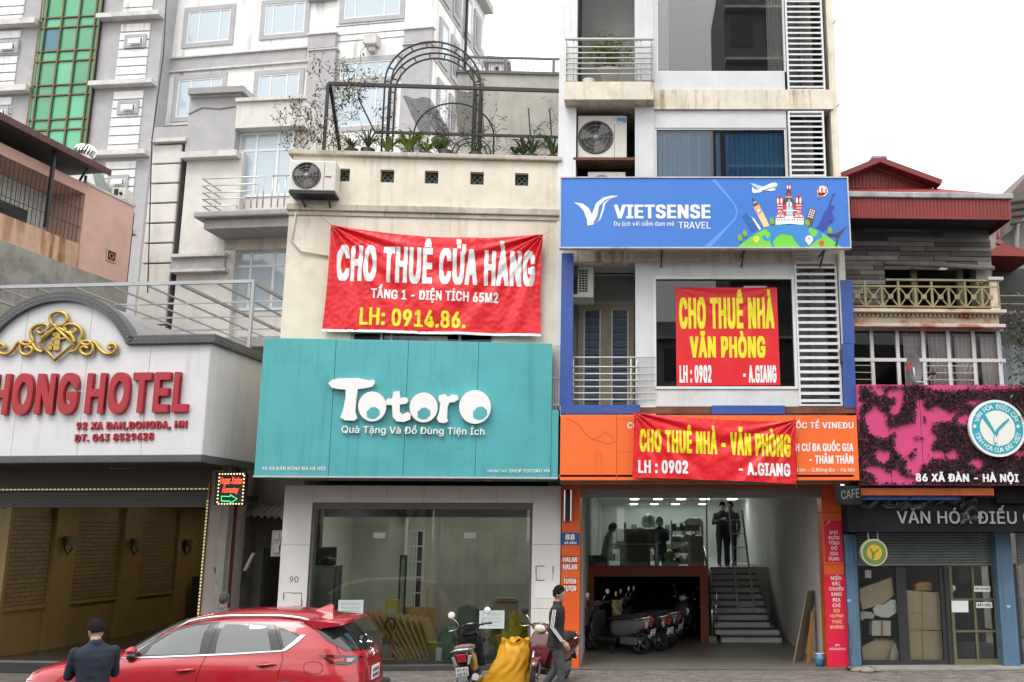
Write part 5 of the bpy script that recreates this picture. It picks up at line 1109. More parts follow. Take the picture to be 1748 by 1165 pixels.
crest([(330,480),(322,460),(340,447),(375,450),(403,470),(410,500),(400,525),(410,545),(440,550),(465,535),(480,545),(500,575),(530,595),(565,588),(580,565),(570,548),(548,548),(540,562),(552,570)],.035,mirror=True)
crest([(345,482),(360,492),(378,482),(374,466)],.03,mirror=True)
crest([(350,585),(380,575),(405,540),(440,530),(462,550),(460,585),(435,600),(408,590),(402,568),(420,558),(440,568)],.033,mirror=True)
for x0,y0,x1,y1 in ((245,535,262,575),(270,490,300,578),(258,515,305,528),(262,486,288,505),(240,545,300,556),(300,512,328,522)):
 q = FH.R(x0 / 2.912,400 + y0 / 2.912,x1 / 2.912,400 + y1 / 2.912,-.04); part('monogram',MB().bbox(q[0],q[1],-.06,-.002,q[2],q[3],.008),GOLD,cr)
part('soffit',MB().box(ul,ub1,.102,WF,zb - .10,zb - .05),mat('dark_soffit',(.05,.05,.05),.7),HT)
# ground storey
def rh(x0,y0,x1,y1,w): return FH.R(x0,y0,x1,y1,w)
uR = FH.U(349,950,WF); uL = FH.U(0,950,WF) - 1.2; up0,up1 = FH.U(353,940,WF),FH.U(395,940,WF)
zs1 = FH.V(180,866,WF); zs0 = FH.V(180,838,WF)
BRN = mat('brown_cladding',(0.11,0.085,0.06),.5,var=.15)
part('lintel',MB().box(uL,up1,WF,WF + .4,zs0,zb - .101),BRN,HT)
sh = part('shutter',MB().box(uL,uR,WF + .1,WF + .14,zs1,zs0),mat('shutter_dark',(0.10,0.095,0.085),.5),HT)
for i in range(5): part('slat',MB().box(uL,uR,WF + .07,WF + .099,zs1 + .01 + i * .06,zs1 + .055 + i * .06),mat('shutter_slat_grey',(0.15,0.145,0.13),.5),sh)
GRAN = mat('speckled_granite',(0.44,0.38,0.34),.5,var=.1,bscale=90,fine=.25)
part('granite_pillar',MB().bbox(up0,up1,WF - .05,WF + .5,0,zb - .141,.01),GRAN,HT)
part('gold_strip',MB().box(uR + .001,up0 - .002,WF - .08,WF + .1,0,zs0 + .15),mat('brass_strip',(0.30,0.18,0.03),.35,metal=.5),HT)
part('maroon_edge',MB().box(up1 + .001,up1 + .05,WF - .03,WF + .02,0,zb - .15),flat('maroon',(.08,.02,.02)),HT)
m = MB(); m2 = MB()
for i in range(48): m.box(uR + .004,uR + .03,WF - .10,WF - .081,.1 + i * .065,.1 + i * .065 + .035)
for i in range(80): m.box(uR - i * .085,uR - i * .085 - .045,WF - .05,WF - .03,zs0 + .02,zs0 + .045)
part('led_rope',m,emit('rope_cream',(.8,.7,.45),.35),HT,kind='stuff')
part('pillar_mark',MB().bar((FH.U(366,970,WF - .051),WF - .055,FH.V(366,968,WF)),(FH.U(370,980,WF - .051),WF - .055,FH.V(371,982,WF)),.015),BLACKP,HT)
# garage: receding panelled wall
IB = mat('ochre_garage_wall',(0.30,0.20,0.075),.5,var=.15)
mB = bpy.data.materials.new('ochre_brick'); mB.use_nodes = True; t_ = mB.node_tree; p_ = t_.nodes['Principled BSDF']; ge = t_.nodes.new('ShaderNodeNewGeometry'); sp = t_.nodes.new('ShaderNodeSeparateXYZ'); cb_ = t_.nodes.new('ShaderNodeCombineXYZ'); t_.links.new(ge.outputs['Position'],sp.inputs[0]); t_.links.new(sp.outputs[1],cb_.inputs[0]); t_.links.new(sp.outputs[2],cb_.inputs[1])
bt = N(t_,'ShaderNodeTexBrick',Scale=1.0); bt.inputs['Brick Width'].default_value = .3; bt.inputs['Row Height'].default_value = .09; bt.inputs['Mortar Size'].default_value = .008
bt.inputs['Color1'].default_value = (.30,.20,.09,1); bt.inputs['Color2'].default_value = (.22,.15,.08,1); bt.inputs['Mortar'].default_value = (.08,.06,.03,1); t_.links.new(cb_.outputs[0],bt.inputs['Vector']); t_.links.new(bt.outputs['Color'],p_.inputs['Base Color']); p_.inputs['Roughness'].default_value = .5
UW = uL + 1.2 - .02; D1 = 13.0; zf_ = .12
zpt = 3.3
part('garage_wall',MB().box(UW - .2,UW,WF + .15,D1,zf_,zpt),IB,HT); part('garage_back',MB().box(UW,uR + 1.0,D1,D1 + .1,zf_,zpt),DARKIN,HT); part('garage_side',MB().box(up1 - .1,up1,WF + .51,D1,zf_,zpt),DARKW,HT)
part('garage_ceiling',MB().box(UW,up1,WF + .15,D1,zpt - .1,zpt),mat('garage_ceiling',(.12,.1,.06),.8),HT)
part('ceiling_tube',MB().box(UW + 1.5,UW + 3.0,4.5,4.62,zpt - .14,zpt - .101).box(UW + 1.5,UW + 3.0,8.5,8.62,zpt - .14,zpt - .101),emit('garage_tube',(1,.85,.6),16.0),HT)
part('garage_floor',MB().box(uL,up1 - .11,WF - .1,D1,0,zf_),mat('dark_polished_floor',(0.06,0.055,0.05),.25,var=.2),HT)
def ws(x,y=1000): return FH.side(x,y,UW)[0]
for x0,x1,yt in ((4,76,881),(112,196,886),(229,290,893)):
 w0_,w1_ = ws(x0),ws(x1); zt2 = FH.side(x0,yt,UW)[1]; part('brick_panel',MB().box(UW + .001,UW + .03,w0_,w1_,1.1,min(zt2,2.9)),mB,HT)
 part('ledge',MB().box(UW,UW + .08,w0_,w1_,1.0,1.08),IB,HT); part('pilaster_edge',MB().box(UW,UW + .09,w0_ - .12,w0_ - .02,zf_,3.15),IB,HT)
 part('pilaster',MB().box(UW,UW + .12,w1_ + .02,w1_ + .75,zf_,3.15),IB,HT)
for i,(x,y,lb) in enumerate(((110,927,'nearest glass wall lamp on the ochre garage pilasters'),(224,930,'middle glass wall lamp on the ochre garage pilasters'),(314,931,'farthest glass wall lamp on the ochre garage wall'))):
 w_,z_ = FH.side(x,y,UW + .12); lm = new_thing('wall_lamp',lb,'lamp',FH,(UW + .12,w_,z_),'wall lamps in the hotel garage')
 part('bracket',MB().tube([(UW + .1,w_,z_ - .05),(UW + .22,w_,z_ - .25),(UW + .32,w_,z_ - .1)],.02,6).ball((UW + .13,w_,z_ + .02),.09,10,(.4,.8,1.5)),BLACKP,lm)
 part('lamp_shade',MB().lathe([(.03,z_ - .1),(.08,z_),(.14,z_ + .12),(.16,z_ + .16)],(UW + .32,w_,0),16),flat('frosted_shade',(.28,.25,.18),.3),lm)
w_,z_ = FH.side(318,1010,UW + 1.5)
solo('dark_cabinet','dark cabinet at the far end of the hotel garage','cabinet',MB().bbox(FH.U(325,1020,9),FH.U(345,1020,9),9,9.5,zf_,1.4),BLACKP,FH)
part('ramp',MB().box(uL,uR,WF - .25,WF - .101,0,.115),mat('ramp_stone',(.2,.19,.18),.7),HT)
m = MB()
for i in range(7): m.box(uL,FH.U(110,1150,1.2),WF - .32 - i * .09,WF - .27 - i * .09,.01,.1 - i * .012)
part('metal_ramp',m,mat('ribbed_ramp',(.06,.06,.065),.5,metal=.4),HT)
# led sign
ls = new_thing('led_sign','small lit homestay LED sign with green arrow hanging at the hotel corner','sign',FH,(0,1.3,3))
WLD = .9; q = rh(371,806,418,862,WLD); part('case',MB().bbox(q[0] - .06,q[1],WLD,WLD + .12,q[2],q[3],.01),BLACKS,ls)
LR = emit('led_red',(1,.09,.04),2.2); LG = emit('led_green',(.05,1,.25),1.6); LW = emit('led_warm',(1,.65,.3),1.6)
part('lettering',text(FH,'Vegas Xadan',375.5,413,826,814,WLD - .002,.0,shear=.3),LR,ls); part('lettering',text(FH,'Homestay',379,407,841,831,WLD - .002,.0,shear=.3),LR,ls)
P = [FH.uv(x,y,WLD) for x,y in ((378,847),(393,847.5),(393,844.5),(405,851.5),(393,859),(393,855.5),(378,855))]
part('arrow',MB().tube([(a,WLD - .004,b) for a,b in P],.006,5,closed=True),LG,ls)
q2 = rh(373,809,415.5,860,WLD)
for i in range(34):
 t = i / 34 * 4; k = int(t); f = t - k; x = (q2[0] + (q2[1] - q2[0]) * f,q2[1],q2[1] - (q2[1] - q2[0]) * f,q2[0])[k]; z = (q2[3],q2[3] - (q2[3] - q2[2]) * f,q2[2],q2[2] + (q2[3] - q2[2]) * f)[k]
 part('bulb',MB().bbox(x - .012,x + .012,WLD - .01,WLD - .0005,z - .012,z + .012,.003),LW,ls)
part('hanger',MB().box(q[0] + .1,q[0] + .14,WLD + .02,WLD + .06,q[3],zb - .1),BLACKP,ls)
# pergola
pg = new_thing('pergola','grey steel pergola frame on the roof behind the hotel sign','pergola',FH,(-3,WF,ztr)); WPG = 1.9
zpg = FH.V(220,485,WPG); ue = FH.U(435,481,WPG); PST = mat('galvanised_steel',(0.38,0.40,0.41),.4,var=.15,metal=.5)
part('beam',MB().bar((ul - 1,WPG,zpg),(ue,WPG,zpg),.06,.07),PST,pg); part('post',MB().bar((ue - .02,WPG,FH.V(420,600,WPG)),(ue - .02,WPG,zpg - .036),.06),PST,pg)
for k,x in enumerate((-60,0,62,125,190,250,309,372,433)):
 u = FH.U(x,485,WPG); th = .06 if k in (6,8,0) else .035; part('rafter',MB().bar((u,WPG + .04,zpg - .03),(u,8.5,zpg - .03),th),PST,pg)
for w_ in (3.4,4.8,6.2): part('purlin',MB().bar((FH.U(195,515,w_),w_,zpg - .06),(ue,w_,zpg - .06),.035),PST,pg)
# ------------------ alley between hotel and cream house
FA = Frame(FH.W((up1,WF,0)).x + .02,20.4,0)
al = new_thing('alley_wall','dark grey alley wall with a dark doorway between the hotel and the cream house','wall',FA,(.5,0,0))
aw = F9.W((pL0,0,0)).x + .3 - FA.o.x
part('wall',MB().box(-.05,.25,0,.2,0,5.6).box(.25,aw,0,.2,2.25,5.6),DARKW,al); part('doorway',MB().box(.25,aw,1.2,1.3,0,2.25),BLACKP,al)
part('side_wall',MB().box(-.2,-.05,-1.2,.2,0,2.0).box(-.2,-.05,-1.2,.2,2.0,5.3),GREYC,al)
part('upper_wall',MB().box(-.05,aw,.21,.4,5.61,6.0),GREYC,al)
cn = new_thing('corrugated_canopy','small ragged corrugated canopy over the alley doorway','canopy',FA,(.6,-.3,2.6))
za = FA.V(450,880,-.5); uu0,uu1 = FA.U(416,880,-.5),FA.U(490,880,-.5)
part('sheet',MB().grid(lambda s,t: (uu0 + (uu1 - uu0) * s,-.55 + .55 * t,za + .22 * t + .03 * math.sin(s * 40) - .05 * s),120,4),mat('old_cement_sheet',(.16,.155,.14),.95,var=.4),cn)
mt = new_thing('meter_board','white electric meter board with two boxes in the dark alley','meter',FA,(.9,-.4,2))
a,b,c,d = FA.R(463,905,487,950,-.35)
part('board',MB().bbox(a,b,-.35,-.25,c,d,.01),WHITE,mt)
for y0,y1 in ((909,921),(930,944)): q = FA.R(467,y0,476,y1,-.4); part('meter_box',MB().bbox(q[0],q[1],-.4,-.351,q[2],q[3],.01),WHITE,mt)
part('wires',MB().tube([(b - .05,-.37,d),(b - .08,-.4,(c + d) / 2),(b - .12,-.37,c + .05)],.008,5),BLACKP,mt)
p0,p1 = FA.uv(418,974,-.5),FA.uv(433,944,-.5)
solo('tube_lamp','white tube lamp batten tilted on a pole in the dark alley','lamp',MB().bar((p0[0],-.5,p0[1]),(p1[0],-.5,p1[1]),.10,.04),WHITE,FA)
p2 = FA.uv(398,1035,-.5); solo('cable_pole','thin dark pole rising to the tilted tube lamp','pole',MB().tube([(p2[0],-.48,.1),(p2[0] + .03,-.48,p2[1]),(p0[0] + .02,-.48,p0[1] + .05)],.02,6),BLACKP,FA)
cam_ = new_thing('flood_lamp','small black flood lamp bracketed at the corner of the hotel sign box','lamp',FH,(.2,2.0,4.5))
q = rh(409,668,417,686,1.9); part('head',MB().bbox(q[0],q[1],1.85,2.0,q[2],q[3],.01),BLACKS,cam_); part('bracket',MB().bar((q[0] + .04,1.95,q[3]),(q[0] - .2,1.95,q[3] + .1),.02),STEEL,cam_)
part('pipe',MB().tube([(q[1],2.1,q[3] - .1),(q[1] + .1,2.1,q[2] - .3),(q[1] + .12,2.1,q[2] - 1.2),(q[1] + .5,2.1,q[2] - 1.3)],.04,8),GREYC,cam_)
# ================================================================== buildings behind
WST = mat('stained_white_render',(0.80,0.80,0.79),.8,var=.08,streak=.8,dirt=(.30,.30,.28),bump=.05,stretch=(3,3,.22),thr=(.5,.68))
GST = mat('stained_grey_render',(0.41,0.40,0.41),.85,var=.12,streak=.5,dirt=(.55,.54,.55),bump=.05,stretch=(3,3,.25),thr=(.6,.75))
LEDG = mat('pale_ledge',(0.60,0.59,0.57),.85,var=.15,streak=.7,dirt=(.2,.19,.18),stretch=(2,2,1))
WFR = mat('white_window_frame',(0.70,0.71,0.72),.4,var=.04,bump=0)
GJ = mat('groove_dark',(0.16,0.16,0.16),.9)
def window(fr,par,x0,y0,x1,y1,w,sur=None,muls=(.5,),trans=(),glassm=None,reveal=.12,fw=.06,sb=.22):
 """window set into the wall plane w: surround proud of the wall, frame, panes"""
 u0,u1,v0,v1 = fr.R(x0,y0,x1,y1,w); gm = glassm or SKYGL
 if sur: part('surround',MB().box(u0 - sb,u0,w - .06,w + .02,v0 - sb,v1 + sb).box(u1,u1 + sb,w - .06,w + .02,v0 - sb,v1 + sb).box(u0,u1,w - .06,w + .02,v1,v1 + sb).box(u0,u1,w - .06,w + .02,v0 - sb,v0),sur,par)
 m = MB().box(u0,u0 + fw,w - .04,w + .03,v0,v1).box(u1 - fw,u1,w - .04,w + .03,v0,v1).box(u0 + fw,u1 - fw,w - .04,w + .03,v1 - fw,v1).box(u0 + fw,u1 - fw,w - .04,w + .03,v0,v0 + fw)
 for q in muls: m.box(u0 + (u1 - u0) * q - fw / 2,u0 + (u1 - u0) * q + fw / 2,w - .035,w + .03,v0 + fw,v1 - fw)
 for q in trans: m.box(u0 + fw,u1 - fw,w - .03,w + .025,v0 + (v1 - v0) * q - fw / 2,v0 + (v1 - v0) * q + fw / 2)
 f = part('window_frame',m,WFR,par)
 us = [0] + list(muls) + [1]; zs = [0] + list(trans) + [1]
 for a,b in zip(us,us[1:]):
  for c,d in zip(zs,zs[1:]):
   dx = random.uniform(-.004,.004); part('pane',MB().box(u0 + (u1 - u0) * a + fw / 2,u0 + (u1 - u0) * b - fw / 2,w - .012 + dx,w - .006 + dx,v0 + (v1 - v0) * c + fw / 2,v0 + (v1 - v0) * d - fw / 2),gm,f)
 return f
WGL = flat('milky_window_glass',(.42,.50,.56),.05,0.0,spec=1.0)
def b_(fr,par,name,x0,y0,x1,y1,w0,w1,m): u0,u1,v0,v1 = fr.R(x0,y0,x1,y1,w0); return part(name,MB().box(u0,u1,w0,w1,v0,v1),m,par)
# ---- tall white block
d_ = ray(270,100); t_ = 42 / d_.y; FW_ = Frame((d_ * t_).x,42,-9)
TB = new_thing('hotel_tower','tall white and grey hotel block with grey framed windows behind the cream house','building',FW_,(6,0,0))
R1 = FW_.U(741,60)
wEnd = FW_.side(828,34,R1)[0]
part('wall',MB().box(0,R1,0,wEnd,0,FW_.V(400,-160)),WST,TB)
def band(fr,par,name,x0,x1,ya,yb,w0,w1,m,slope=0): 
 xm = (x0 + x1) / 2; v1,v0 = fr.V(xm,ya,w0),fr.V(xm,yb,w0); part(name,MB().box(fr.U(x0,ya,w0),fr.U(x1,ya,w0),w0,w1,v0,v1),m,par)
for (x0,x1,ya,yb) in ((270,523,91,112),(255,523,207,236)):
 band(FW_,TB,'grey_band',x0,x1,ya,yb,-.04,-.001,GST); band(FW_,TB,'ledge',x0,x1,ya - 2.5,ya,-.14,-.001,LEDG); band(FW_,TB,'ledge',x0,x1,yb,yb + 2.5,-.14,-.001,LEDG)
for (x0,x1,ya,yb) in ((526,573,57,81),(527,573,84,250),(690,738,48,71),(688,735,74,250),(526,573,-20,-2)):
 band(FW_,TB,'grey_pilaster',x0,x1,ya,yb,-.25,-.001,GST); band(FW_,TB,'ledge',x0 - 2,x1 + 2,ya - 2,ya,-.33,-.001,LEDG)
for a in ((573,690,40,41),(573,690,55,56),(573,690,66,67),(573,690,96,99)): band(FW_,TB,'groove',*a,-.02,-.001,GJ)
for a,ms in (((321,18,393,72),(.27,.76)),((453,6,521,58),(.2,.75)),((589,-25,684,29),(.2,.72)),((303,135,378,198),(.3,.75)),((440,127,510,200),(.3,.7)),((581,105,677,133),(.28,.72)),((572,150,668,215),(.28,.72))): window(FW_,TB,*a,0,GST,ms,(),WGL)
u0,u1,v0,v1 = FW_.R(621,68,643,76,-.4); part('ornament',MB().bbox(u0,u1,-.5,0,v0,v1 + .3,.05).bbox(u0 + .15,u1 - .15,-.3,0,v0 - .25,v0,.05),LEDG,TB)
# right flank of the tower,receding
def fl(name,y0s,x0,x1,z0_,z1_,m,th=.04): part(name,MB().box(R1 + .001,R1 + th,x0,x1,z0_,z1_),m,TB)
HT_ = FW_.side(828,34,R1); wEnd = HT_[0]
part('eave',MB().box(R1 + .005,R1 + .45,-.3,wEnd,HT_[1] + .3,HT_[1] + .7),GST,TB)
for zz in (FW_.side(745,75,R1)[1],FW_.side(745,190,R1)[1],FW_.side(745,-40,R1)[1]): fl('grey_band',0,0,wEnd,zz - .9,zz,GST)
for k,w_ in enumerate([wEnd * q for q in (.08,.30,.52,.74)]):
 for j,zz in enumerate((FW_.side(745,20,R1)[1],FW_.side(745,130,R1)[1],FW_.side(745,-95,R1)[1])):
  f = part('window_frame',MB().box(R1 + .001,R1 + .1,w_,w_ + wEnd * .15,zz - 2.2,zz),GST,TB); part('pane',MB().box(R1 + .101,R1 + .12,w_ + .2,w_ + wEnd * .15 - .2,zz - 1.9,zz - .3),DGLASS if k % 2 else WGL,f)
part('downpipe',MB().tube([(R1 + .15,3.9,5),(R1 + .15,3.9,HT_[1] + .2)],.08,6),BLACKP,TB)
# ---- green glazed block
d_ = ray(270,130); t_ = 41 / d_.y; FG = Frame((d_ * t_).x,41,-6)
GB = new_thing('glazed_tower','grey and white tower with a tall green glass stair front at the far left','building',FG,(-5,0,0))
part('wall',MB().box(FG.U(-60,130),0,.0,12,0,FG.V(150,-160)),GST,GB)
Uc = [FG.U(x,130) for x in (62,71,99,128,156,164)]
zz0 = FG.V(110,264); zp0 = [0,264]; per = (FG.V(110,-30) - zz0) / 5.1
part('glazing_backing',MB().box(Uc[0],Uc[-1],-.10,-.001,zz0 - 1,FG.V(150,-160)),BLACKP,GB)
GRN = [mat('green_glass_%s' % k,c,.12,var=.1,scale=.6,bump=0,spec=.8,fine=0) for k,c in (('a',(0.08,0.36,0.18)),('b',(0.10,0.44,0.24)),('c',(0.065,0.31,0.15)))]; BLG = mat('blue_glass_film',(0.03,0.17,0.22),.15,bump=0,spec=.8)
MUL = mat('bronze_mullion',(0.16,0.10,0.04),.45,metal=.4,bump=0)
z = zz0; rnd = random.Random(9)
for r_ in range(7):
 for (a,b) in ((0,.66),(.70,.96)):
  for c in range(5):
   g_ = BLG if (r_ == 3 and c == 1 and a == 0) else rnd.choice(GRN); part('pane',MB().box(Uc[c] + .03,Uc[c + 1] - .03,-.13,-.105,z + per * a + .03,z + per * b),g_,GB)
  part('transom',MB().box(Uc[0],Uc[-1],-.20,-.131,z + per * b + .0,z + per * b + per * .035),MUL,GB)
 z += per
for u in Uc: part('mullion',MB().box(u - .04,u + .04,-.22,-.201,zz0,z),MUL,GB)
for zc1,xs_ in ((28,None),(142,None),(261,None),(-85,None)):
 zv = FG.V(225,zc1); part('ledge',MB().box(FG.U(163,130),0,-.45,-.001,zv - .22,zv),LEDG,GB); part('ledge',MB().box(FG.U(-60,130),FG.U(59,130),-.45,-.001,zv - .28,zv),LEDG,GB)
fz = [FG.V(225,y) for y in (380,263,144,30,-84)]
for a,b in zip(fz,fz[1:]):
 for (x0,x1) in ((199,249),(-30,27)):
  n = 7; st_ = (b - a - .35) / n; L,R_2 = FG.U(x0,130),FG.U(x1,130)
  pieces('cladding_panel',MB().bbox(0,R_2 - L,0,.08,0,st_ - .06,.015),WST,GB,[(L,-.081,a + .05 + st_ * i) for i in range(n)])
for a in ((218,64,245,77),(206,177,232,190),(189,304,214,317),(-2,73,27,87),(-20,187,10,202)):
 window(FG,GB,*a,-.1,GST,(),(),DGLASS,sb=.14); q = FG.R(*a,-.2); part('vent_sash',MB().box(q[0] + .1,q[1] - .1,-.32,-.26,q[2] + .05,q[3] - .1),WFR,GB)
# ---- nearer pale tier with balcony
d_ = ray(303,400); t_ = 29 / d_.y; FN = Frame((d_ * t_).x,29,-6)
NB = new_thing('balcony_block','pale stained block with a steel railed balcony and tall sky reflecting windows','building',FN,(2,0,0))
def nb(name,x0,y0,x1,y1,w0,w1,m): return b_(FN,NB,name,x0,y0,x1,y1,w0,w1,m)
OFFW = mat('grubby_off_white',(0.64,0.62,0.58),.85,var=.1,streak=.6,dirt=(.3,.29,.26),patch=.2,patch_col=(.45,.43,.4),stretch=(3,3,.3))
uW0,uW1,vW0,vW1 = FN.R(403,222,500,332,0)
nb('wall',303,262,400,640,0,6,OFFW)
part('wall',MB().box(FN.U(400,450),FN.U(520,450),0.25,6,0,FN.V(440,222)),OFFW,NB)
nb('wall',403,168,520,216,-.15,6,OFFW); nb('ledge',402,164,520,170,-.25,6,LEDG)
nb('grey_block',320,163,403,257,-.1,6,GST); nb('coping',321,148,415,158,-.35,6,mat('grey_coping',(.3,.29,.29),.8,var=.2)); nb('coping_lower',323,158.5,408,163.5,-.2,6,LEDG)
nb('ledge',308,257,403,267,-.3,6,LEDG)
nb('ledge',290,432,384,437,-.25,6,LEDG); nb('grey_band',292,437.5,383,457,-.12,6,GST); nb('ledge',290,457.5,384,463,-.25,6,LEDG)
nb('wall',384,386,520,425,.0,.24,OFFW)
window(FN,NB,406,226,500,336,.25,None,(.33,.72),(.72,),WGL,fw=.08)
window(FN,NB,388,428,500,530,.25,None,(.35,.7),(.74,),WGL,fw=.08)
window(FN,NB,405,650,500,690,.25,None,(.4,),(.6,),WGL,fw=.08)
u0,u1,v0,v1 = FN.R(330,357,520,368,-1.3)
part('balcony_slab',MB().bbox(u0,u1,-1.3,.2,v0,v1,.05).box(u0 + .25,u1,-1.1,.2,FN.V(430,384,-1.3),v0 - .001),mat('grey_balcony_edge',(.32,.31,.31),.8,var=.15,streak=.5,dirt=(.1,.1,.1)),NB)
u0,u1,v0,v1 = FN.R(440,590,520,606,-1.0); part('balcony_slab',MB().box(FN.U(340,560,-1.0),u1,-1.0,.2,FN.V(400,592,-1.),FN.V(400,575,-1.)),mat('grey_balcony_edge',(.32,.31,.31)),NB)
rl = part('railing',MB().tube([(FN.U(345,350,-1.2),-1.2,v0),(FN.U(345,350,-1.2),-1.2,v0 + .1)],.02,5),STEEL,NB)
RB = part('railing_rail',MB(),STEEL,NB)
zb_ = FN.V(400,356,-1.2)
for k,(y,xe) in enumerate(((303,452),(315,441),(327,430),(338,418),(350,405))):
 z_ = FN.V(400,y,-1.2); ue_ = FN.U(xe,y,-1.2); part('rail',MB().tube([(FN.U(346,y,-1.2),-.1,z_),(FN.U(346,y,-1.2),-1.2,z_),(ue_,-1.2,z_),(ue_,-1.2,zb_)],.025,6),STEEL,NB)
for k,x in enumerate((465,476,487,498)): ue_ = FN.U(x,320,-1.2); part('post',MB().tube([(ue_,-1.2,zb_),(ue_,-1.2,FN.V(x,300 + (k % 2) * 8,-1.2))],.022,6),STEEL,NB)
part('rail',MB().tube([(FN.U(465,300,-1.2),-1.2,FN.V(465,300,-1.2)),(FN.U(520,300,-1.2),-1.2,FN.V(465,300,-1.2))],.025,6),STEEL,NB)
# left rusticated strip
nr = 8; a0 = FN.V(275,520); a1 = FN.V(275,246); st_ = FN.V(275,246) - FN.V(275,279)
L,R_2 = FN.U(253,350),FN.U(303,350) - .02
part('wall',MB().box(L + .02,R_2,.06,6,0,a1 - .02),GJ,NB)
n = int((a1 - 3) / st_) + 1
pieces('cladding_panel',MB().bbox(0,R_2 - L,0,.1,0,st_ - .05,.02),OFFW,NB,[(L,-.04,a1 - st_ * (i + 1)) for i in range(n)])
part('ledge',MB().box(L - .05,R_2 + .2,-.2,6,a1 - .0,a1 + .12),LEDG,NB)
nb('grey_band',258,216,322,240,.3,6,GST)
# cables between the houses
solo('cable','thin black cable running down the white tower edge','cable',MB().tube([FN.W((L,-.3,a1 + 7)),FN.W((L + .2,-.3,a1 + 3)),FN.W((L + .1,-.3,a1)),FN.W((L + .5,-.35,a1 - 5))],.02,5),BLACKP,WORLD)
part('leaf_stain',MB().tube([(FN.U(322,195,-.11),-.11,FN.V(322,195,-.1)),(FN.U(345,184,-.11),-.11,FN.V(345,184,-.1)),(FN.U(375,186,-.11),-.11,FN.V(375,186,-.1)),(FN.U(402,182,-.11),-.11,FN.V(402,182,-.1))],.02,4),GJ,NB)
# ---- pink house at the far left
FP = Frame(-14.157,27,79.4)
PH = new_thing('pink_house','pink stained house with a barred balcony and dark tin roof at the far left','house',FP,(-2,1,0))
PINK = mat('pink_plaster',(0.68,0.44,0.37),.85,var=.1,streak=.45,dirt=(.35,.2,.12),patch=.2,patch_col=(.48,.34,.28),stretch=(2,2,.3))
PINKR = mat('rust_run_pink_plaster',(0.62,0.42,0.30),.85,var=.1,streak=1.0,dirt=(.28,.12,.04),stretch=(4,4,.5),thr=(.46,.58))
part('wall',MB().box(-2.2,-.28,0,2.5,9.45,11.83),PINK,PH); part('wall',MB().box(-9,-2.201,-.03,.15,9.45,10.12),PINKR,PH)
part('lower_wall',MB().box(-9,-.28,-.08,3,3,9.449),GREYC,PH)
part('roof_slab',MB().box(-9,-2.201,0,2.5,11.55,11.83),PINK,PH)
part('back_wall',MB().box(-9,-2.2,1.10,1.2,10.12,11.55),mat('grey_tile_wall',(.33,.35,.34),.6),PH)
m = MB(); k = 0
for i in range(9):
 for j in range(9):
  x,z = -2.35 - i * .19,10.15 + j * .16
  if (i + j) % 2: m.box(x - .17,x,1.06,1.09,z,z + .075); m.box(x - .17,x,1.06,1.09,z + .083,z + .152)
  else: m.box(x - .08,x,1.06,1.09,z,z + .15); m.box(x - .17,x - .09,1.06,1.09,z,z + .15)
part('wall_tile',m,mat('pale_grey_tile',(.72,.75,.74),.4),PH,kind='stuff')
for i in range(28): part('bar',MB().tube([(-2.3 - i * .14,.06,10.12),(-2.3 - i * .14,.06,11.55 + (.25 if i % 3 else 0))],.008,4),BLACKP,PH)
for z_ in (10.6,11.1): part('bar',MB().tube([(-7,.06,z_),(-2.2,.06,z_)],.01,4),BLACKP,PH)
part('shutter_box',MB().box(-4.3,-3.3,.7,1.0,10.12,10.75),DARKIN,PH)
part('post',MB().bar((-3.75,-.3,10.1),(-3.75,-.3,12.2),.08),BLACKP,PH)
RF = mat('dark_maroon_fascia',(.10,.03,.03),.6,var=.2)
part('tin_roof',MB().box(-9,-2.1,-.55,3,12.16,12.2),mat('dark_tin_roof',(.05,.05,.05),.7,var=.2),PH); part('fascia',MB().box(-9,-2.05,-.6,-.55,12.08,12.25),RF,PH)
part('roof_stay',MB().bar((-2.6,-.3,12.1),(-2.2,.3,11.83),.05).bar((-2.15,.1,11.83),(-2.15,.1,12.1),.05),BLACKP,PH)
part('opening',MB().box(-1.16,-.86,-.012,-.002,10.02,10.28),BLACKP,PH)
ogz = part('vent_grille',MB().box(-1.2,-.82,-.035,-.013,10.28,10.31).box(-1.2,-.82,-.035,-.013,9.99,10.02).box(-1.2,-1.17,-.035,-.013,10.02,10.28).box(-.85,-.82,-.035,-.013,10.02,10.28).tube([(-1.01 + .08 * math.cos(i * .7),-.02,10.15 + .08 * math.sin(i * .7)) for i in range(9)],.01,4,closed=True),PINK,PH)
part('top_ledge',MB().box(-2.25,-.26,-.03,2.5,11.831,11.90),LEDG,PH)
m = MB(); blades(m,(-4.6,.3,10.2),60,.45,.02,5,1,.8); solo('balcony_plant','wispy green plant behind the bars of the pink house balcony','plant',m,GREENLEAF,FP)
rs = new_thing('rusty_sheet','rusty corrugated sheet closing the gap beside the pink house','sheet',FP,(0,.2,8))
part('sheet',MB().grid(lambda s,t: (-.25 + .55 * s,.15 + .03 * math.sin(s * 60) + .3 * s,8.5 + 3.35 * t),60,2),mat('rusty_sheet',(.11,.05,.035),.8,var=.4,streak=.6,dirt=(.2,.09,.05)),rs)
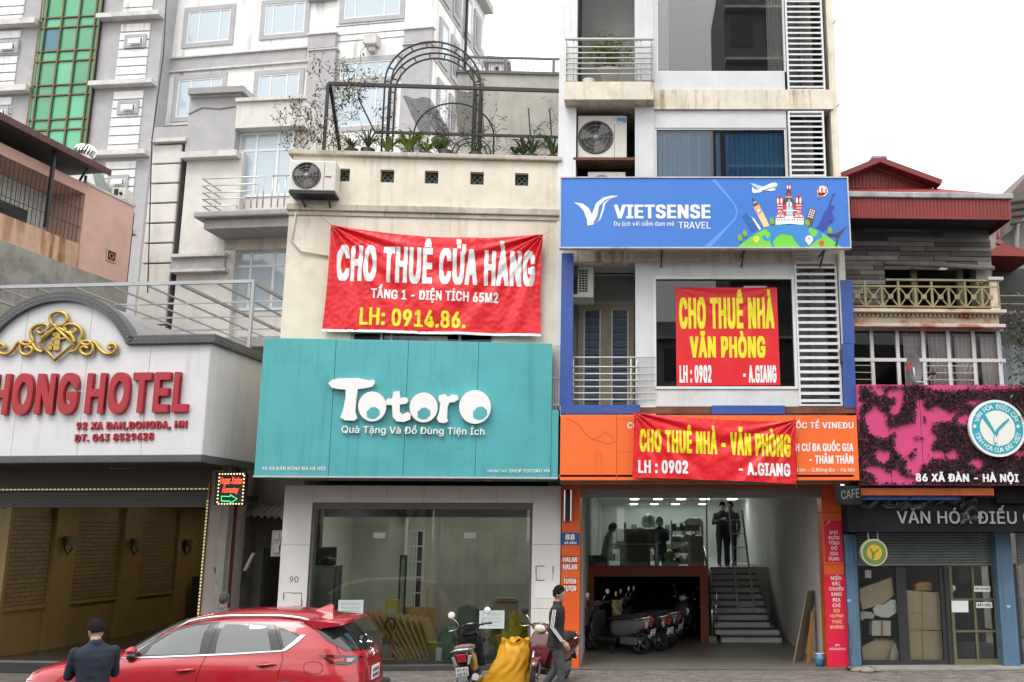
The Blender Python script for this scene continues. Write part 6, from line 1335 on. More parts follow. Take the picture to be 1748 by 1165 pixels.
# roof ventilator and flue
fv = Frame(FG.o.x,33,0)
vt = new_thing('roof_ventilator','shiny turbine roof ventilator on a tapered steel hood behind the pink house','ventilator',fv,(fv.U(143,260),0,fv.V(145,300)))
c = (fv.U(145,260),0); rr = (fv.U(161,260) - fv.U(129,260)) / 2; z0_,z1_ = fv.V(145,266),fv.V(145,248)
for i in range(20):
 a = i * math.pi / 10; P = [(c[0] + rr * k_ * math.cos(a + h * .5),c[1] + rr * k_ * math.sin(a + h * .5),z0_ + (z1_ - z0_) * h) for h,k_ in ((0,.8),(.25,.98),(.5,1),(.75,.85),(1,.4))]
 part('blade',MB().tube(P,rr * .10,4),CHROME,vt)
part('core',MB().lathe([(0,z0_),(rr * .8,z0_),(rr * .85,z0_ + .2),(rr * .5,z1_ - .05),(0,z1_)],(*c,0),20),flat('dark_core',(.1,.1,.1)),vt)
zh = fv.V(150,287); part('neck',MB().lathe([(rr * .75,z0_),(rr * .75,z0_ - .1),(rr * 1.15,zh + .05),(rr * 1.15,zh)],(*c,0),20),STEEL,vt)
q0,q1,zq = fv.U(128,340),fv.U(182,340),fv.V(150,340); part('hood',MB().add([(c[0] - rr,-rr,zh),(c[0] + rr * 1.3,-rr,zh),(c[0] + rr * 1.3,rr,zh),(c[0] - rr,rr,zh),(q0,-1.2,zq - 1),(q1 + .6,-1.2,zq - 1),(q1 + .6,1.2,zq - 1),(q0,1.2,zq - 1)],[(0,1,5,4),(1,2,6,5),(2,3,7,6),(3,0,4,7),(0,3,2,1)]),mat('dull_tin',(.28,.29,.28),.45,metal=.5),vt)
t,q = ac_unit(fv,190,214,320,340,0.5,.6,'small grey condenser under a window of the glazed tower',grille=False)
part('side_vent',MB().box(q[0] + .1,q[0] + .25,.49,.499,q[2] + .15,q[3] - .05),BLACKS,t); part('outlet',MB().lathe([(0,.46),(.06,.46),(.06,.5)],((q[0] + q[1]) / 2 + .1,0,(q[2] + q[3]) / 2),10,'y'),BLACKS,t)
# ---- grey concrete roof house with railing behind the roof garden
FC = Frame(-1.0,25.5,3); CB = new_thing('concrete_house','plain grey concrete house with a railed roof terrace behind the roof garden','building',FC,(-2,0,0))
u0,u1 = FC.U(778,200),FC.U(990,200); zc_ = FC.V(870,127)
CC2 = mat('warm_grey_cement',(.40,.38,.34),.9,var=.15,streak=.7,dirt=(.12,.12,.11),stretch=(1.5,1.5,.2),thr=(.45,.7))
part('wall',MB().box(u0,u1,0,6,0,zc_),CC2,CB); part('coping',MB().box(u0 - .05,u1,-.06,.25,zc_,zc_ + .08),mat('black_stained_coping',(.14,.14,.13),.9,var=.3),CB)
zr_ = FC.V(870,95); part('top_rail',MB().box(u0 + .2,u1,.05,.12,zr_ - .05,zr_),mat('blue_grey_rail',(.10,.11,.14),.5),CB)
for i in range(54): uu = u0 + .25 + i * .11; part('bar',MB().box(uu,uu + .015,.07,.09,zc_ + .08,zr_ - .051),mat('blue_grey_rail',(.10,.11,.14)),CB)
for x in (782,862,945): uu = FC.U(x,110); part('post',MB().box(uu - .04,uu + .04,.03,.13,zc_ + .081,zr_ - .051),mat('blue_grey_rail',(.10,.11,.14)),CB)
bh = new_thing('bird_house','small white hut with pitched roof behind the terrace railing','hut',FC,(FC.U(848,115,1),1,zc_)); q = FC.R(834,108,863,126,1)
part('walls',MB().box(q[0],q[1],1,1.8,zc_,q[3]),OFFW,bh); part('roof',MB().ext([(q[0] - .15,q[3]),(q[1] + .15,q[3]),(q[1] + .05,q[3] + .14),(q[0] - .05,q[3] + .2)],'y',.9,1.9),mat('grey_coping',(.3,.29,.29)),bh); part('hole',MB().lathe([(0,.985),(.06,.985),(.06,.999)],((q[0] + q[1]) / 2,0,(q[2] + q[3]) / 2),12,'y'),BLACKS,bh)
# ================================================================== right neighbour: red roofed house over the pipe-culture cafe
F6 = Frame(4.62,19.4,2.0); W6 = -.5
HR = new_thing('red_roof_house','old house with a red tin roof, plank wall and cross railed balcony at the right','house',F6,(2,.5,0))
def p6(name,x0,y0,x1,y1,w0,w1,m,par=None,bev=0,th=None,**k):
 u0,u1,v0,v1 = F6.R(x0,y0,x1,y1,w0); m_ = MB(); (m_.bbox(u0,u1,w0,w1,v0,v1,bev) if bev else m_.box(u0,u1,w0,w1,v0,v1)); return part(name,m_,m,par or HR,**k)
OLDC = mat('rust_stained_cornice',(.60,.52,.42),.85,var=.15,streak=1,dirt=(.38,.13,.04),stretch=(2,2,4),thr=(.45,.6))
UX = F6.U(1800,600,W6); UL6 = F6.U(1440,600,W6)
# window storey
R6 = F6.U(1715,600,W6)
zW0,zW1 = F6.V(1600,690,W6),F6.V(1600,560,W6)
zTm = F6.V(1600,615,W6)
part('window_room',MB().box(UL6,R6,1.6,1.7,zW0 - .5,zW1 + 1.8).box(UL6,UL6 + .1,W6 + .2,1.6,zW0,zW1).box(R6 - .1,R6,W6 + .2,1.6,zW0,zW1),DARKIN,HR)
xsW = (1452,1489,1533,1577,1620,1663,1706)
wf6 = part('window_frame',(lambda m: [m.box(F6.U(x,610,W6) - .035,F6.U(x,610,W6) + .035,W6 - .02,W6 + .06,zW0,zW1) for x in xsW] and m)(MB()),mat('old_white_frame',(.62,.62,.60),.5,var=.1,streak=.4),HR)
part('transom',MB().box(UL6,R6,W6 - .03,W6 - .021,zTm - .035,zTm + .035).box(UL6,R6,W6 - .03,W6 + .06,zW1 - .06,zW1),mat('old_white_frame',(.62,.62,.60)),wf6)
for i,(a,b) in enumerate(zip(xsW,xsW[1:])):
 for z0_,z1_ in ((zW0,zTm),(zTm,zW1)): part('pane',MB().box(F6.U(a,610,W6) + .036,F6.U(b,610,W6) - .036,W6 + .02,W6 + .025,z0_ + .036,z1_ - .061),glass('old_window_glass',(.88,.88,.88),.7,1.3),wf6)
CUR6 = mat('pinkish_lace_curtain',(.72,.66,.66),.9,var=.1,streak=.3,dirt=(.40,.22,.26),stretch=(6,6,1)); CURP = mat('pink_curtain_top',(.60,.36,.40),.9,var=.1)
for i,(a,b) in enumerate(((1537,1575),(1580,1618),(1624,1661),(1667,1704))):
 u0,u1 = F6.U(a,600,W6 + .3),F6.U(b,600,W6 + .3)
 for z0_,z1_,m_ in ((zW0,zTm + .5,CUR6),(zTm + .501,zW1 - .1,CURP)): part('curtain',MB().grid(lambda s,t: (u0 + (u1 - u0) * s,W6 + .10 + .03 * math.sin(s * 30 + i),z0_ + (z1_ - z0_) * t),40,1),m_,HR)
for (a,b) in ((1453,1487),(1580,1618),(1624,1661)):
 for k in range(6):
  z_ = zTm - .12 - k * .14; part('grille_bar',MB().tube([(F6.U(a,640,W6),W6 - .05,z_),(F6.U(b,640,W6),W6 - .05,z_)],.008,4),PAINTST,HR)
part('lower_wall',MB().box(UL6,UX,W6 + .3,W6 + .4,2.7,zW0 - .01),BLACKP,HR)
# cornice with dentils
zc0,zc1 = F6.V(1600,557,W6 - .3),F6.V(1600,528,W6 - .3); RC = F6.U(1718,540,W6 - .3)
part('cornice',MB().bbox(UL6,RC,W6 - .35,W6 + .3,zc1 - .07,zc1,.01).bbox(UL6,RC - .1,W6 - .18,W6 + .3,zc0 + .06,zc1 - .071,.01).bbox(UL6,RC - .02,W6 - .3,W6 + .3,zc0 - .01,zc0 + .059,.01),OLDC,HR)
nd = 34; pieces('dentil',MB().box(0,.045,0,.06,0,.06),OLDC,HR,[(UL6 + .1 + i * (RC - UL6 - .2) / nd,W6 - .24,zc1 - .135) for i in range(nd)])
# balcony railing of crossed bars
WR = W6 - .25; zr0,zr1,zr2 = F6.V(1600,525,WR),F6.V(1600,491,WR),F6.V(1600,480,WR); RRB = F6.U(1704,500,WR); YI = mat('mossy_yellow_iron',(.30,.26,.13),.7,var=.3,patch=.35,patch_col=(.30,.12,.04))
part('top_rail',MB().box(F6.U(1512,480,WR),RRB,WR - .03,WR + .03,zr2,zr2 + .04),YI,HR); part('rail',MB().box(UL6,RRB,WR - .025,WR + .025,zr1,zr1 + .035),YI,HR); part('rail',MB().box(UL6,RRB,WR - .025,WR + .025,zr0,zr0 + .03),YI,HR)
nx = 9; st_ = (RRB - F6.U(1448,500,WR)) / nx; x0_ = F6.U(1448,500,WR)
for i in range(nx + 1):
 part('post',MB().box(x0_ + i * st_ - .022,x0_ + i * st_ + .022,WR - .02,WR + .02,zr0 + .031,zr1 - .001),YI,HR)
 if i % 2 == 1: part('post',MB().box(x0_ + i * st_ - .02,x0_ + i * st_ + .02,WR - .02,WR + .02,zr1 + .036,zr2 - .001),YI,HR)
 if i < nx:
  a,b = x0_ + i * st_ + .022,x0_ + (i + 1) * st_ - .022; m = MB().bar((a,WR,zr0 + .03),(b,WR,zr1),.03,.025).bar((a,WR + .004,zr1),(b,WR + .004,zr0 + .03),.03,.025).bbox((a + b) / 2 - .055,(a + b) / 2 + .055,WR - .03,WR + .01,(zr0 + zr1) / 2 - .04,(zr0 + zr1) / 2 + .06,.01)
  part('cross_bar',m,YI,HR,kind='stuff' if False else None)
part('end_pillar',MB().bbox(F6.U(1690,505,WR),F6.U(1706,505,WR),WR - .02,WR + .4,zc1,zr2 + .02,.01).bbox(F6.U(1686,485,WR),F6.U(1712,485,WR),WR - .06,WR + .45,zr2 + .021,zr2 + .09,.01),OLDC,HR)
# plank wall,opening,awning
FRP = W6 + .1
zP1,zP0 = F6.V(1560,385,FRP),F6.V(1560,452,FRP); zPl = F6.V(1470,527,FRP); uO0,uO1 = F6.U(1512,488,FRP),F6.U(1692,440,FRP)
PLK = [mat('grey_plank_%s' % k,c,.9,var=.3,streak=.6,dirt=(.03,.03,.03),stretch=(1,1,20),bump=.3) for k,c in (('a',(.16,.15,.14)),('b',(.22,.205,.19)),('c',(.11,.10,.095)),('d',(.29,.275,.26)))]
rnd = random.Random(4)
part('plank_backing',MB().box(UL6 - .1,uO1,FRP + .03,FRP + .1,zP0,zP1 + .4).box(UL6 - .1,uO0,FRP + .03,FRP + .1,zPl,zP0 - .001),BLACKP,HR)
hgt = .098; z = zPl
while z < zP1 + .3:
 x = UL6 - .1; xe = uO1 if z > zP0 - .02 else uO0
 while x < xe - .05:
  l = min(rnd.uniform(.5,1.3),xe - x); d = rnd.uniform(0,.015); tl = rnd.uniform(-.004,.004)
  part('plank',MB().add([(x,FRP - .012 - d,z),(x + l - .01,FRP - .012 - d,z + tl),(x + l - .01,FRP + .008 - d,z + hgt + tl),(x,FRP + .008 - d,z + hgt),(x,FRP + .029,z),(x + l - .01,FRP + .029,z),(x + l - .01,FRP + .029,z + hgt),(x,FRP + .029,z + hgt)],[(0,1,2,3),(0,4,5,1),(1,5,6,2),(3,2,6,7),(0,3,7,4)]),PLK[min(3,int(rnd.random() ** .8 * 4))],HR); x += l
 z += hgt + .004
part('awning_roll',MB().tube([(uO0 - .02,FRP - .06,zP0 + .02),((uO0 + uO1) / 2,FRP - .07,zP0 - .02),(uO1 + .02,FRP - .05,zP0 - .07)],.05,8),PLK[1],HR)
part('opening_room',MB().box(uO0,uO1,2.2,2.3,zc1,zP0).box(UL6,uO1,FRP + .2,2.2,zc1 - .1,zc1 - .001),BLACKP,HR)
for x in (1561,1640): part('post',MB().box(F6.U(x,480,FRP + .3) - .06,F6.U(x,480,FRP + .3) + .06,FRP + .3,FRP + .42,zc1,zP0),mat('olive_post',(.2,.17,.11),.8),HR)
p6('side_pillar',1668,455,1694,527,FRP + .15,FRP + .5,GREYC)
# red roof
WRF = W6 - .85; zf0,zf1 = F6.V(1590,373.5,WRF),F6.V(1590,339,WRF); uf0,uf1 = F6.U(1425,355,WRF),F6.U(1725,357,WRF)
RED = mat('red_tin_roof',(.26,.035,.03),.5,var=.2,streak=.4,dirt=(.13,.03,.02),stretch=(6,6,.4),bump=.03)
part('fascia_sheet',MB().grid(lambda s,t: (uf0 + (uf1 - uf0) * s,WRF + .014 * math.sin(s * 2 * math.pi * 50),zf0 + (zf1 - zf0) * t),400,1),RED,HR)
part('fascia_sheet',MB().grid(lambda s,t: (uf1 + .0,WRF + 3.2 * s,zf0 + (zf1 - zf0) * t),2,1),RED,HR)
part('gutter_flashing',MB().bbox(uf0,uf1 + .06,WRF - .05,WRF + .06,zf1,zf1 + .12,.02),mat('streaked_zinc',(.36,.37,.36),.5,var=.5,scale=3,metal=.3),HR)
part('roof_soffit',MB().box(uf0,uf1 - .01,WRF + .03,3.2,zf0 + .1,zf0 + .14),BLACKP,HR)
zh = F6.V(1494,286,WRF + 1.4); za_ = F6.V(1590,322,WRF + 1.0)
def rp(x,y,w): u,v = F6.uv(x,y,w); return (u,w,v)
A_,B_,C_,D_ = (uf0,WRF,zf1 + .1),(uf1,WRF,zf1 + .1),rp(1592,322,WRF + 1.3),rp(1438,322,WRF + 1.3)
part('roof_sheet',MB().grid(lambda s,t: tuple((Vector(A_) * (1 - s) + Vector(B_) * s) * (1 - t) + (Vector(D_) * (1 - s) + Vector(C_) * s) * t + Vector((0,0,.012 * math.sin(s * 270)))),380,1),RED,HR)
part('roof_sheet',MB().add([B_,C_,(C_[0],3.2,C_[2]),(uf1,3.2,zf1 + .1)],[(0,1,2,3)]),RED,HR)
G0,G1,G2 = rp(1436,300,WRF + 1.31),rp(1590,322,WRF + 1.31),rp(1494,287,WRF + 1.31)
gl0 = D_[0] - .3
m = MB(); nn = 56
for i in range(nn):
 u0 = gl0 + (G1[0] - gl0) * i / nn; u1 = gl0 + (G1[0] - gl0) * (i + 1) / nn
 def top(u): return G2[2] - (u - G2[0]) * (G2[2] - C_[2]) / (G1[0] - G2[0]) if u > G2[0] else G2[2] - (G2[0] - u) * (G2[2] - C_[2]) / (G1[0] - G2[0])
 dd = .018 * (i % 2); m.add([(u0,G2[1] - dd,C_[2]),(u1,G2[1] - dd,C_[2]),(u1,G2[1] - dd,max(top(u1),C_[2])),(u0,G2[1] - dd,max(top(u0),C_[2]))],[(0,1,2,3)])
part('gable_sheet',m,RED,HR)
RB_ = mat('dark_red_ridge',(.20,.035,.03),.5,var=.15)
ge1,ge0 = rp(1594,321,WRF + 1.1),(2 * G2[0] - G1[0],WRF + 1.1,C_[2]); ap = (G2[0],WRF + 1.1,G2[2] + .06)
part('gable_trim',MB().bar(ap,(G1[0] + .1,WRF + 1.1,C_[2] + .02),.3,.11),RB_,HR); part('gable_trim',MB().bar(ap,ge0,.3,.11),RB_,HR)
part('roof_slope',MB().add([ap,(ap[0],3.5,ap[2]),(G1[0],3.5,C_[2]),(G1[0],WRF + 1.1,C_[2])],[(0,1,2,3)]).add([ap,(ap[0],3.5,ap[2]),(ge0[0],3.5,C_[2]),ge0],[(0,1,2,3)]),RED,HR)
part('ridge_cap',MB().bbox(ap[0] - .16,ap[0] + .16,WRF + .95,WRF + 1.3,ap[2] - .0,ap[2] + .09,.03),mat('streaked_zinc',(.36,.37,.36)),HR)
part('antenna_mast',MB().tube([(ap[0] + .03,WRF + 1.2,ap[2]),(ap[0] - .02,WRF + 1.2,F6.V(1490,211,WRF + 1.2))],.01,5),STEEL,HR)
# satellite dish
sd = new_thing('satellite_dish','grey satellite dish with a small red emblem above the pink sign','satellite dish',F6,(F6.U(1565,655,W6 - .7),W6 - .7,F6.V(1565,655,W6 - .7)))
dc = Vector((F6.U(1559,627,W6 - .7),W6 - .7,F6.V(1559,627,W6 - .7)))
Mt = Matrix.Translation(dc) @ Matrix.Rotation(rad(14),4,'Y') @ Matrix.Rotation(rad(44),4,'Z') @ Matrix.Rotation(rad(-14),4,'X')
m = MB().lathe([(0,.05),(.12,.045),(.22,.02),(.31,-.03),(.315,-.03),(.225,.028),(.12,.055),(0,.06)],(0,0,0),30,'y'); m.xf(Mt)
part('reflector',m,flat('dish_grey',(.13,.13,.135),.5),sd)
m = MB().box(-.075,.075,-.0,.012,-.1,.1); m.xf(Mt @ Matrix.Translation((0.02,.065,.03))); m2_ = MB().box(-.075,.075,-.012,0,-.1,.1); m2_.xf(Mt @ Matrix.Translation((0.02,.03,.03)))
q = [F6.uv(x,y,W6 - 1.0) for x,y in ((1548,620),(1555,617),(1557,631),(1550,633))]
part('emblem',MB().add([(q[0][0],W6 - .99,q[0][1]),(q[1][0],W6 - .99,q[1][1]),(q[2][0],W6 - .99,q[2][1]),(q[3][0],W6 - .99,q[3][1])],[(0,1,2,3)]),flat('emblem_red',(.35,.03,.02)),sd)
p0,p1 = rp(1580,655,W6 - .7),rp(1593,637,W6 - 1.0); part('arm',MB().tube([rp(1565,652,W6 - .8),rp(1580,652,W6 - .9),p1],.012,5).tube([rp(1597,653,W6 - .8),p1],.008,5),ALU,sd); part('receiver',MB().ball(p1,.05,10,(1.3,1,.8)),BLACKS,sd); part('mast',MB().tube([tuple(dc),(dc.x + .05,dc.y + .1,dc.z - .35)],.02,6),ALU,sd)
# ------------------ pink sign with clipped artificial hedge
WK = -1.15
pk = new_thing('pink_sign','pink signboard patched with black plastic hedge and white street address letters','sign',F6,(2,WK,3.3))
PK = mat('pink_signboard',(.62,.055,.20),.55,var=.1,streak=.3,dirt=(.4,.05,.12),bump=.05)
zk0,zk1 = F6.V(1600,828,WK),F6.V(1600,657,WK); kx = [F6.U(x,740,WK) for x in (1466,1518,1573,1631,1684,1740,1800)]
for a,b in zip(kx,kx[1:]): part('panel',MB().bbox(a + .004,b - .004,WK,WK + .2,zk0,zk1,.006),PK,pk)
rnd = random.Random(8); m = MB(); cnt = 0
def dens(x,y):      # where the hedge mat survives,read off the photograph in its own blotchy way
 holes = ((1500,668,10,8),(1530,672,18,8),(1534,683,7,14),(1525,700,9,7),(1495,718,17,20),(1560,735,32,12),(1505,734,20,12),(1570,700,8,22),(1600,708,28,12),(1546,755,17,25),(1575,770,18,22),(1506,778,12,12),(1590,745,7,8),(1515,812,24,12),(1490,800,14,6),(1560,795,14,16),(1600,776,22,7),(1622,776,12,7),(1665,790,12,8),(1645,715,10,8),(1660,687,10,4),(1467,690,6,4),(1620,662,40,4),(1700,662,60,3),(1545,820,40,5),(1740,774,10,6),(1530,655,200,4))
 best = 9
 for hx,hy,rx,ry in holes: best = min(best,((x - hx) / rx) ** 2 + ((y - hy) / ry) ** 2)
 n_ = noise.noise(Vector((x / 14,y / 14,0))) + .6 * noise.noise(Vector((x / 5,y / 5,3)))
 return best + n_ * 1.0 > 1.12
while cnt < 24000:
 x,y = rnd.uniform(1466,1800),rnd.uniform(658,827)
 if not dens(x,y): continue
 u,v = F6.uv(x,y,WK); a = rnd.uniform(0,6.28); e = rnd.uniform(.02,.045); L = rnd.uniform(.022,.038); dx,dz = math.cos(a) * L,math.sin(a) * L
 m.add([(u,WK - .004,v),(u + dx * .6 - dz * .35,WK - e,v + dz * .6 + dx * .35),(u + dx,WK - e * 1.2,v + dz),(u + dx * .6 + dz * .35,WK - e * .8,v + dz * .6 - dx * .35)],[(0,1,2,3)]); cnt += 1
part('plastic_hedge',m,mat('black_plastic_leaf',(.030,.032,.030),.55,var=.5,scale=20,bump=0),pk,kind='stuff')
letters(F6,'86 XÃ ĐÀN - HÀ NỘI',1563,1738,821.5,809,WK - .03,pk,flat('raised_white',(.84,.84,.83)),.03,.03,y1base=822.5,y1cap=810)
rd = new_thing('round_emblem','round white and turquoise emblem with a forked pipe mark on the pink sign','emblem',F6,(F6.U(1702,780,WK),WK - .1,F6.V(1702,780,WK)))
cu,cv = F6.uv(1702,731,WK - .1); r0 = (F6.U(1750,731,WK - .1) - F6.U(1654,731,WK - .1)) / 2; TQ = flat('turquoise_print',(.02,.36,.44),.4)
def disc(m,r,y0,y1,n=44): m.lathe([(0,y0),(r,y0),(r,y1)],(cu,0,cv),n,'y'); m.smooth = [False] * len(m.f); return m
part('plate',disc(MB(),r0,WK - .12,WK - .03),flat('raised_white',(.84,.84,.83)),rd); part('ring',disc(MB(),r0 * .91,WK - .124,WK - .1201),TQ,rd); part('centre',disc(MB(),r0 * .62,WK - .128,WK - .1241),flat('cream_white',(.80,.80,.74),.4),rd)
def ringtext(s,a0,a1,top=True):
 for i,ch in enumerate(s):
  if ch == ' ': continue
  a = rad(a0 + (a1 - a0) * i / (len(s) - 1)); vs,fs = text2d(ch); xa = min(v[0] for v in vs); xb = max(v[0] for v in vs); sc_ = r0 * .155 / capheight(); mb = MB()
  for k,(ox,oy) in enumerate(((0,0),(.012,.0))):
   P = []
   for x,y in vs:
    lx = (x - (xa + xb) / 2 + ox) * sc_; ly = y * sc_ + (r0 * .69 if top else -r0 * .84); c_,s_ = math.cos(a),math.sin(a)
    P.append((cu + lx * c_ + ly * s_,WK - .1245 - k * .0005,cv - lx * s_ + ly * c_))
   mb.add(P,fs)
  part('letter',mb,WPRINT,rd)
ringtext('VĂN HÓA ĐIẾU CÀY',-68,68); ringtext('TINH HOA CỦA ĐẤT VIỆT',74,-74,False)
def dp(pts,m_,lay=0,nm='pipe_mark'): part(nm,pxpoly(F6,[(1420 + x / 3.64,540 + y / 3.64) for x,y in pts],WK - .131 - lay * .002,.002),m_,rd)
dp([(930,610),(955,612),(1000,690),(1025,735),(1028,790),(1012,802),(1003,770),(1008,735),(985,700),(940,640)],TQ); dp([(1102,630),(1100,650),(1040,710),(1028,745),(1012,735),(1020,705),(1060,662)],TQ,1); dp([(1008,760),(1016,735),(1026,760),(1024,785),(1012,785)],flat('cream_white',(.8,.8,.74)),2)
for x in (888,1157): dp([(x + 16 * (1 if k % 2 == 0 else .42) * math.sin(k * math.pi / 5),683 - 16 * (1 if k % 2 == 0 else .42) * math.cos(k * math.pi / 5)) for k in range(10)],WPRINT,0,'star')
# below the pink sign
p6('orange_beam',1469,833,1697,846,-1.05,-.6,mat('rusty_orange_beam',(.55,.14,.03),.6,var=.2,streak=.6,dirt=(.1,.04,.02),stretch=(6,6,.6)),bev=.01)
for k in range(3): y = 834.5 + k * 4; p6('beam_rib',1470,y,1696,y + 1.6,-1.07,-1.051,mat('rusty_orange_beam',(.55,.14,.03)))
p6('blue_beam',1471,846.5,1640,853,-.95,-.6,BLUEP)
bd = new_thing('dark_shop_sign','dark netted fascia sign with worn grey capitals above the cafe shutters','sign',F6,(2,-.8,2.6))
BLK = mat('sooty_black_board',(.016,.017,.019),.85,var=.4,bump=.3,spec=.15,patch=.4,patch_col=(.03,.032,.033))
u0,u1,v0,v1 = F6.R(1448,850,1800,908,-.8); part('board',MB().box(u0,u1,-.8,-.3,v0,v1),BLK,bd); part('board',MB().box(F6.U(1700,840,-.9),u1,-.9,-.801,v1 - .1,F6.V(1720,829,-.9)),BLK,bd)
letters(F6,'VĂN HÓA ĐIẾU CÀY',1531,1803,893,872.5,-.801,bd,flat('worn_grey_letter',(.30,.31,.31),.6),.01,.03,y1base=894,y1cap=873.5)
m = MB(); rnd = random.Random(5); MESHM = mat('green_black_netting',(.07,.085,.075),.7,var=.3)
for (xa,ya,xb,yb,dp_) in ((1471,846,1530,866,0),(1530,843,1583,869,1),(1583,848,1640,860,0),(1640,848,1668,892,2)):
 nxn,nyn = int((xb - xa) / 2.2),int((yb - ya) / 2.2)
 def q(i,j):
  x,y = xa + (xb - xa) * i / nxn,ya + (yb - ya) * j / nyn; w = -.86 - .05 * math.sin(i * .6 + j * .4) - .06 * math.sin(j * .9 + i * .3 + dp_); y2 = y + 3 * math.sin(i * .35 + dp_) + 2 * noise.noise(Vector((i * .4,j * .4,dp_))); u,v = F6.uv(x,y2,w); return (u,w,v)
 for i in range(nxn): m.tube([q(i,j) for j in range(nyn + 1)],.006,3)
 for j in range(nyn): m.tube([q(i,j) for i in range(nxn + 1)],.006,3)
solo('netting','torn dark netting bunched along the top of the dark fascia','netting',m,MESHM,F6)
cf = new_thing('cafe_sign','small slanted black cafe sign projecting beside the orange column','sign',F6,(0,-1,3)); FCf = Frame(F6.o.x - .1,18.3,35)
INFO[cf.name] = (FCf,Vector((0,0,3))); cf.location = FCf.W((0,0,3)); cf.rotation_euler = (0,0,FCf.yaw)
u0,u1,v0,v1 = FCf.R(1434,829,1470,862,0); part('board',MB().bbox(u0,u1,0,.12,v0,v1,.01),BLK,cf); part('lettering',text(FCf,'CAFE',1436,1467,852,838,-.003,.02,y1base=849,y1cap=834),flat('faded_letter',(.16,.16,.16)),cf)
rg = new_thing('round_hanging_sign','round green and yellow sign hanging before the grey shutter','sign',F6,(F6.U(1491,965,-.7),-.7,F6.V(1491,965,-.7)))
cu,cv = F6.uv(1491,943,-.7); r0 = (F6.U(1513.5,943,-.7) - F6.U(1469,943,-.7)) / 2
part('rim',disc(MB(),r0,-.76,-.64),mat('cream_rim',(.5,.46,.32),.5),rg)
part('ring',disc(MB(),r0 * .9,-.764,-.7601),flat('green_ring',(.10,.20,.04),.5),rg); part('centre',disc(MB(),r0 * .58,-.768,-.7641),flat('ochre_centre',(.55,.33,.03),.5),rg)
part('pipe_mark',pxpoly(F6,[(1484,934),(1489,938),(1491,943),(1498,937),(1502,937),(1494,945),(1491,955),(1488,955),(1488,945)],-.769,.0009),flat('green_ring',(.10,.20,.04)),rg)
for x in (1482,1498): part('hanger',MB().box(F6.U(x,915,-.7) - .01,F6.U(x,915,-.7) + .01,-.71,-.69,cv + r0 * .8,F6.V(1491,905,-.7)),STEEL,rg)
# ground floor of the cafe
BPIL = mat('worn_blue_paint',(.09,.17,.27),.6,var=.15,streak=.6,dirt=(.05,.07,.09),patch=.15)
CF = new_thing('cafe_shopfront_house','closed cafe front with grey shutters, blue pillars and dark framed glass doors','shop',F6,(2,0,0))
def cp(name,x0,y0,x1,y1,w0,w1,m,par=None,bev=0): return p6(name,x0,y0,x1,y1,w0,w1,m,par or CF,bev)
p6('wall_fill',1446,905,1462,916,-.1,.3,BLK,CF)
cp('blue_pillar',1447,912,1466,1139,-.15,.3,BPIL,None,.01); cp('blue_pillar',1706,908,1734,1139,-.15,.3,BPIL,None,.01)
SHG = mat('grey_green_shutter',(.17,.20,.19),.6,var=.12,streak=.5,dirt=(.06,.07,.07),stretch=(4,4,2))
for (x0,x1) in ((1453,1705),(1735,1800)):
 u0,u1,v0,v1 = F6.R(x0,908,x1,961,.05); n = 11; s_ = (v1 - v0) / n
 pieces('shutter_slat',MB().ext([(0,0),(-.025,s_ * .3),(-.025,s_ * .7),(0,s_ * .96),(.01,s_ * .96),(.01,0)],'x',0,u1 - u0),SHG,CF,[(u0,.05,v0 + i * s_) for i in range(n)])
 part('shutter_bottom',MB().bbox(u0,u1,.02,.07,v0 - .05,v0 - .002,.008),SHG,CF)
p6('shutter_head',1448,900,1800,910,.0,.4,BLK,CF)
FRD = mat('black_door_frame',(.03,.032,.034),.5); OLV = mat('olive_door_frame',(.13,.13,.07),.6,var=.15)
ztop,zbot = F6.V(1580,962,.1),F6.V(1580,1136,.1)
for (x0,x1) in ((1460,1541),(1541,1616)):
 a,b = F6.U(x0,1050,.1),F6.U(x1,1050,.1); d = part('door',MB().box(a,a + .1,.08,.15,zbot,ztop).box(b - .1,b,.08,.15,zbot,ztop).box(a + .1,b - .1,.08,.15,ztop - .06,ztop).box(a + .1,b - .1,.08,.15,zbot,zbot + .1),FRD,CF)
 part('pane',MB().box(a + .1,b - .1,.11,.117,zbot + .1,ztop - .06),glass('cafe_glass',(.95,.95,.92),.8,1.3),d)
a,b = F6.U(1623,1050,.1),F6.U(1706,1050,.1); m = MB(); ths = .06
m.box(a,a + ths,.06,.14,zbot,ztop).box(b - .1,b,.06,.14,zbot,ztop).box(a + ths,b - .1,.06,.14,ztop - .05,ztop).box(a + ths,b - .1,.06,.14,zbot,zbot + .12)
m.box((a + b) / 2 - .03,(a + b) / 2 + .02,.07,.13,zbot + .12,ztop - .05)
d = part('door',m,OLV,CF); [part('crossbar',MB().box(a + ths,b - .1,.055,.069,F6.V(1660,y_,.1) - .02,F6.V(1660,y_,.1) + .02),OLV,d) for y_ in (1023,1077)]
part('pane',MB().box(a + ths,b - .1,.10,.107,zbot + .12,ztop - .05),glass('cafe_glass',(.75,.76,.72)),d)
cp('dark_mullion',1616,962,1623,1137,.05,.2,FRD); cp('bay_frame',1736,962,1741,1137,.08,.2,FRD)
part('bay_pane',MB().box(F6.U(1741,1050,.1),F6.U(1800,1050,.1),.11,.117,zbot,ztop),glass('cafe_glass',(.75,.76,.72)),CF)
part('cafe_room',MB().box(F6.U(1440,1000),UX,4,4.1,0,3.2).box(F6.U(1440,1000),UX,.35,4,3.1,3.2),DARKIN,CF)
part('threshold',MB().bbox(F6.U(1447,1140),UX,-.35,.31,0,.055,.01),GREYC,CF); part('cafe_floor',MB().box(F6.U(1447,1140),UX,.311,4,0,.06),DARKIN,CF)
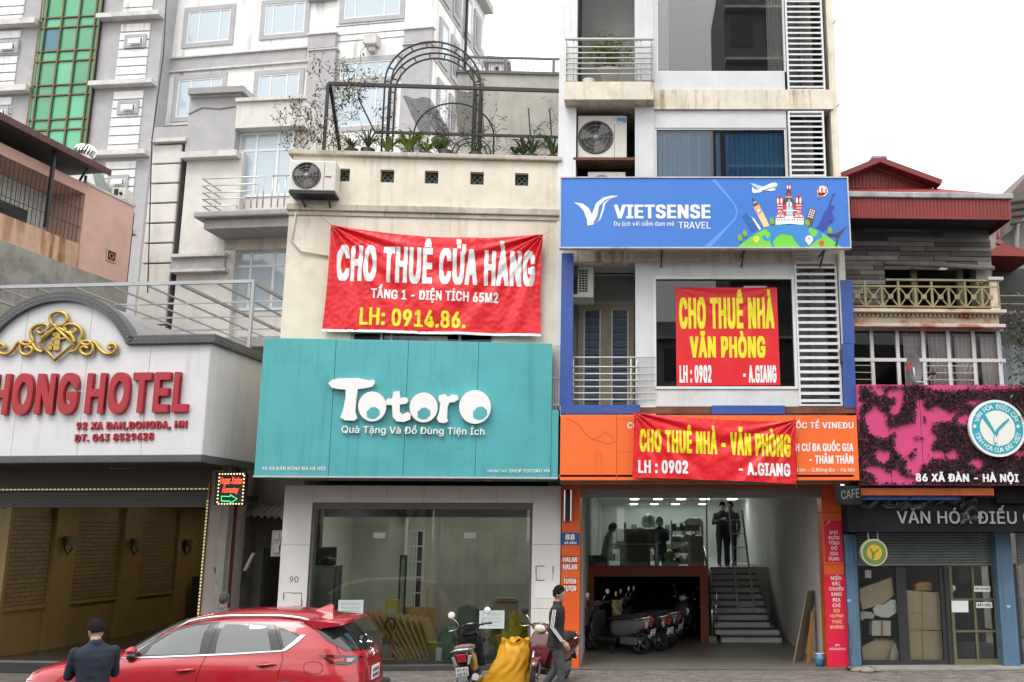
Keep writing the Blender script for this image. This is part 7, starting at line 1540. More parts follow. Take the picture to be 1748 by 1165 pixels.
# things behind the cafe glass
def c6(nm,label,cat,pts,w,th,m_,group=None):
 return solo(nm,label,cat,pxpoly(F6,[(1420 + x / 3.378,820 + y / 3.378) for x,y in pts],w,th),m_,F6,group=group)
PCARD = mat('pale_cardboard',(.60,.50,.38),.8,var=.1,streak=.2,dirt=(.28,.22,.15)); FOIL = flat('silver_foil',(.85,.86,.87),.35,.3); BUB = mat('clear_wrap',(.60,.62,.62),.3,var=.2)
c6('cardboard_sheet','tilted pale cardboard carton pressed against the cafe window','cardboard',[(146,630),(345,560),(358,660),(300,710),(178,746)],.2,.12,PCARD)
c6('foil_packet','round folded silver foil packet in the cafe window','packet',[(238,740),(262,715),(300,718),(340,688),(375,690),(390,720),(375,760),(330,790),(290,790),(250,775)],.16,.05,FOIL)
c6('crumpled_paper','crumpled pale paper beside the silver packet','paper',[(155,765),(180,755),(230,760),(247,775),(240,798),(195,795),(170,808)],.18,.04,BUB)
o = c6('carton','small white carton closed with brown tape in the cafe window','box',[(232,810),(340,810),(340,896),(232,896)],.2,.2,flat('dull_white_card',(.7,.7,.66))); part('tape',pxpoly(F6,[(1420 + x / 3.378,820 + y / 3.378) for x,y in ((282,811),(296,811),(296,895),(282,895))],.197,.002),CARD,o)
c6('shelf_board','dark shelf inside the cafe window','shelf',[(150,900),(365,900),(365,910),(150,910)],.2,.25,BLACKP)
c6('cardboard_sheet','crushed ribbed cardboard at the lower left of the cafe window','cardboard',[(160,965),(250,922),(302,1040),(180,1060)],.2,.06,PCARD)
c6('cardboard_sheet','flat cardboard behind the crushed sheet in the cafe window','cardboard',[(240,905),(365,908),(345,1000),(330,1057),(262,1057)],.3,.05,PCARD)
c6('plastic_wrap','clear plastic wrap slumped at the foot of the cafe window','plastic',[(335,1058),(340,990),(365,935),(385,990),(387,1058)],.19,.08,BUB)
c6('notice','small white card high in the cafe window','paper',[(192,517),(227,517),(227,562),(192,562)],.19,.01,PAPER)
c6('cardboard_sheet','tall flattened carton filling the middle glass door, upper half','cardboard',[(412,632),(520,640),(628,648),(636,862),(520,866),(424,862)],.2,.05,PCARD)
c6('cardboard_sheet','flattened carton filling the middle glass door, lower half','cardboard',[(424,866),(520,868),(640,870),(645,1050),(528,1057),(432,1056)],.22,.05,PCARD)
for pts in ([(520,640),(526,1056)],[(412,760),(530,764)],[(424,848),(634,866)]): part('fold',MB().tube([rp(1420 + x / 3.378,820 + y / 3.378,.195) for x,y in pts],.006,4),CARD,CF)
c6('wooden_box','small brown wooden box above the tall flattened carton','box',[(482,600),(510,588),(575,588),(578,634),(484,634)],.35,.2,WOOD)
c6('notice','square white notice taped low on the olive glass door','paper',[(690,694),(786,694),(788,760),(692,760)],.045,.005,PAPER)
o = c6('notice','white push-door notice with bold capitals on the olive door','paper',[(832,702),(924,702),(926,735),(833,735)],.045,.005,PAPER); part('lettering',text(F6,'ĐẨY VÀO',1668.5,1691.5,1035,1030.5,.044,.04),INK,o)
o = c6('notice','upper white notice with small text on the olive door','paper',[(820,608),(914,610),(914,642),(820,642)],.045,.005,PAPER); part('lettering',text(F6,'MỜI VÀO NHÀ',1665,1689,1006.5,1003.5,.044,.02),INK,o)
solo('round_sticker','round pale sticker on the upper left pane of the olive door','sticker',MB().lathe([(0,.095),(.06,.095),(.06,.0995)],(F6.U(1626 + 0,1004,.1),0,F6.V(1626,1004,.1)),18,'y'),flat('grey_sticker',(.5,.5,.48)),F6)
for x,y,lb in ((1449.5,1025,'tiny blue tag on the left blue cafe pillar'),(1722,1035,'tiny pale tag on the right blue cafe pillar')):
 q = F6.R(x - 3,y - 2,x + 3,y + 2,-.16); solo('tag',lb,'tag',MB().box(q[0],q[1],-.158,-.151,q[2],q[3]),flat('tag_blue',(.4,.5,.65)),F6)
part('painted_number',text(F6,'M5',1709,1718,918,913,-.152,.02),flat('worn_grey_letter',(.30,.31,.31)),CF)
part('hanging_wires',MB().tube([rp(1446,1060,-.2),rp(1450,1085,-.22),rp(1447,1115,-.2),rp(1455,1138,-.2)],.006,4).tube([rp(1448,1065,-.2),rp(1455,1095,-.24),rp(1452,1125,-.2)],.005,4).tube([rp(1455,900,-.2),rp(1458,960,-.2),rp(1472,974,-.25),rp(1476,964,-.2)],.006,4),BLACKP,CF)
# far right background
FR2 = Frame(9.0,25,0)
hb2 = new_thing('far_house','grey walled house with a pitched dark roof at the far right edge','house',FR2,(2,0,0))
q = FR2.R(1706,395,1800,700,0); part('wall',MB().box(q[0],q[1] + 3,0,5,0,FR2.V(1748,345)),GREYC,hb2)
rpt = lambda x,y,w: (FR2.U(x,y,w),w,FR2.V(x,y,w))
part('roof',MB().add([rpt(1724,332,-.6),rpt(1790,258,-.6),rpt(1790,330,-.6),rpt(1722,396,-.6)] + [(a + .01,3,c) for a,_,c in (rpt(1724,332,-.6),rpt(1790,258,-.6),rpt(1790,330,-.6),rpt(1722,396,-.6))],[(0,1,2,3),(7,6,5,4),(0,4,5,1),(1,5,6,2),(2,6,7,3),(3,7,4,0)]),mat('brown_grey_roof',(.16,.13,.115),.8,var=.2),hb2)
for k in range(4): y = 345 + k * 12; part('roof_rib',MB().bar(rpt(1725,y,-.65),rpt(1790,y - 8,-.65),.05),BLACKP,hb2)
part('pipe',MB().tube([rpt(1736,425,-.2),rpt(1736,385,-.2),rpt(1741,378,-.2),rpt(1756,374,-.2)],.06,8),WHITE,hb2)
rg2 = new_thing('small_red_gable','small red gable roof with a finial below the far grey house','roof',F6,(F6.U(1708,437,1),1,8)); q0 = rp(1690,437,1); q1 = rp(1790,437,1)
a_,b2_,c2_ = rp(1708,414,1),rp(1690,424,1),rp(1790,448,1)
part('gable',MB().add([rp(1692,426,1),rp(1711,415,1),rp(1770,432,1),rp(1770,438,1),rp(1692,436,1)] + [(p[0],3,p[2]) for p in (rp(1692,426,1),rp(1711,415,1),rp(1770,432,1),rp(1770,438,1),rp(1692,436,1))],[(0,1,2,3,4),(9,8,7,6,5),(0,5,6,1),(1,6,7,2),(2,7,8,3),(3,8,9,4),(4,9,5,0)]),RED,rg2)
part('finial',MB().lathe([(.07,0),(.07,.06),(.03,.09),(.05,.14),(.0,.4)],(a_[0],1.1,a_[2] - .02),12),RED,rg2)
dk = new_thing('dark_shed','dark open shed beneath the small red gable','shed',F6,(5.2,1,5)); part('back',MB().box(R6 + .02,UX + 2,2.2,2.3,4.8,a_[2] - .25),BLACKP,dk); part('side',MB().box(R6 + .001,R6 + .05,W6 + .4,2.2,4.8,a_[2] - .3),BLACKP,dk)
for k in range(3): z_ = F6.V(1730,505 + k * 14,-.1); part('railing_bar',MB().tube([(R6 + .1,-.1,z_),(UX,-.1,z_)],.015,5),YI,dk)
tp = new_thing('blue_tarp','faded grey blue tarpaulin wall right of the curtained windows','tarpaulin',F6,(5,0,4.5)); q = F6.R(1713,590,1800,660,-.2)
part('sheet',MB().grid(lambda s,t: (q[0] + (q[1] - q[0]) * s,-.2 + .03 * math.sin(s * 25) * t,q[2] + (q[3] - q[2]) * t),40,4),mat('faded_tarp',(.26,.30,.34),.8,var=.15,streak=.4,dirt=(.15,.17,.19)),tp)
for i,(cx_,cy_,w_,n,lb,rr_) in enumerate(((1752,560,-.6,500,'leafy dark plant beside the shed rails at the right edge',.5),(1752,628,-1.6,260,'green leafy branch hanging at the right edge above the pink sign',.34),(1755,716,-1.9,60,'few green leaves beside the round emblem at the right edge',.14))):
 c_ = Vector(rp(cx_,cy_,w_)); rnd = random.Random(40 + i); pts = [c_ + Vector((rnd.gauss(0,rr_ * .5),rnd.gauss(0,rr_ * .3),rnd.gauss(0,rr_ * .6))) for _ in range(n)]
 t_ = new_thing('leafy_branch',lb,'branch',F6,tuple(c_)); m = MB(); leaf_cloud(m,pts,.10,i); part('leaves',m,GREENLEAF if i else DULLLEAF,t_); part('twig',MB().tube([tuple(c_ + Vector((.6,.2,-.1))),tuple(c_),tuple(c_ + Vector((-.2,0,.3)))],.012,5),TWIG,t_)
# ================================================================== street
ASPH = mat('asphalt',(.055,.055,.056),.9,var=.2,scale=.8,patch=.3,patch_col=(.07,.07,.07),bump=.3)
struct('road',MB().box(-400,400,-300,15.2,-.35,-.15),ASPH)
struct('ground',MB().box(-400,400,15.33,600,-.4,-.06),GREYC)
struct('kerb',MB().bbox(-60,60,15.2,15.33,-.3,0.0,.02),mat('kerb_stone',(.28,.27,.26),.85,var=.15))
pv = struct('pavement',MB().box(-60,60,15.331,27,-.055,-.012),mat('joint_sand',(.12,.105,.09),.95,var=.3,bump=.4)); INFO[pv.name] = (WORLD,Vector((0,0,0)))
PVM = [mat('paver_%s' % k,c,.85,var=.2,scale=6,patch=.4,patch_col=(.13,.11,.10),bump=.4) for k,c in (('grey',(.20,.18,.165)),('brown',(.235,.195,.17)),('dark',(.16,.145,.135)))]
rnd = random.Random(2); me_p = [MB().bbox(0,.19,0,.095,-.02,0,.006).mesh('paver',m_) for m_ in PVM]; rest = MB(); npv = 0
y = 17.35; row = 0
while y < 19.22:
 x = -9 + (.1 if row % 2 else 0) + rnd.uniform(-.01,.01)
 while x < 9.5:
  vis = -3.4 < x < 7.6
  if vis and y < 18.0 and npv < 300:
   o = bpy.data.objects.new('paver',rnd.choice(me_p)); COL.objects.link(o); o.parent = pv; o.location = (x,y,rnd.uniform(-.004,.004)); o.rotation_euler = (rnd.uniform(-.01,.01),rnd.uniform(-.01,.01),rnd.uniform(-.01,.01)); npv += 1
  else:
   z = rnd.uniform(-.005,.003); rest.cur = rnd.randrange(3); rest.box(x,x + .19,y,y + .095,-.02,z)
  x += .2
 y += .105; row += 1
y = 15.35
while y < 17.3:
 x = -9
 while x < 9.5: rest.cur = rnd.randrange(3); rest.box(x,x + .19,y,y + .095,-.02,rnd.uniform(-.005,.003)); x += .2
 y += .105
part('pavers',rest,PVM,pv,kind='stuff')
for x,y,r_,lb in ((4.35,18.95,.07,'pale rubble stone at the foot of the red sticker'),(4.55,18.85,.10,'larger broken stone beside the weed by the blue pillar'),(4.75,18.95,.08,'flat rubble stone in front of the blue pillar')):
 lump('stone',lb,'stone',(x,y,r_ * .4),r_,mat('rubble',(.30,.26,.22),.9,var=.3),WORLD,int(x * 10),sq=(1.3,.8,.6),sub=2,amp=.4)
for x,y,lb in ((4.25,19.12,'small green weed by the foot of the right orange column'),(4.72,19.1,'small green weed between the columns on the right')):
 m = MB(); blades(m,(x,y,0),26,.18,.02,int(x * 7)); solo('weed',lb,'weed',m,GREENLEAF,WORLD)
m = MB().grid(lambda s,t: (-2.9 + .26 * s + .05 * t,18.3 + .14 * t,.02 + .02 * math.sin(s * 5)),6,3); solo('litter','crumpled white paper litter on the pavers left of the black scooter','litter',m,PAPER,WORLD)
m = MB().grid(lambda s,t: (5.9 + .1 * s,18.2 + .05 * t,.02 + .01 * math.sin(s * 5)),4,2); solo('dry_leaf','brown dry leaf on the concrete before the cafe','leaf',m,mat('dry_leaf',(.35,.14,.05),.8),WORLD)
# the other side of the street,seen in glass and paint
rnd = random.Random(12)
for i,(x0,w_,h_,c) in enumerate(((-34,9,12,(.45,.42,.36)),(-24.5,6,16,(.38,.38,.38)),(-18,5.5,10.5,(.5,.44,.3)),(-12,6,13,(.33,.33,.32)),(-5.5,5,9,(.42,.38,.34)),(0,6,14,(.36,.37,.38)),(5.9,6.2,36,(.16,.16,.155)),(12.5,8,13,(.35,.3,.28)),(21,8,10,(.4,.4,.38)))):
 fo = Frame(x0 + w_,-15,180); t = new_thing('opposite_house',('%s house across the street with dark windows, %s' % (('tan','grey','ochre','dark grey','buff','tall grey','very tall grey','brown','pale')[i],('broad','narrow tall','narrow low','middling','lowest','tallest near the road','plain','deep','wide')[i])),'house',fo,(w_ / 2,0,0),'houses across the street')
 part('wall',MB().box(0,w_,0,8,-.15,h_),mat('opp_%d' % i,c,.9,var=.15,streak=.3),t); nf = int(h_ // 3.3)
 for f in range(nf):
  for k in range(int(w_ // 2)): part('window',MB().box(.5 + k * 2,1.8 + k * 2,-.04,-.001,.8 + f * 3.3,2.6 + f * 3.3),flat('opp_window',(.05,.06,.07),.1),t)
  part('ledge',MB().box(0,w_,-.5,-.041,3.05 + f * 3.3,3.2 + f * 3.3),LEDG,t)
for i,(x,y,h_) in enumerate(((-13,-9,8),(-6.5,-8.5,7),(1.5,-9,8.5),(9,-9,7.5))):
 t = new_thing('street_tree',('leafy street tree across the road, %s' % ('far left one','second one along','tallest one','rightmost one')[i]),'tree',WORLD,(x,y,-.15),'trees across the road')
 part('trunk',MB().tube([(x,y,-.15),(x + .1,y,h_ * .3),(x - .1,y + .1,h_ * .55)],[.2,.15,.1],10).tube([(x,y,h_ * .35),(x + 1,y + .4,h_ * .65)],[.1,.05],8).tube([(x,y,h_ * .4),(x - 1.1,y - .3,h_ * .7)],[.1,.05],8),TWIG,t)
 pts = []; rr = random.Random(i)
 cl = [(x + rr.uniform(-1.6,1.6),y + rr.uniform(-1.3,1.3),h_ * rr.uniform(.55,.92),rr.uniform(.6,1.1)) for _ in range(14)]
 for _ in range(2600): c = rr.choice(cl); pts.append((c[0] + rr.gauss(0,c[3] * .5),c[1] + rr.gauss(0,c[3] * .5),c[2] + rr.gauss(0,c[3] * .4)))
 m = MB(); leaf_cloud(m,pts,.22,i); part('crown',m,GREENLEAF,t)

# ================================================================== people
def capsule(m,a,b,ra,rb,n=12,flat_=1.0):
 a,b = Vector(a),Vector(b); d = b - a; L = d.length; d.normalize(); P,R = [],[]
 for i in range(4): t = math.pi / 2 * i / 4; P.append(a - d * ra * math.cos(t)); R.append(max(ra * math.sin(t),.001))
 P.append(a); R.append(ra); P.append(b); R.append(rb)
 for i in range(1,5): t = math.pi / 2 * i / 4; P.append(b + d * rb * math.sin(t)); R.append(max(rb * math.cos(t),.001))
 m.tube(P,R,n)
def sect(m,secs,n=20):
 """stacked ellipses (cx,cy,z,rx,ry) closed at both ends"""
 b = len(m.v)
 for cx,cy,z,rx,ry in secs:
  for j in range(n): t = 2 * math.pi * j / n; m.v.append((cx + rx * math.cos(t),cy + ry * math.sin(t),z))
 for i in range(len(secs) - 1):
  for j in range(n): m.f.append([b + i * n + j,b + i * n + (j + 1) % n,b + (i + 1) * n + (j + 1) % n,b + (i + 1) * n + j]); m.m.append(0); m.smooth.append(True)
 m.f.append([b + j for j in range(n)][::-1]); m.m.append(0); m.smooth.append(True); k = b + (len(secs) - 1) * n; m.f.append([k + j for j in range(n)]); m.m.append(0); m.smooth.append(True)
def person(label,x,y,z,face,H=1.7,top=(.02,.02,.022),legs=(.08,.08,.085),voxel=.012,lean=0.0,bow=0.0,armR=None,armL=None,legR=None,legL=None,hair=(.012,.011,.011),hem=.78,sleeve=True,seated=False,hairlong=False,stripes=False,turn=0.0,group=None,topname=None):
 """x forward, y to the person's left, z up; face = heading in degrees"""
 k = H / 1.70; fr = Frame(x,y,0 if face is None else face); t = new_thing('person',label,'person',fr,(0,0,z),group)
 m = MB(); V3 = Vector
 hipz,shz = .92,1.40; lx = math.sin(rad(lean)) * (shz - hipz); sh = lambda zz: lx * max(0,(zz - hipz)) / (shz - hipz)
 armR = armR or [(.02,-.20,1.38),(-.01,-.25,1.12),(.05,-.25,.88)]; armL = armL or [(p[0],-p[1],p[2]) for p in ([(.02,-.20,1.38),(-.01,-.25,1.12),(.05,-.25,.88)])]
 legR = legR or [(0,-.09,.90),(.01,-.10,.50),(-.02,-.10,.09)]; legL = legL or [(0,.09,.90),(.01,.10,.50),(-.02,.10,.09)]
 sect(m,[(sh(.80) - .0,0,hem - .01,.135,.185),(sh(.86),0,hem + .06,.14,.19),(sh(.95),0,.95,.128,.178),(sh(1.08),0,1.08,.118,.165),(sh(1.2),0,1.2,.125,.18),(sh(1.32),0,1.32,.122,.205),(sh(1.40),0,1.385,.10,.20),(sh(1.44),0,1.43,.075,.13),(sh(1.46) - .005,0,1.475,.058,.068)])
 for A in (armR,armL):
  A = [V3(p) + V3((sh(p[2]) if i == 0 else (lx if p[2] > 1 else lx * .6),0,0)) for i,p in enumerate(A)]; A0,A1,A2 = A
  capsule(m,A0 - V3((0,0,.012)),A1,.060,.052); capsule(m,A1,A2,.052,.038); d = (A2 - A1).normalized()
  side = V3((0,1,0)); side = (side - d * side.dot(d)).normalized(); nrm = d.cross(side)
  capsule(m,A2 + d * .02,A2 + d * .085,.030,.034)                 # palm
  for q,(o,l_) in enumerate(((-.030,.062),(-.010,.074),(.010,.070),(.028,.055))):
   f0 = A2 + d * .10 + nrm * o; f1 = f0 + d * l_ * .55 + side * (.006 if A is armR else -.006); f2 = f1 + d * l_ * .4 - side * (.012 if A0.y > 0 else -.012); capsule(m,f0,f1,.0105,.009,8); capsule(m,f1,f2,.009,.0075,8)
  th0 = A2 + d * .035 + nrm * .028; capsule(m,th0,th0 + d * .045 + nrm * .022,.013,.010,8)
 for Lg in (legR,legL):
  a,b,c = [V3(p) for p in Lg]; capsule(m,a,b,.098,.070); capsule(m,b,c,.068,.054)
  fd = V3((1,0,0)); capsule(m,c + V3((-.03,0,-.045)),c + fd * .17 + V3((0,0,-.052)),.038,.034)
 # neck and head
 nb_ = V3((lx,0,1.44)); bw = rad(bow); hd = nb_ + V3((math.sin(bw + rad(lean) * .5) * .16,0,math.cos(bw) * .155)); capsule(m,nb_,hd + V3((0,0,-.03)),.056,.052)
 Rm = Matrix.Translation(hd) @ Matrix.Rotation(rad(turn),4,'Z') @ Matrix.Rotation(bw,4,'Y')
 h = MB(); h.ball((0,0,.02),.10,20,(.97,.78,1.12)); h.ball((.035,0,-.045),.062,16,(.95,.85,1.0)); h.ball((.098,0,-.012),.015,8,(1.1,.8,1.6)); h.ball((.088,0,-.052),.022,8,(.6,1.1,.45)); h.ball((-.02,.078,-.01),.022,8,(.8,.4,1.3)); h.ball((-.02,-.078,-.01),.022,8,(.8,.4,1.3)); h.ball((.078,.03,.022),.016,8,(.5,1.2,.5)); h.ball((.078,-.03,.022),.016,8,(.5,1.2,.5)); h.xf(Rm); m.merge(h)
 m.xf(Matrix.Scale(k,4)); me = m.mesh('body_tmp',SKIN); ob = bpy.data.objects.new('tmp',me); COL.objects.link(ob); md = ob.modifiers.new('r','REMESH'); md.mode = 'VOXEL'; md.voxel_size = voxel; md.use_smooth_shade = True
 dg = bpy.context.evaluated_depsgraph_get(); me2 = bpy.data.meshes.new_from_object(ob.evaluated_get(dg)); bpy.data.objects.remove(ob)
 bm = bmesh.new(); bm.from_mesh(me2)
 for _ in range(4): bmesh.ops.smooth_vert(bm,verts=bm.verts,factor=.5,use_axis_x=True,use_axis_y=True,use_axis_z=True)
 wr = [V3(armR[2]) * k,V3(armL[2]) * k]
 for v in bm.verts:      # cloth folds
  p = v.co / k
  if hem < p.z < 1.40 or p.z < hem: v.co += v.normal * (.006 * noise.noise(V3((p.x * 9,p.y * 9,p.z * 14))) + .003 * noise.noise(p * 40))
 nm_t = 'cloth_%02x%02x%02x' % tuple(int(c * 250) for c in top); nm_l = 'cloth_%02x%02x%02x' % tuple(int(c * 250) for c in legs)
 mats_ = [SKIN,mat(nm_t,top,.85,var=.15,scale=12,bump=.2),mat(nm_l,legs,.85,var=.15,scale=12,bump=.2),flat('shoe_dark',(.03,.03,.03),.5)]
 bm.to_mesh(me2); bm.free(); me2.materials.clear()
 for q in mats_: me2.materials.append(q)
 hands = [V3(A[2]) + V3((lx * .6 if A[2][2] <= 1 else lx,0,0)) for A in (armR,armL)]; el = [V3(A[1]) for A in (armR,armL)]
 for p in me2.polygons:
  c = p.center / k; i = 1
  if c.z > 1.475 and (c - V3((lx,0,1.44))).length > .07: i = 0
  elif c.z > 1.50: i = 0
  elif any(-.005 < (c - hnd).dot((hnd - e).normalized()) < .22 and ((c - hnd) - (hnd - e).normalized() * (c - hnd).dot((hnd - e).normalized())).length < .062 for hnd,e in zip(hands,el)): i = 0
  elif c.z < .075: i = 3
  elif c.z < hem + .01 and min((c - (V3(A[1]) + (V3(A[2]) - V3(A[1])) * q)).length for A in (armR,armL) for q in (0,.33,.66,1)) > .085: i = 2
  p.material_index = i; p.use_smooth = True
 o = bpy.data.objects.new('body',me2); COL.objects.link(o); o.parent = t
 h = MB(); n_ = 26
 def hp(s,q):
  th = 2 * math.pi * s; ph = q * ((1.92 - .36 * math.cos(th) + .06 * math.sin(th * 9)) if not hairlong else 2.6); front = max(0,math.cos(th)); ph = ph * (1 - .25 * front ** .7) if not hairlong else ph * (1 - .55 * front)
  r = .1005 + .010 * noise.noise(V3((math.cos(th) * 3,math.sin(th) * 3,ph * 3))) + (.02 if hairlong else 0); ridge = .002 * math.sin(th * 40)
  return ((r + ridge) * 1.0 * math.sin(ph) * math.cos(th) - .006,(r + ridge) * .84 * math.sin(ph) * math.sin(th),.024 + (r + ridge) * 1.16 * math.cos(ph))
 h.grid(hp,60,20); h.xf(Matrix.Scale(k,4) @ Rm)
 ho = part('hair',MB(),HAIR,t); me3 = h.mesh('hair',flat('hair_%02x' % int(hair[0] * 999),hair,.85,spec=.08)); ho = bpy.data.objects.new('hair',me3); COL.objects.link(ho); ho.parent = t
 if stripes:
  A = [V3(p) + V3((sh(p[2]) if i == 0 else (lx if p[2] > 1 else lx * .6),0,0)) for i,p in enumerate(armR)]; s_ = MB()
  for q in (-.022,0,.022):
   P = []
   for i in range(13):
    f = i / 12; c,r = (A[0].lerp(A[1],f * 2),.064 - .012 * f * 2) if f <= .5 else (A[1].lerp(A[2],f * 2 - 1),.052 - .014 * (f * 2 - 1)); P.append((c + V3((q,-r - .007,0))) * k)
   s_.tube(P,.0055 * k,5)
  s_.merge(MB()); so = bpy.data.objects.new('sleeve_stripes',s_.mesh('sleeve_stripes',WPRINT)); COL.objects.link(so); so.parent = t
 c_ = MB(); c_.lathe([(.070,1.435),(.073,1.46),(.070,1.492),(.064,1.49),(.066,1.44)],(lx,0,0),20); c_.xf(Matrix.Scale(k,4)); co = bpy.data.objects.new('collar',c_.mesh('collar',mats_[1])); COL.objects.link(co); co.parent = t
 return t
MAN_Y = 15.75
walker = person('young man walking in a black track jacket with white sleeve stripes and grey trousers',F8.uv(949,1100,MAN_Y - 19.4)[0],MAN_Y,0,-6,1.71,top=(.016,.016,.018),legs=(.06,.062,.066),voxel=.0105,lean=2,bow=8,
       armR=[(.0,-.20,1.38),(-.03,-.245,1.12),(.14,-.24,.91)],armL=[(.02,.20,1.38),(-.04,.25,1.12),(-.02,.25,.87)],legR=[(0,-.09,.90),(.10,-.09,.50),(.10,-.09,.09)],legL=[(0,.09,.90),(.02,.09,.52),(-.22,.09,.16)],stripes=True)
person('man in a navy jacket seen from behind bowing over his phone by the car',-5.9,11.25,-.15,125,1.74,top=(.012,.018,.035),legs=(.02,.02,.022),voxel=.0115,lean=3,bow=32,
       armR=[(.02,-.19,1.38),(.08,-.225,1.12),(.30,-.09,1.20)],armL=[(.02,.19,1.38),(.08,.225,1.12),(.30,.09,1.18)],hem=.70,turn=12)
person('grey haired man seen from behind above the red car roof',F8.uv(382,1030,-3.4)[0],16.0,0,84,1.60,top=(.10,.10,.11),voxel=.014,hair=(.07,.07,.075),bow=2)
ZL = ZMZ
person('dark dressed man in front on the stair landing holding something at his chest',F8.U(1233,900,7.6),19.4 + 7.6,ZL,-80,1.72,top=(.02,.022,.028),legs=(.02,.02,.024),voxel=.016,armR=[(.02,-.20,1.38),(.05,-.26,1.14),(.24,-.08,1.24)],armL=[(.02,.20,1.38),(.05,.26,1.14),(.24,.08,1.20)],bow=15)
person('dark dressed man standing behind on the stair landing',F8.U(1247,900,8.2),19.4 + 8.2,ZL,-120,1.74,top=(.02,.02,.022),legs=(.02,.02,.024),voxel=.016)
person('woman in a black shirt sorting bags behind the mezzanine counter',F8.U(1127,900,6.4),19.4 + 6.4,ZL - .35,-110,1.62,top=(.02,.02,.022),legs=(.03,.03,.03),voxel=.016,armR=[(.02,-.19,1.38),(.08,-.24,1.14),(.30,-.12,1.08)],armL=[(.02,.19,1.38),(.08,.24,1.14),(.30,.10,1.06)],bow=20,hairlong=True)
person('person in a white shirt bending over the goods at the left of the mezzanine',F8.U(1034,900,6.2),19.4 + 6.2,ZL - .45,-10,1.58,top=(.45,.45,.44),legs=(.05,.05,.06),voxel=.016,bow=30,lean=12,hairlong=True)
ph = solo('phone','dark phone held by the man in the navy jacket','phone',MB().bbox(.33,.42,-.04,.04,1.13,1.15,.004),BLACKS,Frame(-5.9,11.25,125))

# ================================================================== red car
FK = Frame(-8.0,13.15,0)
ZS = [(.18,.30,4.38,.78,5),(.26,.12,4.46,.86,5),(.38,.05,4.50,.90,5.5),(.52,.01,4.53,.915,6),(.65,.0,4.54,.92,6),(.78,.03,4.53,.92,6),(.88,.09,4.52,.918,5.5),(.94,.18,4.51,.912,5),(.99,.34,4.50,.90,4.6),(1.03,.54,4.50,.888,4.4),(1.07,.82,4.49,.87,4.2),(1.10,1.12,4.48,.855,4.2),(1.14,1.24,4.45,.84,4.2),
      (1.20,1.34,4.40,.82,4.2),(1.30,1.50,4.31,.782,4),(1.40,1.67,4.20,.74,4),(1.48,1.83,4.12,.70,4),(1.54,1.98,4.05,.66,3.8),(1.59,2.15,3.96,.61,3.6),(1.63,2.38,3.80,.52,3.4),(1.66,2.65,3.55,.38,3.0),(1.675,2.9,3.3,.2,2.6)]
def prof(z):
 z = max(ZS[0][0],min(ZS[-1][0],z))
 for a,b in zip(ZS,ZS[1:]):
  if z <= b[0]:
   f = (z - a[0]) / (b[0] - a[0]); return [a[i] + (b[i] - a[i]) * f for i in range(1,5)]
 return list(ZS[-1][1:])
def cpt(th,z,off=0.0):
 uf,ur,hw_,n = prof(z); c,s = math.cos(th),math.sin(th); hl = (ur - uf) / 2; r = (abs(c) ** n + abs(s) ** n) ** (-1 / n)
 x = (uf + ur) / 2 + hl * r * c; y = .92 + hw_ * r * s
 if off: gx_ = abs(c) ** (n - 1) / hl; gy_ = abs(s) ** (n - 1) / hw_; gl_ = math.hypot(gx_,gy_) + 1e-9; x += off * gx_ / gl_ * (1 if c > 0 else -1); y += off * gy_ / gl_ * (1 if s > 0 else -1)
 if z > 1.5 and off: z += off * .7
 return Vector((x,y,z - .15))
TH_ = [2 * math.pi * i / 300 for i in range(300)]; zz = []
z = .18
while z < 1.675: zz.append(z); z += .02 if z < 1.5 else .008
zz.append(1.675)
car = new_thing('car','glossy red hatchback SUV parked along the kerb with chrome window line','car',FK,(2.27,.92,-.15))
m = MB(); WHL = (.83,3.60); n = len(TH_)
for zq in zz: m.v += [tuple(cpt(t,zq)) for t in TH_]
for j in range(len(zz) - 1):
 for i in range(n):
  i2 = (i + 1) % n; c = Vector(m.v[j * n + i]); 
  if any(math.hypot(c.x - wx,c.z + .15 - .37) < .40 for wx in WHL) and (c.y < .12 or c.y > 1.72): continue
  m.f.append([j * n + i,j * n + i2,(j + 1) * n + i2,(j + 1) * n + i]); m.m.append(0); m.smooth.append(True)
k = (len(zz) - 1) * n; m.f.append([k + i for i in range(n)]); m.m.append(0); m.smooth.append(True)
mr_,tr_,pr_ = nt('car_red'); pr_.inputs['Base Color'].default_value = (.40,.005,.016,1); pr_.inputs['Metallic'].default_value = .0; pr_.inputs['Roughness'].default_value = .35; pr_.inputs['Coat Weight'].default_value = 1.0; pr_.inputs['Coat Roughness'].default_value = .02
CARRED = mr_
part('body',m,CARRED,car)
# table of the visible surface,to lay windows,lamps and seams on it
import numpy as np
tt = np.array([2 * math.pi * i / 2600 for i in range(2600)]); zv = np.linspace(.5,1.66,400); tab = []
for zq in zv:
 uf,ur,hw_,n_ = prof(zq); c,s = np.cos(tt),np.sin(tt); r_ = (np.abs(c) ** n_ + np.abs(s) ** n_) ** (-1 / n_); X = (uf + ur) / 2 + (ur - uf) / 2 * c * r_ + FK.o.x; Y = .92 + hw_ * s * r_ + FK.o.y
 Z = zq - .15 - EYE; dep = Y * math.cos(TH) + Z * math.sin(TH); upc = Z * math.cos(TH) - Y * math.sin(TH); tab.append(np.stack([CX + F * X / dep,CY - F * upc / dep],-1))
tab = np.array(tab)
vis = (np.sin(tt) < .0) | ((np.cos(tt) > 0) & (np.sin(tt) < .6))
def onpx(x,y):
 d = (tab[...,0] - x) ** 2 + (tab[...,1] - y) ** 2 + np.where(vis,0,1e6)[None,:]; j = int(np.argmin(d)); return float(tt[j % len(tt)]),float(zv[j // len(tt)])
C2 = lambda p: [(300 + x / 4.856,1010 + y / 4.856) for x,y in p]; C1 = lambda p: [(x / 5.297,1010 + y / 5.297) for x,y in p]
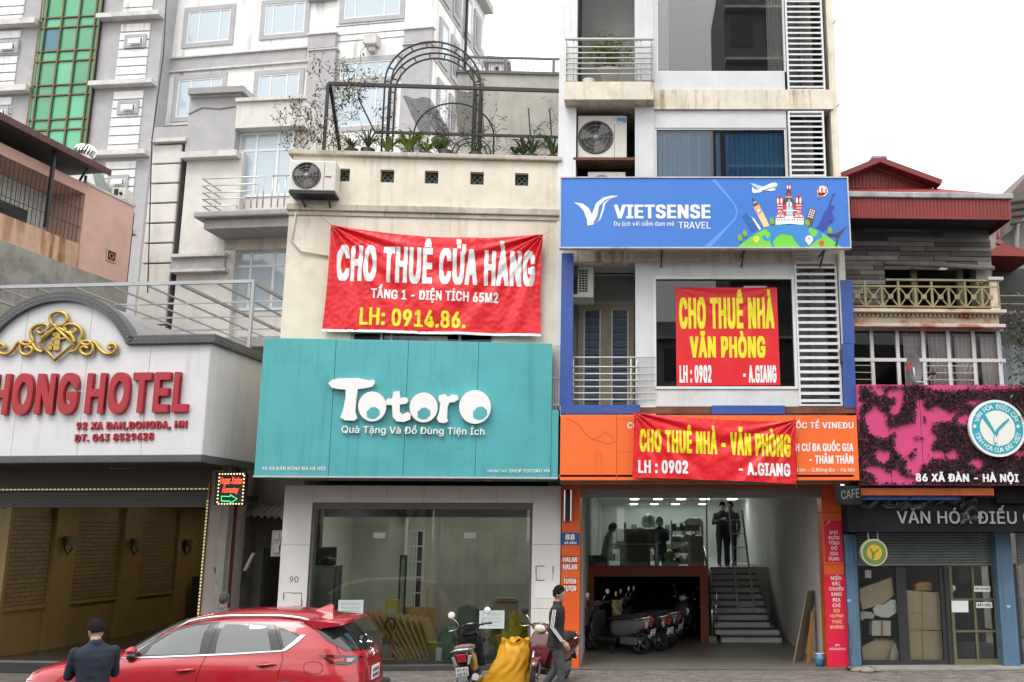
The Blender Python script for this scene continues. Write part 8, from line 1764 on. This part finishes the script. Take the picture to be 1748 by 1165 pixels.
def carpatch(name,pts,m_,off=.004,cuts=24,parent=None,mirror=True,unit=False):
 Q = pts if unit else [onpx(*p) for p in pts]; fix = [(t - 2 * math.pi if t > math.pi else t,z) for t,z in Q] if max(q[0] for q in Q) - min(q[0] for q in Q) > 3 else Q
 # use x or arc length on the outline instead of the raw angle
 def arc(t,z): return t
 bm = bmesh.new(); vs = [bm.verts.new((t,0,z)) for t,z in fix]; bm.faces.new(vs); bmesh.ops.triangulate(bm,faces=bm.faces[:])
 lo = min(v.co.x for v in bm.verts); hi = max(v.co.x for v in bm.verts); zl_ = min(v.co.z for v in bm.verts); zh_ = max(v.co.z for v in bm.verts)
 for i in range(1,cuts): bmesh.ops.bisect_plane(bm,geom=bm.verts[:] + bm.edges[:] + bm.faces[:],plane_co=(lo + (hi - lo) * i / cuts,0,0),plane_no=(1,0,0))
 for i in range(1,10): bmesh.ops.bisect_plane(bm,geom=bm.verts[:] + bm.edges[:] + bm.faces[:],plane_co=(0,0,zl_ + (zh_ - zl_) * i / 10),plane_no=(0,0,1))
 for mi in ((0,1) if mirror else (0,)):
  mb = MB(); bmc = bm.copy()
  for v in bmc.verts:
   p = cpt(v.co.x,v.co.z,off)
   if mi: p.y = 1.84 - p.y
   v.co = p
  for f in bmc.faces: f.smooth = True
  mb.sm = True; mb.bm(bmc); part(name,mb,m_,parent or car)
 bm.free()
TRIM = flat('gloss_black_trim',(.02,.02,.022),.25,coat=.5); CGL = flat('car_glass',(.085,.10,.095),.03,coat=1.0,spec=.9); CHR = flat('bright_trim',(.75,.76,.77),.25,.6)
carpatch('window_surround',[(211,1122),(262,1094),(300,1073),(341,1063.5),(374,1061),(420,1062),(469,1066.6),(514,1083),(481,1110),(400,1115),(300,1119.5)],TRIM,.004,60)
carpatch('side_window',[(247,1118),(262,1101),(300,1078),(335,1068),(361,1065.5),(341,1115.5),(300,1117.5)],CGL,.008,40)
carpatch('side_window',[(385.5,1066),(425,1066),(458.5,1069.3),(463,1109),(460,1110.5),(368,1115.5)],CGL,.008,40)
carpatch('side_window',[(479,1076),(495.6,1079),(510,1087),(493.6,1102.7),(485,1104.5)],CGL,.008,12)
carpatch('chrome_line',[(209,1121.5),(300,1118.8),(400,1114.3),(481,1109.4),(513,1083.5),(521.5,1083.5),(488,1110.5),(481,1111.8),(400,1116.8),(300,1121.2),(209,1123.6)],CHR,.012,60)
def yz(y,z,rear=True):       # point of the tail (or nose) at lateral y
 uf,ur,hw_,n_ = prof(z); s = max(-.995,min(.995,(y - .92) / hw_)); a = math.atan2(s,(1 - abs(s) ** n_) ** (1 / n_)); return ((a if rear else math.pi - a),z)
carpatch('rear_window',[yz(y,z) for y,z in ((.30,1.50),(.9,1.52),(1.54,1.50),(1.60,1.30),(1.56,1.16),(.92,1.13),(.28,1.16),(.24,1.30))],flat('dark_rear_glass',(.02,.022,.022),.03,coat=1.0),.008,40,mirror=False,unit=True)
carpatch('windscreen',[yz(y,z,False) for y,z in ((.40,1.55),(1.44,1.55),(1.66,1.15),(.18,1.15))],CGL,.008,40,mirror=False,unit=True)
carpatch('pillar_trim',C2([(1135,297),(1255,275),(1270,330),(1318,432)]),flat('grey_gloss_trim',(.10,.10,.11),.25,coat=.6),.006,12)
carpatch('tail_light',C2([(1185,520),(1330,522),(1545,530),(1500,580),(1400,605),(1280,590)]),flat('dark_red_lens',(.05,.008,.01),.08,coat=1),.012,20)
carpatch('lamp_lens',C2([(1250,545),(1400,545),(1390,575),(1300,572)]),flat('red_lens',(.45,.015,.012),.1,coat=1),.018,12); carpatch('lamp_lens',C2([(1415,545),(1480,545),(1450,580),(1412,580)]),flat('clear_lens',(.35,.28,.28),.1,coat=1),.018,8)
carpatch('head_light',C1([(165,800),(235,770),(365,758),(340,790),(300,815),(175,830)]),flat('headlamp',(.35,.37,.38),.08,coat=1),.008,14)
SEAM = flat('seam_dark',(.03,.002,.004),.8)
def seam(pts,r=.004,name='seam',m_=None,off=.002,sm=True):
 P = []
 for (a,b) in zip(pts,pts[1:]):
  for i in range(6): x,y = a[0] + (b[0] - a[0]) * i / 6,a[1] + (b[1] - a[1]) * i / 6; t,z = onpx(x,y); P.append(cpt(t,z,off))
 t,z = onpx(*pts[-1]); P.append(cpt(t,z,off)); part(name,MB().tube(P,r,5),m_ or SEAM,car)
 if sm: part(name,MB().tube([(p.x,1.84 - p.y,p.z) for p in P],r,5),m_ or SEAM,car)
seam(C2([(362,245),(300,400),(252,530),(205,620),(175,700),(165,760)])); seam(C2([(822,275),(845,380),(880,485),(888,560),(870,620),(840,700)]))
seam(C1([(1060,640),(1000,665),(985,720),(985,820)])); seam(C2([(1105,235),(1100,280),(1200,345),(1320,435),(1358,515)])); seam(C1([(150,790),(400,655),(620,598),(1010,580),(1100,600)]),.004)
seam(C2([(1060,620),(1075,590),(1110,580),(1190,583),(1215,605),(1215,650),(1190,680),(1100,683),(1065,665),(1060,620)]),.003)
# handles
def handle(pts):
 P = []
 for x,y in pts: t,z = onpx(x,y); P.append(cpt(t,z,.0) + Vector((0,-.03,0)))
 P[0].y += .03; P[-1].y += .03
 for mi in (0,1): part('door_handle',MB().tube([(p.x,1.84 - p.y if mi else p.y,p.z) for p in P],[.012,.017,.017,.017,.010][:len(P)],8),CARRED,car); 
handle(C2([(672,612),(700,606),(750,604),(800,600),(830,605)])); handle(C2([(5,655),(40,650),(85,648),(130,645),(162,650)]))
for pts in (C2([(680,600),(740,580),(790,592),(770,625),(720,640),(690,625)]),C2([(10,650),(60,632),(110,640),(100,668),(50,690),(20,672)])): carpatch('handle_shade',pts,flat('handle_shade_red',(.20,.004,.008),.4),.003,8)  # darker red laid on the door puts the handle cup's shade into colour
# rails,fin,spoiler,mirror
for yy,sg in ((.30,1),(1.54,-1)):
 P = []
 for i in range(15):
  u = 2.02 + 1.92 * i / 14; zt2 = max(z for z in np.linspace(1.3,1.675,200) if prof(z)[0] <= u <= prof(z)[1] and abs(yy - .92) <= prof(z)[2] * max(0,1 - abs((u - (prof(z)[0] + prof(z)[1]) / 2) / ((prof(z)[1] - prof(z)[0]) / 2)) ** prof(z)[3]) ** (1 / prof(z)[3])); P.append((u,yy,zt2 - .15 + (.035 if 0 < i < 14 else .0)))
 part('roof_rail',MB().tube(P,.018,8),CHR,car)
part('antenna_fin',MB().add([(3.66,.86,1.49),(3.92,.86,1.45),(3.92,.98,1.45),(3.66,.98,1.49),(3.87,.91,1.575),(3.91,.91,1.56),(3.91,.93,1.56),(3.87,.93,1.575)],[(0,1,5,4),(1,2,6,5),(2,3,7,6),(3,0,4,7),(4,5,6,7)]),CARRED,car)
m = MB(); SP = []
for i in range(19):
 s = -1 + 2 * i / 18; yv = .92 + .66 * s; dx = -.10 * s ** 4; SP.append((yv,dx))
b0 = len(m.v)
for yv,dx in SP: e_ = .05 * (abs(yv - .92) / .66) ** 3; m.v += [(3.80 + dx,yv,1.465 - e_),(4.30 + dx,yv,1.415 - e_),(4.31 + dx,yv,1.385 - e_),(3.95 + dx,yv,1.34 - e_)]
for i in range(18):
 for j in range(4): a_ = b0 + i * 4 + j; b_2 = b0 + i * 4 + (j + 1) % 4; m.f.append([a_,b_2,b_2 + 4,a_ + 4]); m.m.append(0); m.smooth.append(j == 0)
m.f.append([b0,b0 + 1,b0 + 2,b0 + 3]); m.m.append(0); m.smooth.append(False); m.f.append([b0 + 72,b0 + 75,b0 + 74,b0 + 73]); m.m.append(0); m.smooth.append(False)
part('spoiler',m,CARRED,car)
for sg in (0,1):
 t,z = onpx(232,1112); p = cpt(t,z); my = lambda y: 1.84 - y if sg else y
 q = part('mirror',MB().ball((p.x + .0,my(p.y - .12),p.z + .02),.095,16,(.72,1.0,.6)),CARRED,car); part('mirror_base',MB().ball((p.x + .01,my(p.y - .12),p.z - .045),.088,14,(.78,1.0,.75)).tube([(p.x + .05,my(p.y + .01),p.z - .05),(p.x,my(p.y - .1),p.z - .05)],.03,8),TRIM,q)
for wx in WHL:
 for y0 in (0,1):
  yo = .02 if not y0 else 1.82; s_ = 1 if not y0 else -1
  w_ = part('wheel',MB().lathe([(.22,yo + s_ * .0),(.33,yo - s_ * .0),(.36,yo + s_ * .03),(.365,yo + s_ * .12),(.36,yo + s_ * .2),(.25,yo + s_ * .23)],(wx,0,.215),40,'y'),RUBBER,car)
  r_ = MB().lathe([(.0,yo + s_ * .05),(.05,yo + s_ * .02),(.06,yo + s_ * .05),(.2,yo + s_ * .07),(.235,yo + s_ * .0),(.24,yo + s_ * .2)],(wx,0,.215),40,'y')
  for q in range(5): a = q * 1.2566; r_.bar((wx + .04 * math.cos(a),yo + s_ * .015,.215 + .04 * math.sin(a)),(wx + .22 * math.cos(a),yo + s_ * .01,.215 + .22 * math.sin(a)),.045,.03,up=(0,1,0))
  part('rim',r_,flat('rim_grey',(.25,.25,.26),.3,.7),w_)
  part('arch_cladding',MB().tube([(wx + .415 * math.cos(a),yo - s_ * .015,.22 + .415 * math.sin(a)) for a in [math.pi * i / 24 for i in range(25)]],.035,8),flat('arch_plastic',(.03,.03,.032),.6),car)
  part('arch_liner',MB().lathe([(.40,yo + s_ * .02),(.40,yo + s_ * .35),(.0,yo + s_ * .36)],(wx,0,.22),32,'y',0,math.pi),BLACKS,car)
part('number_plate',MB().bbox(4.535,4.55,.72,1.12,.58,.76,.004),WPRINT,car)
for z_ in (.70,.63): 
 for j in range(4): part('plate_mark',MB().box(4.551,4.553,.76 + j * .085,.815 + j * .085,z_ - .025,z_ + .025),INK,car)
part('badge',MB().lathe([(.055,4.49),(.055,4.51),(.045,4.512),(.045,4.5)],(0,.92,.93),24,'x').bar((4.505,.87,.95),(4.505,.92,.92),.012).bar((4.505,.97,.95),(4.505,.92,.92),.012),CHROME,car)
FCX = Frame(FK.o.x + 4.53,FK.o.y,90); tb_ = MB(); vs,fs = text2d('CX-5'); xa = min(v[0] for v in vs); xb = max(v[0] for v in vs)
tb_.add([(4.535,.30 + (x - xa) / (xb - xa) * .24,.70 + y * .08) for x,y in vs],fs); part('lettering',tb_,CHROME,car)
part('rear_bumper',MB().bbox(4.36,4.58,.12,1.72,.20,.48,.04),flat('arch_plastic',(.03,.03,.032)),car)

# ================================================================== scooters
def superring(c,ry,rz,n=18,ex=2.6):
 o = []
 for j in range(n): t = 2 * math.pi * j / n; cc,ss = math.cos(t),math.sin(t); o.append((c[0],c[1] + ry * math.copysign(abs(cc) ** (2 / ex),cc),c[2] + rz * math.copysign(abs(ss) ** (2 / ex),ss)))
 return o
def loft(m,secs,n=18):
 b = len(m.v); m_ = len(secs)
 for s in secs: m.v += superring(s[:3],s[3],s[4],n,s[5] if len(s) > 5 else 2.6)
 for i in range(m_ - 1):
  for j in range(n): m.f.append([b + i * n + j,b + i * n + (j + 1) % n,b + (i + 1) * n + (j + 1) % n,b + (i + 1) * n + j]); m.m.append(0); m.smooth.append(True)
 m.f.append([b + j for j in range(n)]); m.m.append(0); m.smooth.append(False); m.f.append([b + (m_ - 1) * n + j for j in range(n)][::-1]); m.m.append(0); m.smooth.append(False); return m
def scooter(label,x,y,z,face,body,seatc,lean=0,steer=0,trim=None,plate=None,group=None,lampc=(.6,.6,.58),panel=None):
 fr = Frame(x,y,face); t = new_thing('scooter',label,'scooter',fr,(0,0,z),group); t.rotation_euler = (rad(lean),0,fr.yaw)
 T = MB; BM = flat('scooter_%02x%02x%02x' % tuple(int(c * 250) for c in body),body,.18,.0,coat=1.0); ST_ = flat('seat_%02x' % int(seatc[0] * 250),seatc,.55); TRM = flat('scooter_trim_%02x%02x' % tuple(int(q * 250) for q in (trim or body)[:2]),trim or body,.2,coat=.8)
 def pt_(name,m,m_,par=None,L=None):
  if L is not None: m.xf(L)
  o = bpy.data.objects.new(name,m.mesh(name,m_)); COL.objects.link(o); o.parent = par or t; return o
 def wheel(cx,L=None):
  w_ = pt_('wheel',T().lathe([(.17,-.04),(.225,-.045),(.24,-.02),(.245,0),(.24,.02),(.225,.045),(.17,.04)],(cx,0,.245),30,'y'),RUBBER,None,L); r_ = T().lathe([(.0,-.05),(.05,-.05),(.05,.05),(0,.05)],(cx,0,.245),12,'y').lathe([(.175,-.035),(.165,0),(.175,.035)],(cx,0,.245),26,'y')
  for q in range(5): a = q * 1.2566; r_.bar((cx + .04 * math.cos(a),0,.245 + .04 * math.sin(a)),(cx + .17 * math.cos(a),0,.245 + .17 * math.sin(a)),.03,.03,up=(0,1,0))
  pt_('rim',r_,flat('rim_grey',(.25,.25,.26)),w_,L)
 wheel(-.62)
 LS = Matrix.Translation((.62,0,.3)) @ Matrix.Rotation(rad(steer),4,'Z') @ Matrix.Translation((-.62,0,-.3)); wheel(.65,LS)
 pt_('front_fender',loft(T(),[(.88,0,.42,.03,.02),(.82,0,.48,.06,.03),(.68,0,.515,.07,.035),(.54,0,.47,.065,.035),(.48,0,.40,.05,.03)]),BM,None,LS)
 pt_('fork',T().tube([(.65,.07,.25),(.56,.06,.62)],.022,8).tube([(.65,-.07,.25),(.56,-.06,.62)],.022,8),STEEL,None,LS)
 # leg shield and front apron
 pt_('front_apron',loft(T(),[(.60,0,.36,.08,.05),(.60,0,.50,.17,.06),(.57,0,.68,.21,.08),(.52,0,.84,.17,.09),(.47,0,.95,.11,.07)],22),BM)
 pt_('leg_shield',T().add([(.50,-.23,.40),(.50,.23,.40),(.42,.20,.86),(.42,-.20,.86),(.44,-.23,.36),(.44,.23,.36),(.38,.20,.84),(.38,-.20,.84)],[(0,1,2,3),(7,6,5,4),(0,4,5,1),(1,5,6,2),(2,6,7,3),(3,7,4,0)]),TRM)
 pt_('floor_board',T().bbox(-.10,.50,-.17,.17,.25,.33,.03),BLACKS)
 # rear body
 pt_('rear_body',loft(T(),[(.08,0,.50,.10,.16),(-.05,0,.52,.15,.20),(-.30,0,.54,.185,.20),(-.60,0,.60,.18,.17),(-.82,0,.67,.14,.11),(-.94,0,.71,.09,.06)],22),panel and flat('scooter_panel_%02x' % int(panel[0] * 250),panel,.2,coat=.8) or BM)
 pt_('under_seat',loft(T(),[(.06,0,.40,.10,.12),(-.20,0,.40,.12,.14),(-.5,0,.42,.11,.12)],16),BLACKS)
 pt_('seat',loft(T(),[(.10,0,.70,.09,.04),(.0,0,.73,.13,.05),(-.25,0,.745,.15,.055),(-.45,0,.775,.155,.05),(-.70,0,.80,.13,.045),(-.80,0,.80,.09,.03)],20),ST_)
 pt_('grab_rail',T().tube([(-.55,.16,.74),(-.78,.17,.77),(-.92,.10,.79),(-.95,0,.795),(-.92,-.10,.79),(-.78,-.17,.77),(-.55,-.16,.74)],.014,8),CHROME)
 tl = pt_('tail_light',T().add([(-.93,-.085,.73),(-.93,.085,.73),(-.90,.06,.60),(-.90,-.06,.60),(-.965,-.07,.72),(-.965,.07,.72),(-.93,.045,.61),(-.93,-.045,.61)],[(4,5,6,7),(0,1,5,4),(1,2,6,5),(2,3,7,6),(3,0,4,7)]),flat('red_lens_bike',(.55,.015,.02),.15,coat=1))
 for s in (1,-1): pt_('indicator',T().add([(-.90,s * .10,.70),(-.87,s * .16,.69),(-.84,s * .10,.55),(-.86,s * .075,.56),(-.92,s * .105,.70),(-.895,s * .155,.685),(-.865,s * .10,.56),(-.88,s * .08,.565)],[(4,5,6,7),(0,1,5,4),(1,2,6,5),(2,3,7,6),(3,0,4,7)]),flat('clear_lens_bike',(.55,.55,.56),.15,coat=1))
 pt_('rear_fender',T().add([(-.80,-.07,.60),(-.80,.07,.60),(-.98,.07,.34),(-.98,-.07,.34),(-.82,-.07,.58),(-.82,.07,.58),(-1.0,.07,.33),(-1.0,-.07,.33)],[(0,1,2,3),(7,6,5,4),(0,3,7,4),(1,5,6,2),(2,6,7,3)]),BLACKS)
 p_ = pt_('number_plate',T().bbox(-.004,.004,-.095,.095,-.07,.07,.002),WPRINT,None,Matrix.Translation((-.965,0,.47)) @ Matrix.Rotation(rad(-18),4,'Y'))
 if plate:
  for s_,z0_ in zip(plate,(.012,-.055)):
   vs,fs = text2d(s_); xa = min(v[0] for v in vs); xb = max(v[0] for v in vs); wd = .15; q = T()
   for k_,o_ in enumerate((0,.02,-.02)): q.add([(-.0065 - k_ * .0003,.075 - (vx + o_ - xa) / (xb - xa) * wd,z0_ + vy * .045 / capheight()) for vx,vy in vs],fs)
   pt_('lettering',q,INK,p_,Matrix.Translation((-.965,0,.47)) @ Matrix.Rotation(rad(-18),4,'Y'))
 else: pt_('plate_mark',T().box(-.008,-.0055,-.07,.07,.02,.05).box(-.008,-.0055,-.07,.07,-.05,-.015),flat('plate_grey',(.25,.25,.25)),p_,Matrix.Translation((-.965,0,.47)) @ Matrix.Rotation(rad(-18),4,'Y'))
 pt_('exhaust',T().tube([(-.1,-.12,.25),(-.4,-.15,.27),(-.5,-.17,.29),(-.85,-.18,.36)],[.02,.025,.05,.055],12),STEEL); pt_('engine',T().bbox(-.62,-.2,.06,.15,.2,.36,.03),flat('engine_grey',(.12,.12,.12),.5))
 pt_('side_stand',T().tube([(-.02,.12,.28),(-.08,.30,.02)],.013,6),BLACKS)
 # steering head
 pt_('handlebar_cover',loft(T(),[(.52,0,.98,.10,.05),(.46,0,1.01,.16,.06),(.38,0,1.02,.14,.045)],18),BM,None,LS)
 pt_('headlight',T().ball((.55,0,.985),.075,16,(.6,1.25,.9)),flat('scooter_lamp_%02x' % int(lampc[0] * 250),lampc,.1,coat=1),None,LS)
 pt_('dial',T().lathe([(0,.012),(.05,.012),(.06,.0)],(.42,0,1.06),18),flat('dial_grey',(.3,.3,.3),.2),None,LS)
 for s in (1,-1):
  pt_('grip',T().tube([(.42,s * .15,1.02),(.38,s * .24,1.03),(.33,s * .35,1.03)],[.014,.018,.018],8),BLACKS,None,LS); pt_('brake_lever',T().tube([(.44,s * .2,1.01),(.45,s * .28,.99),(.41,s * .37,.985)],.007,6),CHROME,None,LS)
  mm = pt_('mirror',T().lathe([(0,-.012),(.05,-.01),(.062,0),(.05,.008),(0,.01)],(.40,s * .30,1.24),20,'x'),BLACKS,None,LS @ Matrix.Translation((.4,0,0)) @ Matrix.Translation((-.4,0,0))); pt_('mirror_glass',T().lathe([(0,.386),(.054,.386),(.056,.388)],(0,s * .30,1.24),20,'x'),flat('mirror_white',(.8,.8,.8),.05,.0,coat=1),mm,LS); pt_('mirror_stem',T().tube([(.42,s * .19,1.03),(.44,s * .22,1.12),(.40,s * .29,1.19)],.007,6),CHROME,mm,LS)
 return t
sX = F8.uv(790,1150,15.5 - 19.4)[0]
scooter('black scooter with a tan seat and red tail light parked facing the shop window',sX,16.45,0,93,(.012,.012,.013),(.22,.14,.10),lean=-7,steer=10,plate=('37-F1','68.93'))
scooter('dark red scooter with a cream front lamp standing behind the walking man',F8.uv(936,1100,-2.2)[0] - .0,17.35,0,250,(.10,.012,.02),(.03,.02,.02),lean=-6,steer=18,trim=(.10,.012,.02),lampc=(.65,.6,.5))
gx = F8.U(1052,1100,2.2)
scooter('silver bodied scooter nearest in the dark garage with a pale plate',gx,21.75,.03,146,(.05,.05,.055),(.03,.03,.032),lean=-5,steer=-12,panel=(.13,.13,.13),group='scooters parked in the garage')
scooter('black scooter second in the dark garage row',gx + .50,22.3,.03,137,(.02,.02,.022),(.02,.02,.02),lean=-8,steer=14,panel=(.04,.04,.045),group='scooters parked in the garage')
scooter('grey scooter third and farthest left in the dark garage row',gx + .62,22.95,.03,149,(.03,.03,.035),(.02,.02,.02),lean=-4,panel=(.06,.06,.06),group='scooters parked in the garage')
scooter('dark blue scooter at the right of the garage under the mezzanine',F8.U(1172,1090,5.0),24.6,.03,250,(.02,.03,.06),(.02,.02,.02),lean=-5,group='scooters parked in the garage')
rc = solo('rain_coat','pale yellow crumpled cover hanging on the front scooter handlebar in the garage','cover',MB().grid(lambda s,t: (F8.U(1044 + 18 * s,1040,2.6) + .02 * math.sin(t * 9),2.6 + .05 * math.sin(s * 9 + t * 5),F8.V(1050,1024 + 34 * (1 - t) * (.6 + .4 * math.sin(s * 3.14)),2.6)),14,14),mat('pale_yellow_cover',(.34,.31,.16),.7,var=.3,patch=.4,patch_col=(.1,.1,.06),scale=8),F8)
# golden sack in front of the shop
m = MB(); bx = F8.uv(868,1130,16.9 - 19.4)[0]
def sack(s,t):
 th = 2 * math.pi * s; K_ = ((0,-.05,.36,.30),(.10,-.04,.385,.31),(.30,0,.34,.28),(.50,.08,.29,.25),(.66,.11,.26,.22),(.74,.12,.235,.19),(.80,.12,.25,.20))
 z = t * .80
 for a,b in zip(K_,K_[1:]):
  if z <= b[0] + 1e-6: f = (z - a[0]) / (b[0] - a[0]); c,rx,ry = [a[i] + (b[i] - a[i]) * f for i in (1,2,3)]; break
 d = Vector((math.cos(th),math.sin(th),z * 2)); w_ = 1 + .10 * noise.noise(Vector((d.x * 1.6,d.y * 1.6,z * 3 + 4))) + .05 * abs(noise.noise(Vector((d.x * 4,d.y * 4,z * 6)))) + .03 * math.sin(th * 11 + 3 * math.sin(z * 9)) * (.3 + t)
 sp = max(0,.25 - z) * (-1.0 if math.cos(th) < -.7 else 0)
 return (bx + c + rx * w_ * math.cos(th) + sp,16.9 + ry * w_ * math.sin(th),z + .03 * math.sin(th * 5) * t)
m.grid(sack,96,48)
sk_ = solo('sack','bulging golden yellow woven sack standing on the pavement beside the dark red scooter','sack',m,mat('golden_sack',(.66,.32,.010),.45,var=.12,streak=.2,dirt=(.4,.2,.01),bump=.1),WORLD)
part('crumpled_top',MB().grid(lambda s,t: (bx + .12 + (.20 - .17 * t) * (1 + .12 * math.sin(s * 44)) * math.cos(6.283 * s),16.9 + (.19 - .16 * t) * (1 + .12 * math.sin(s * 38)) * math.sin(6.283 * s),.78 + .05 * math.sin(s * 25) * (1 - t) - .03 * t),80,6),mat('golden_sack',(.66,.32,.010)),sk_)
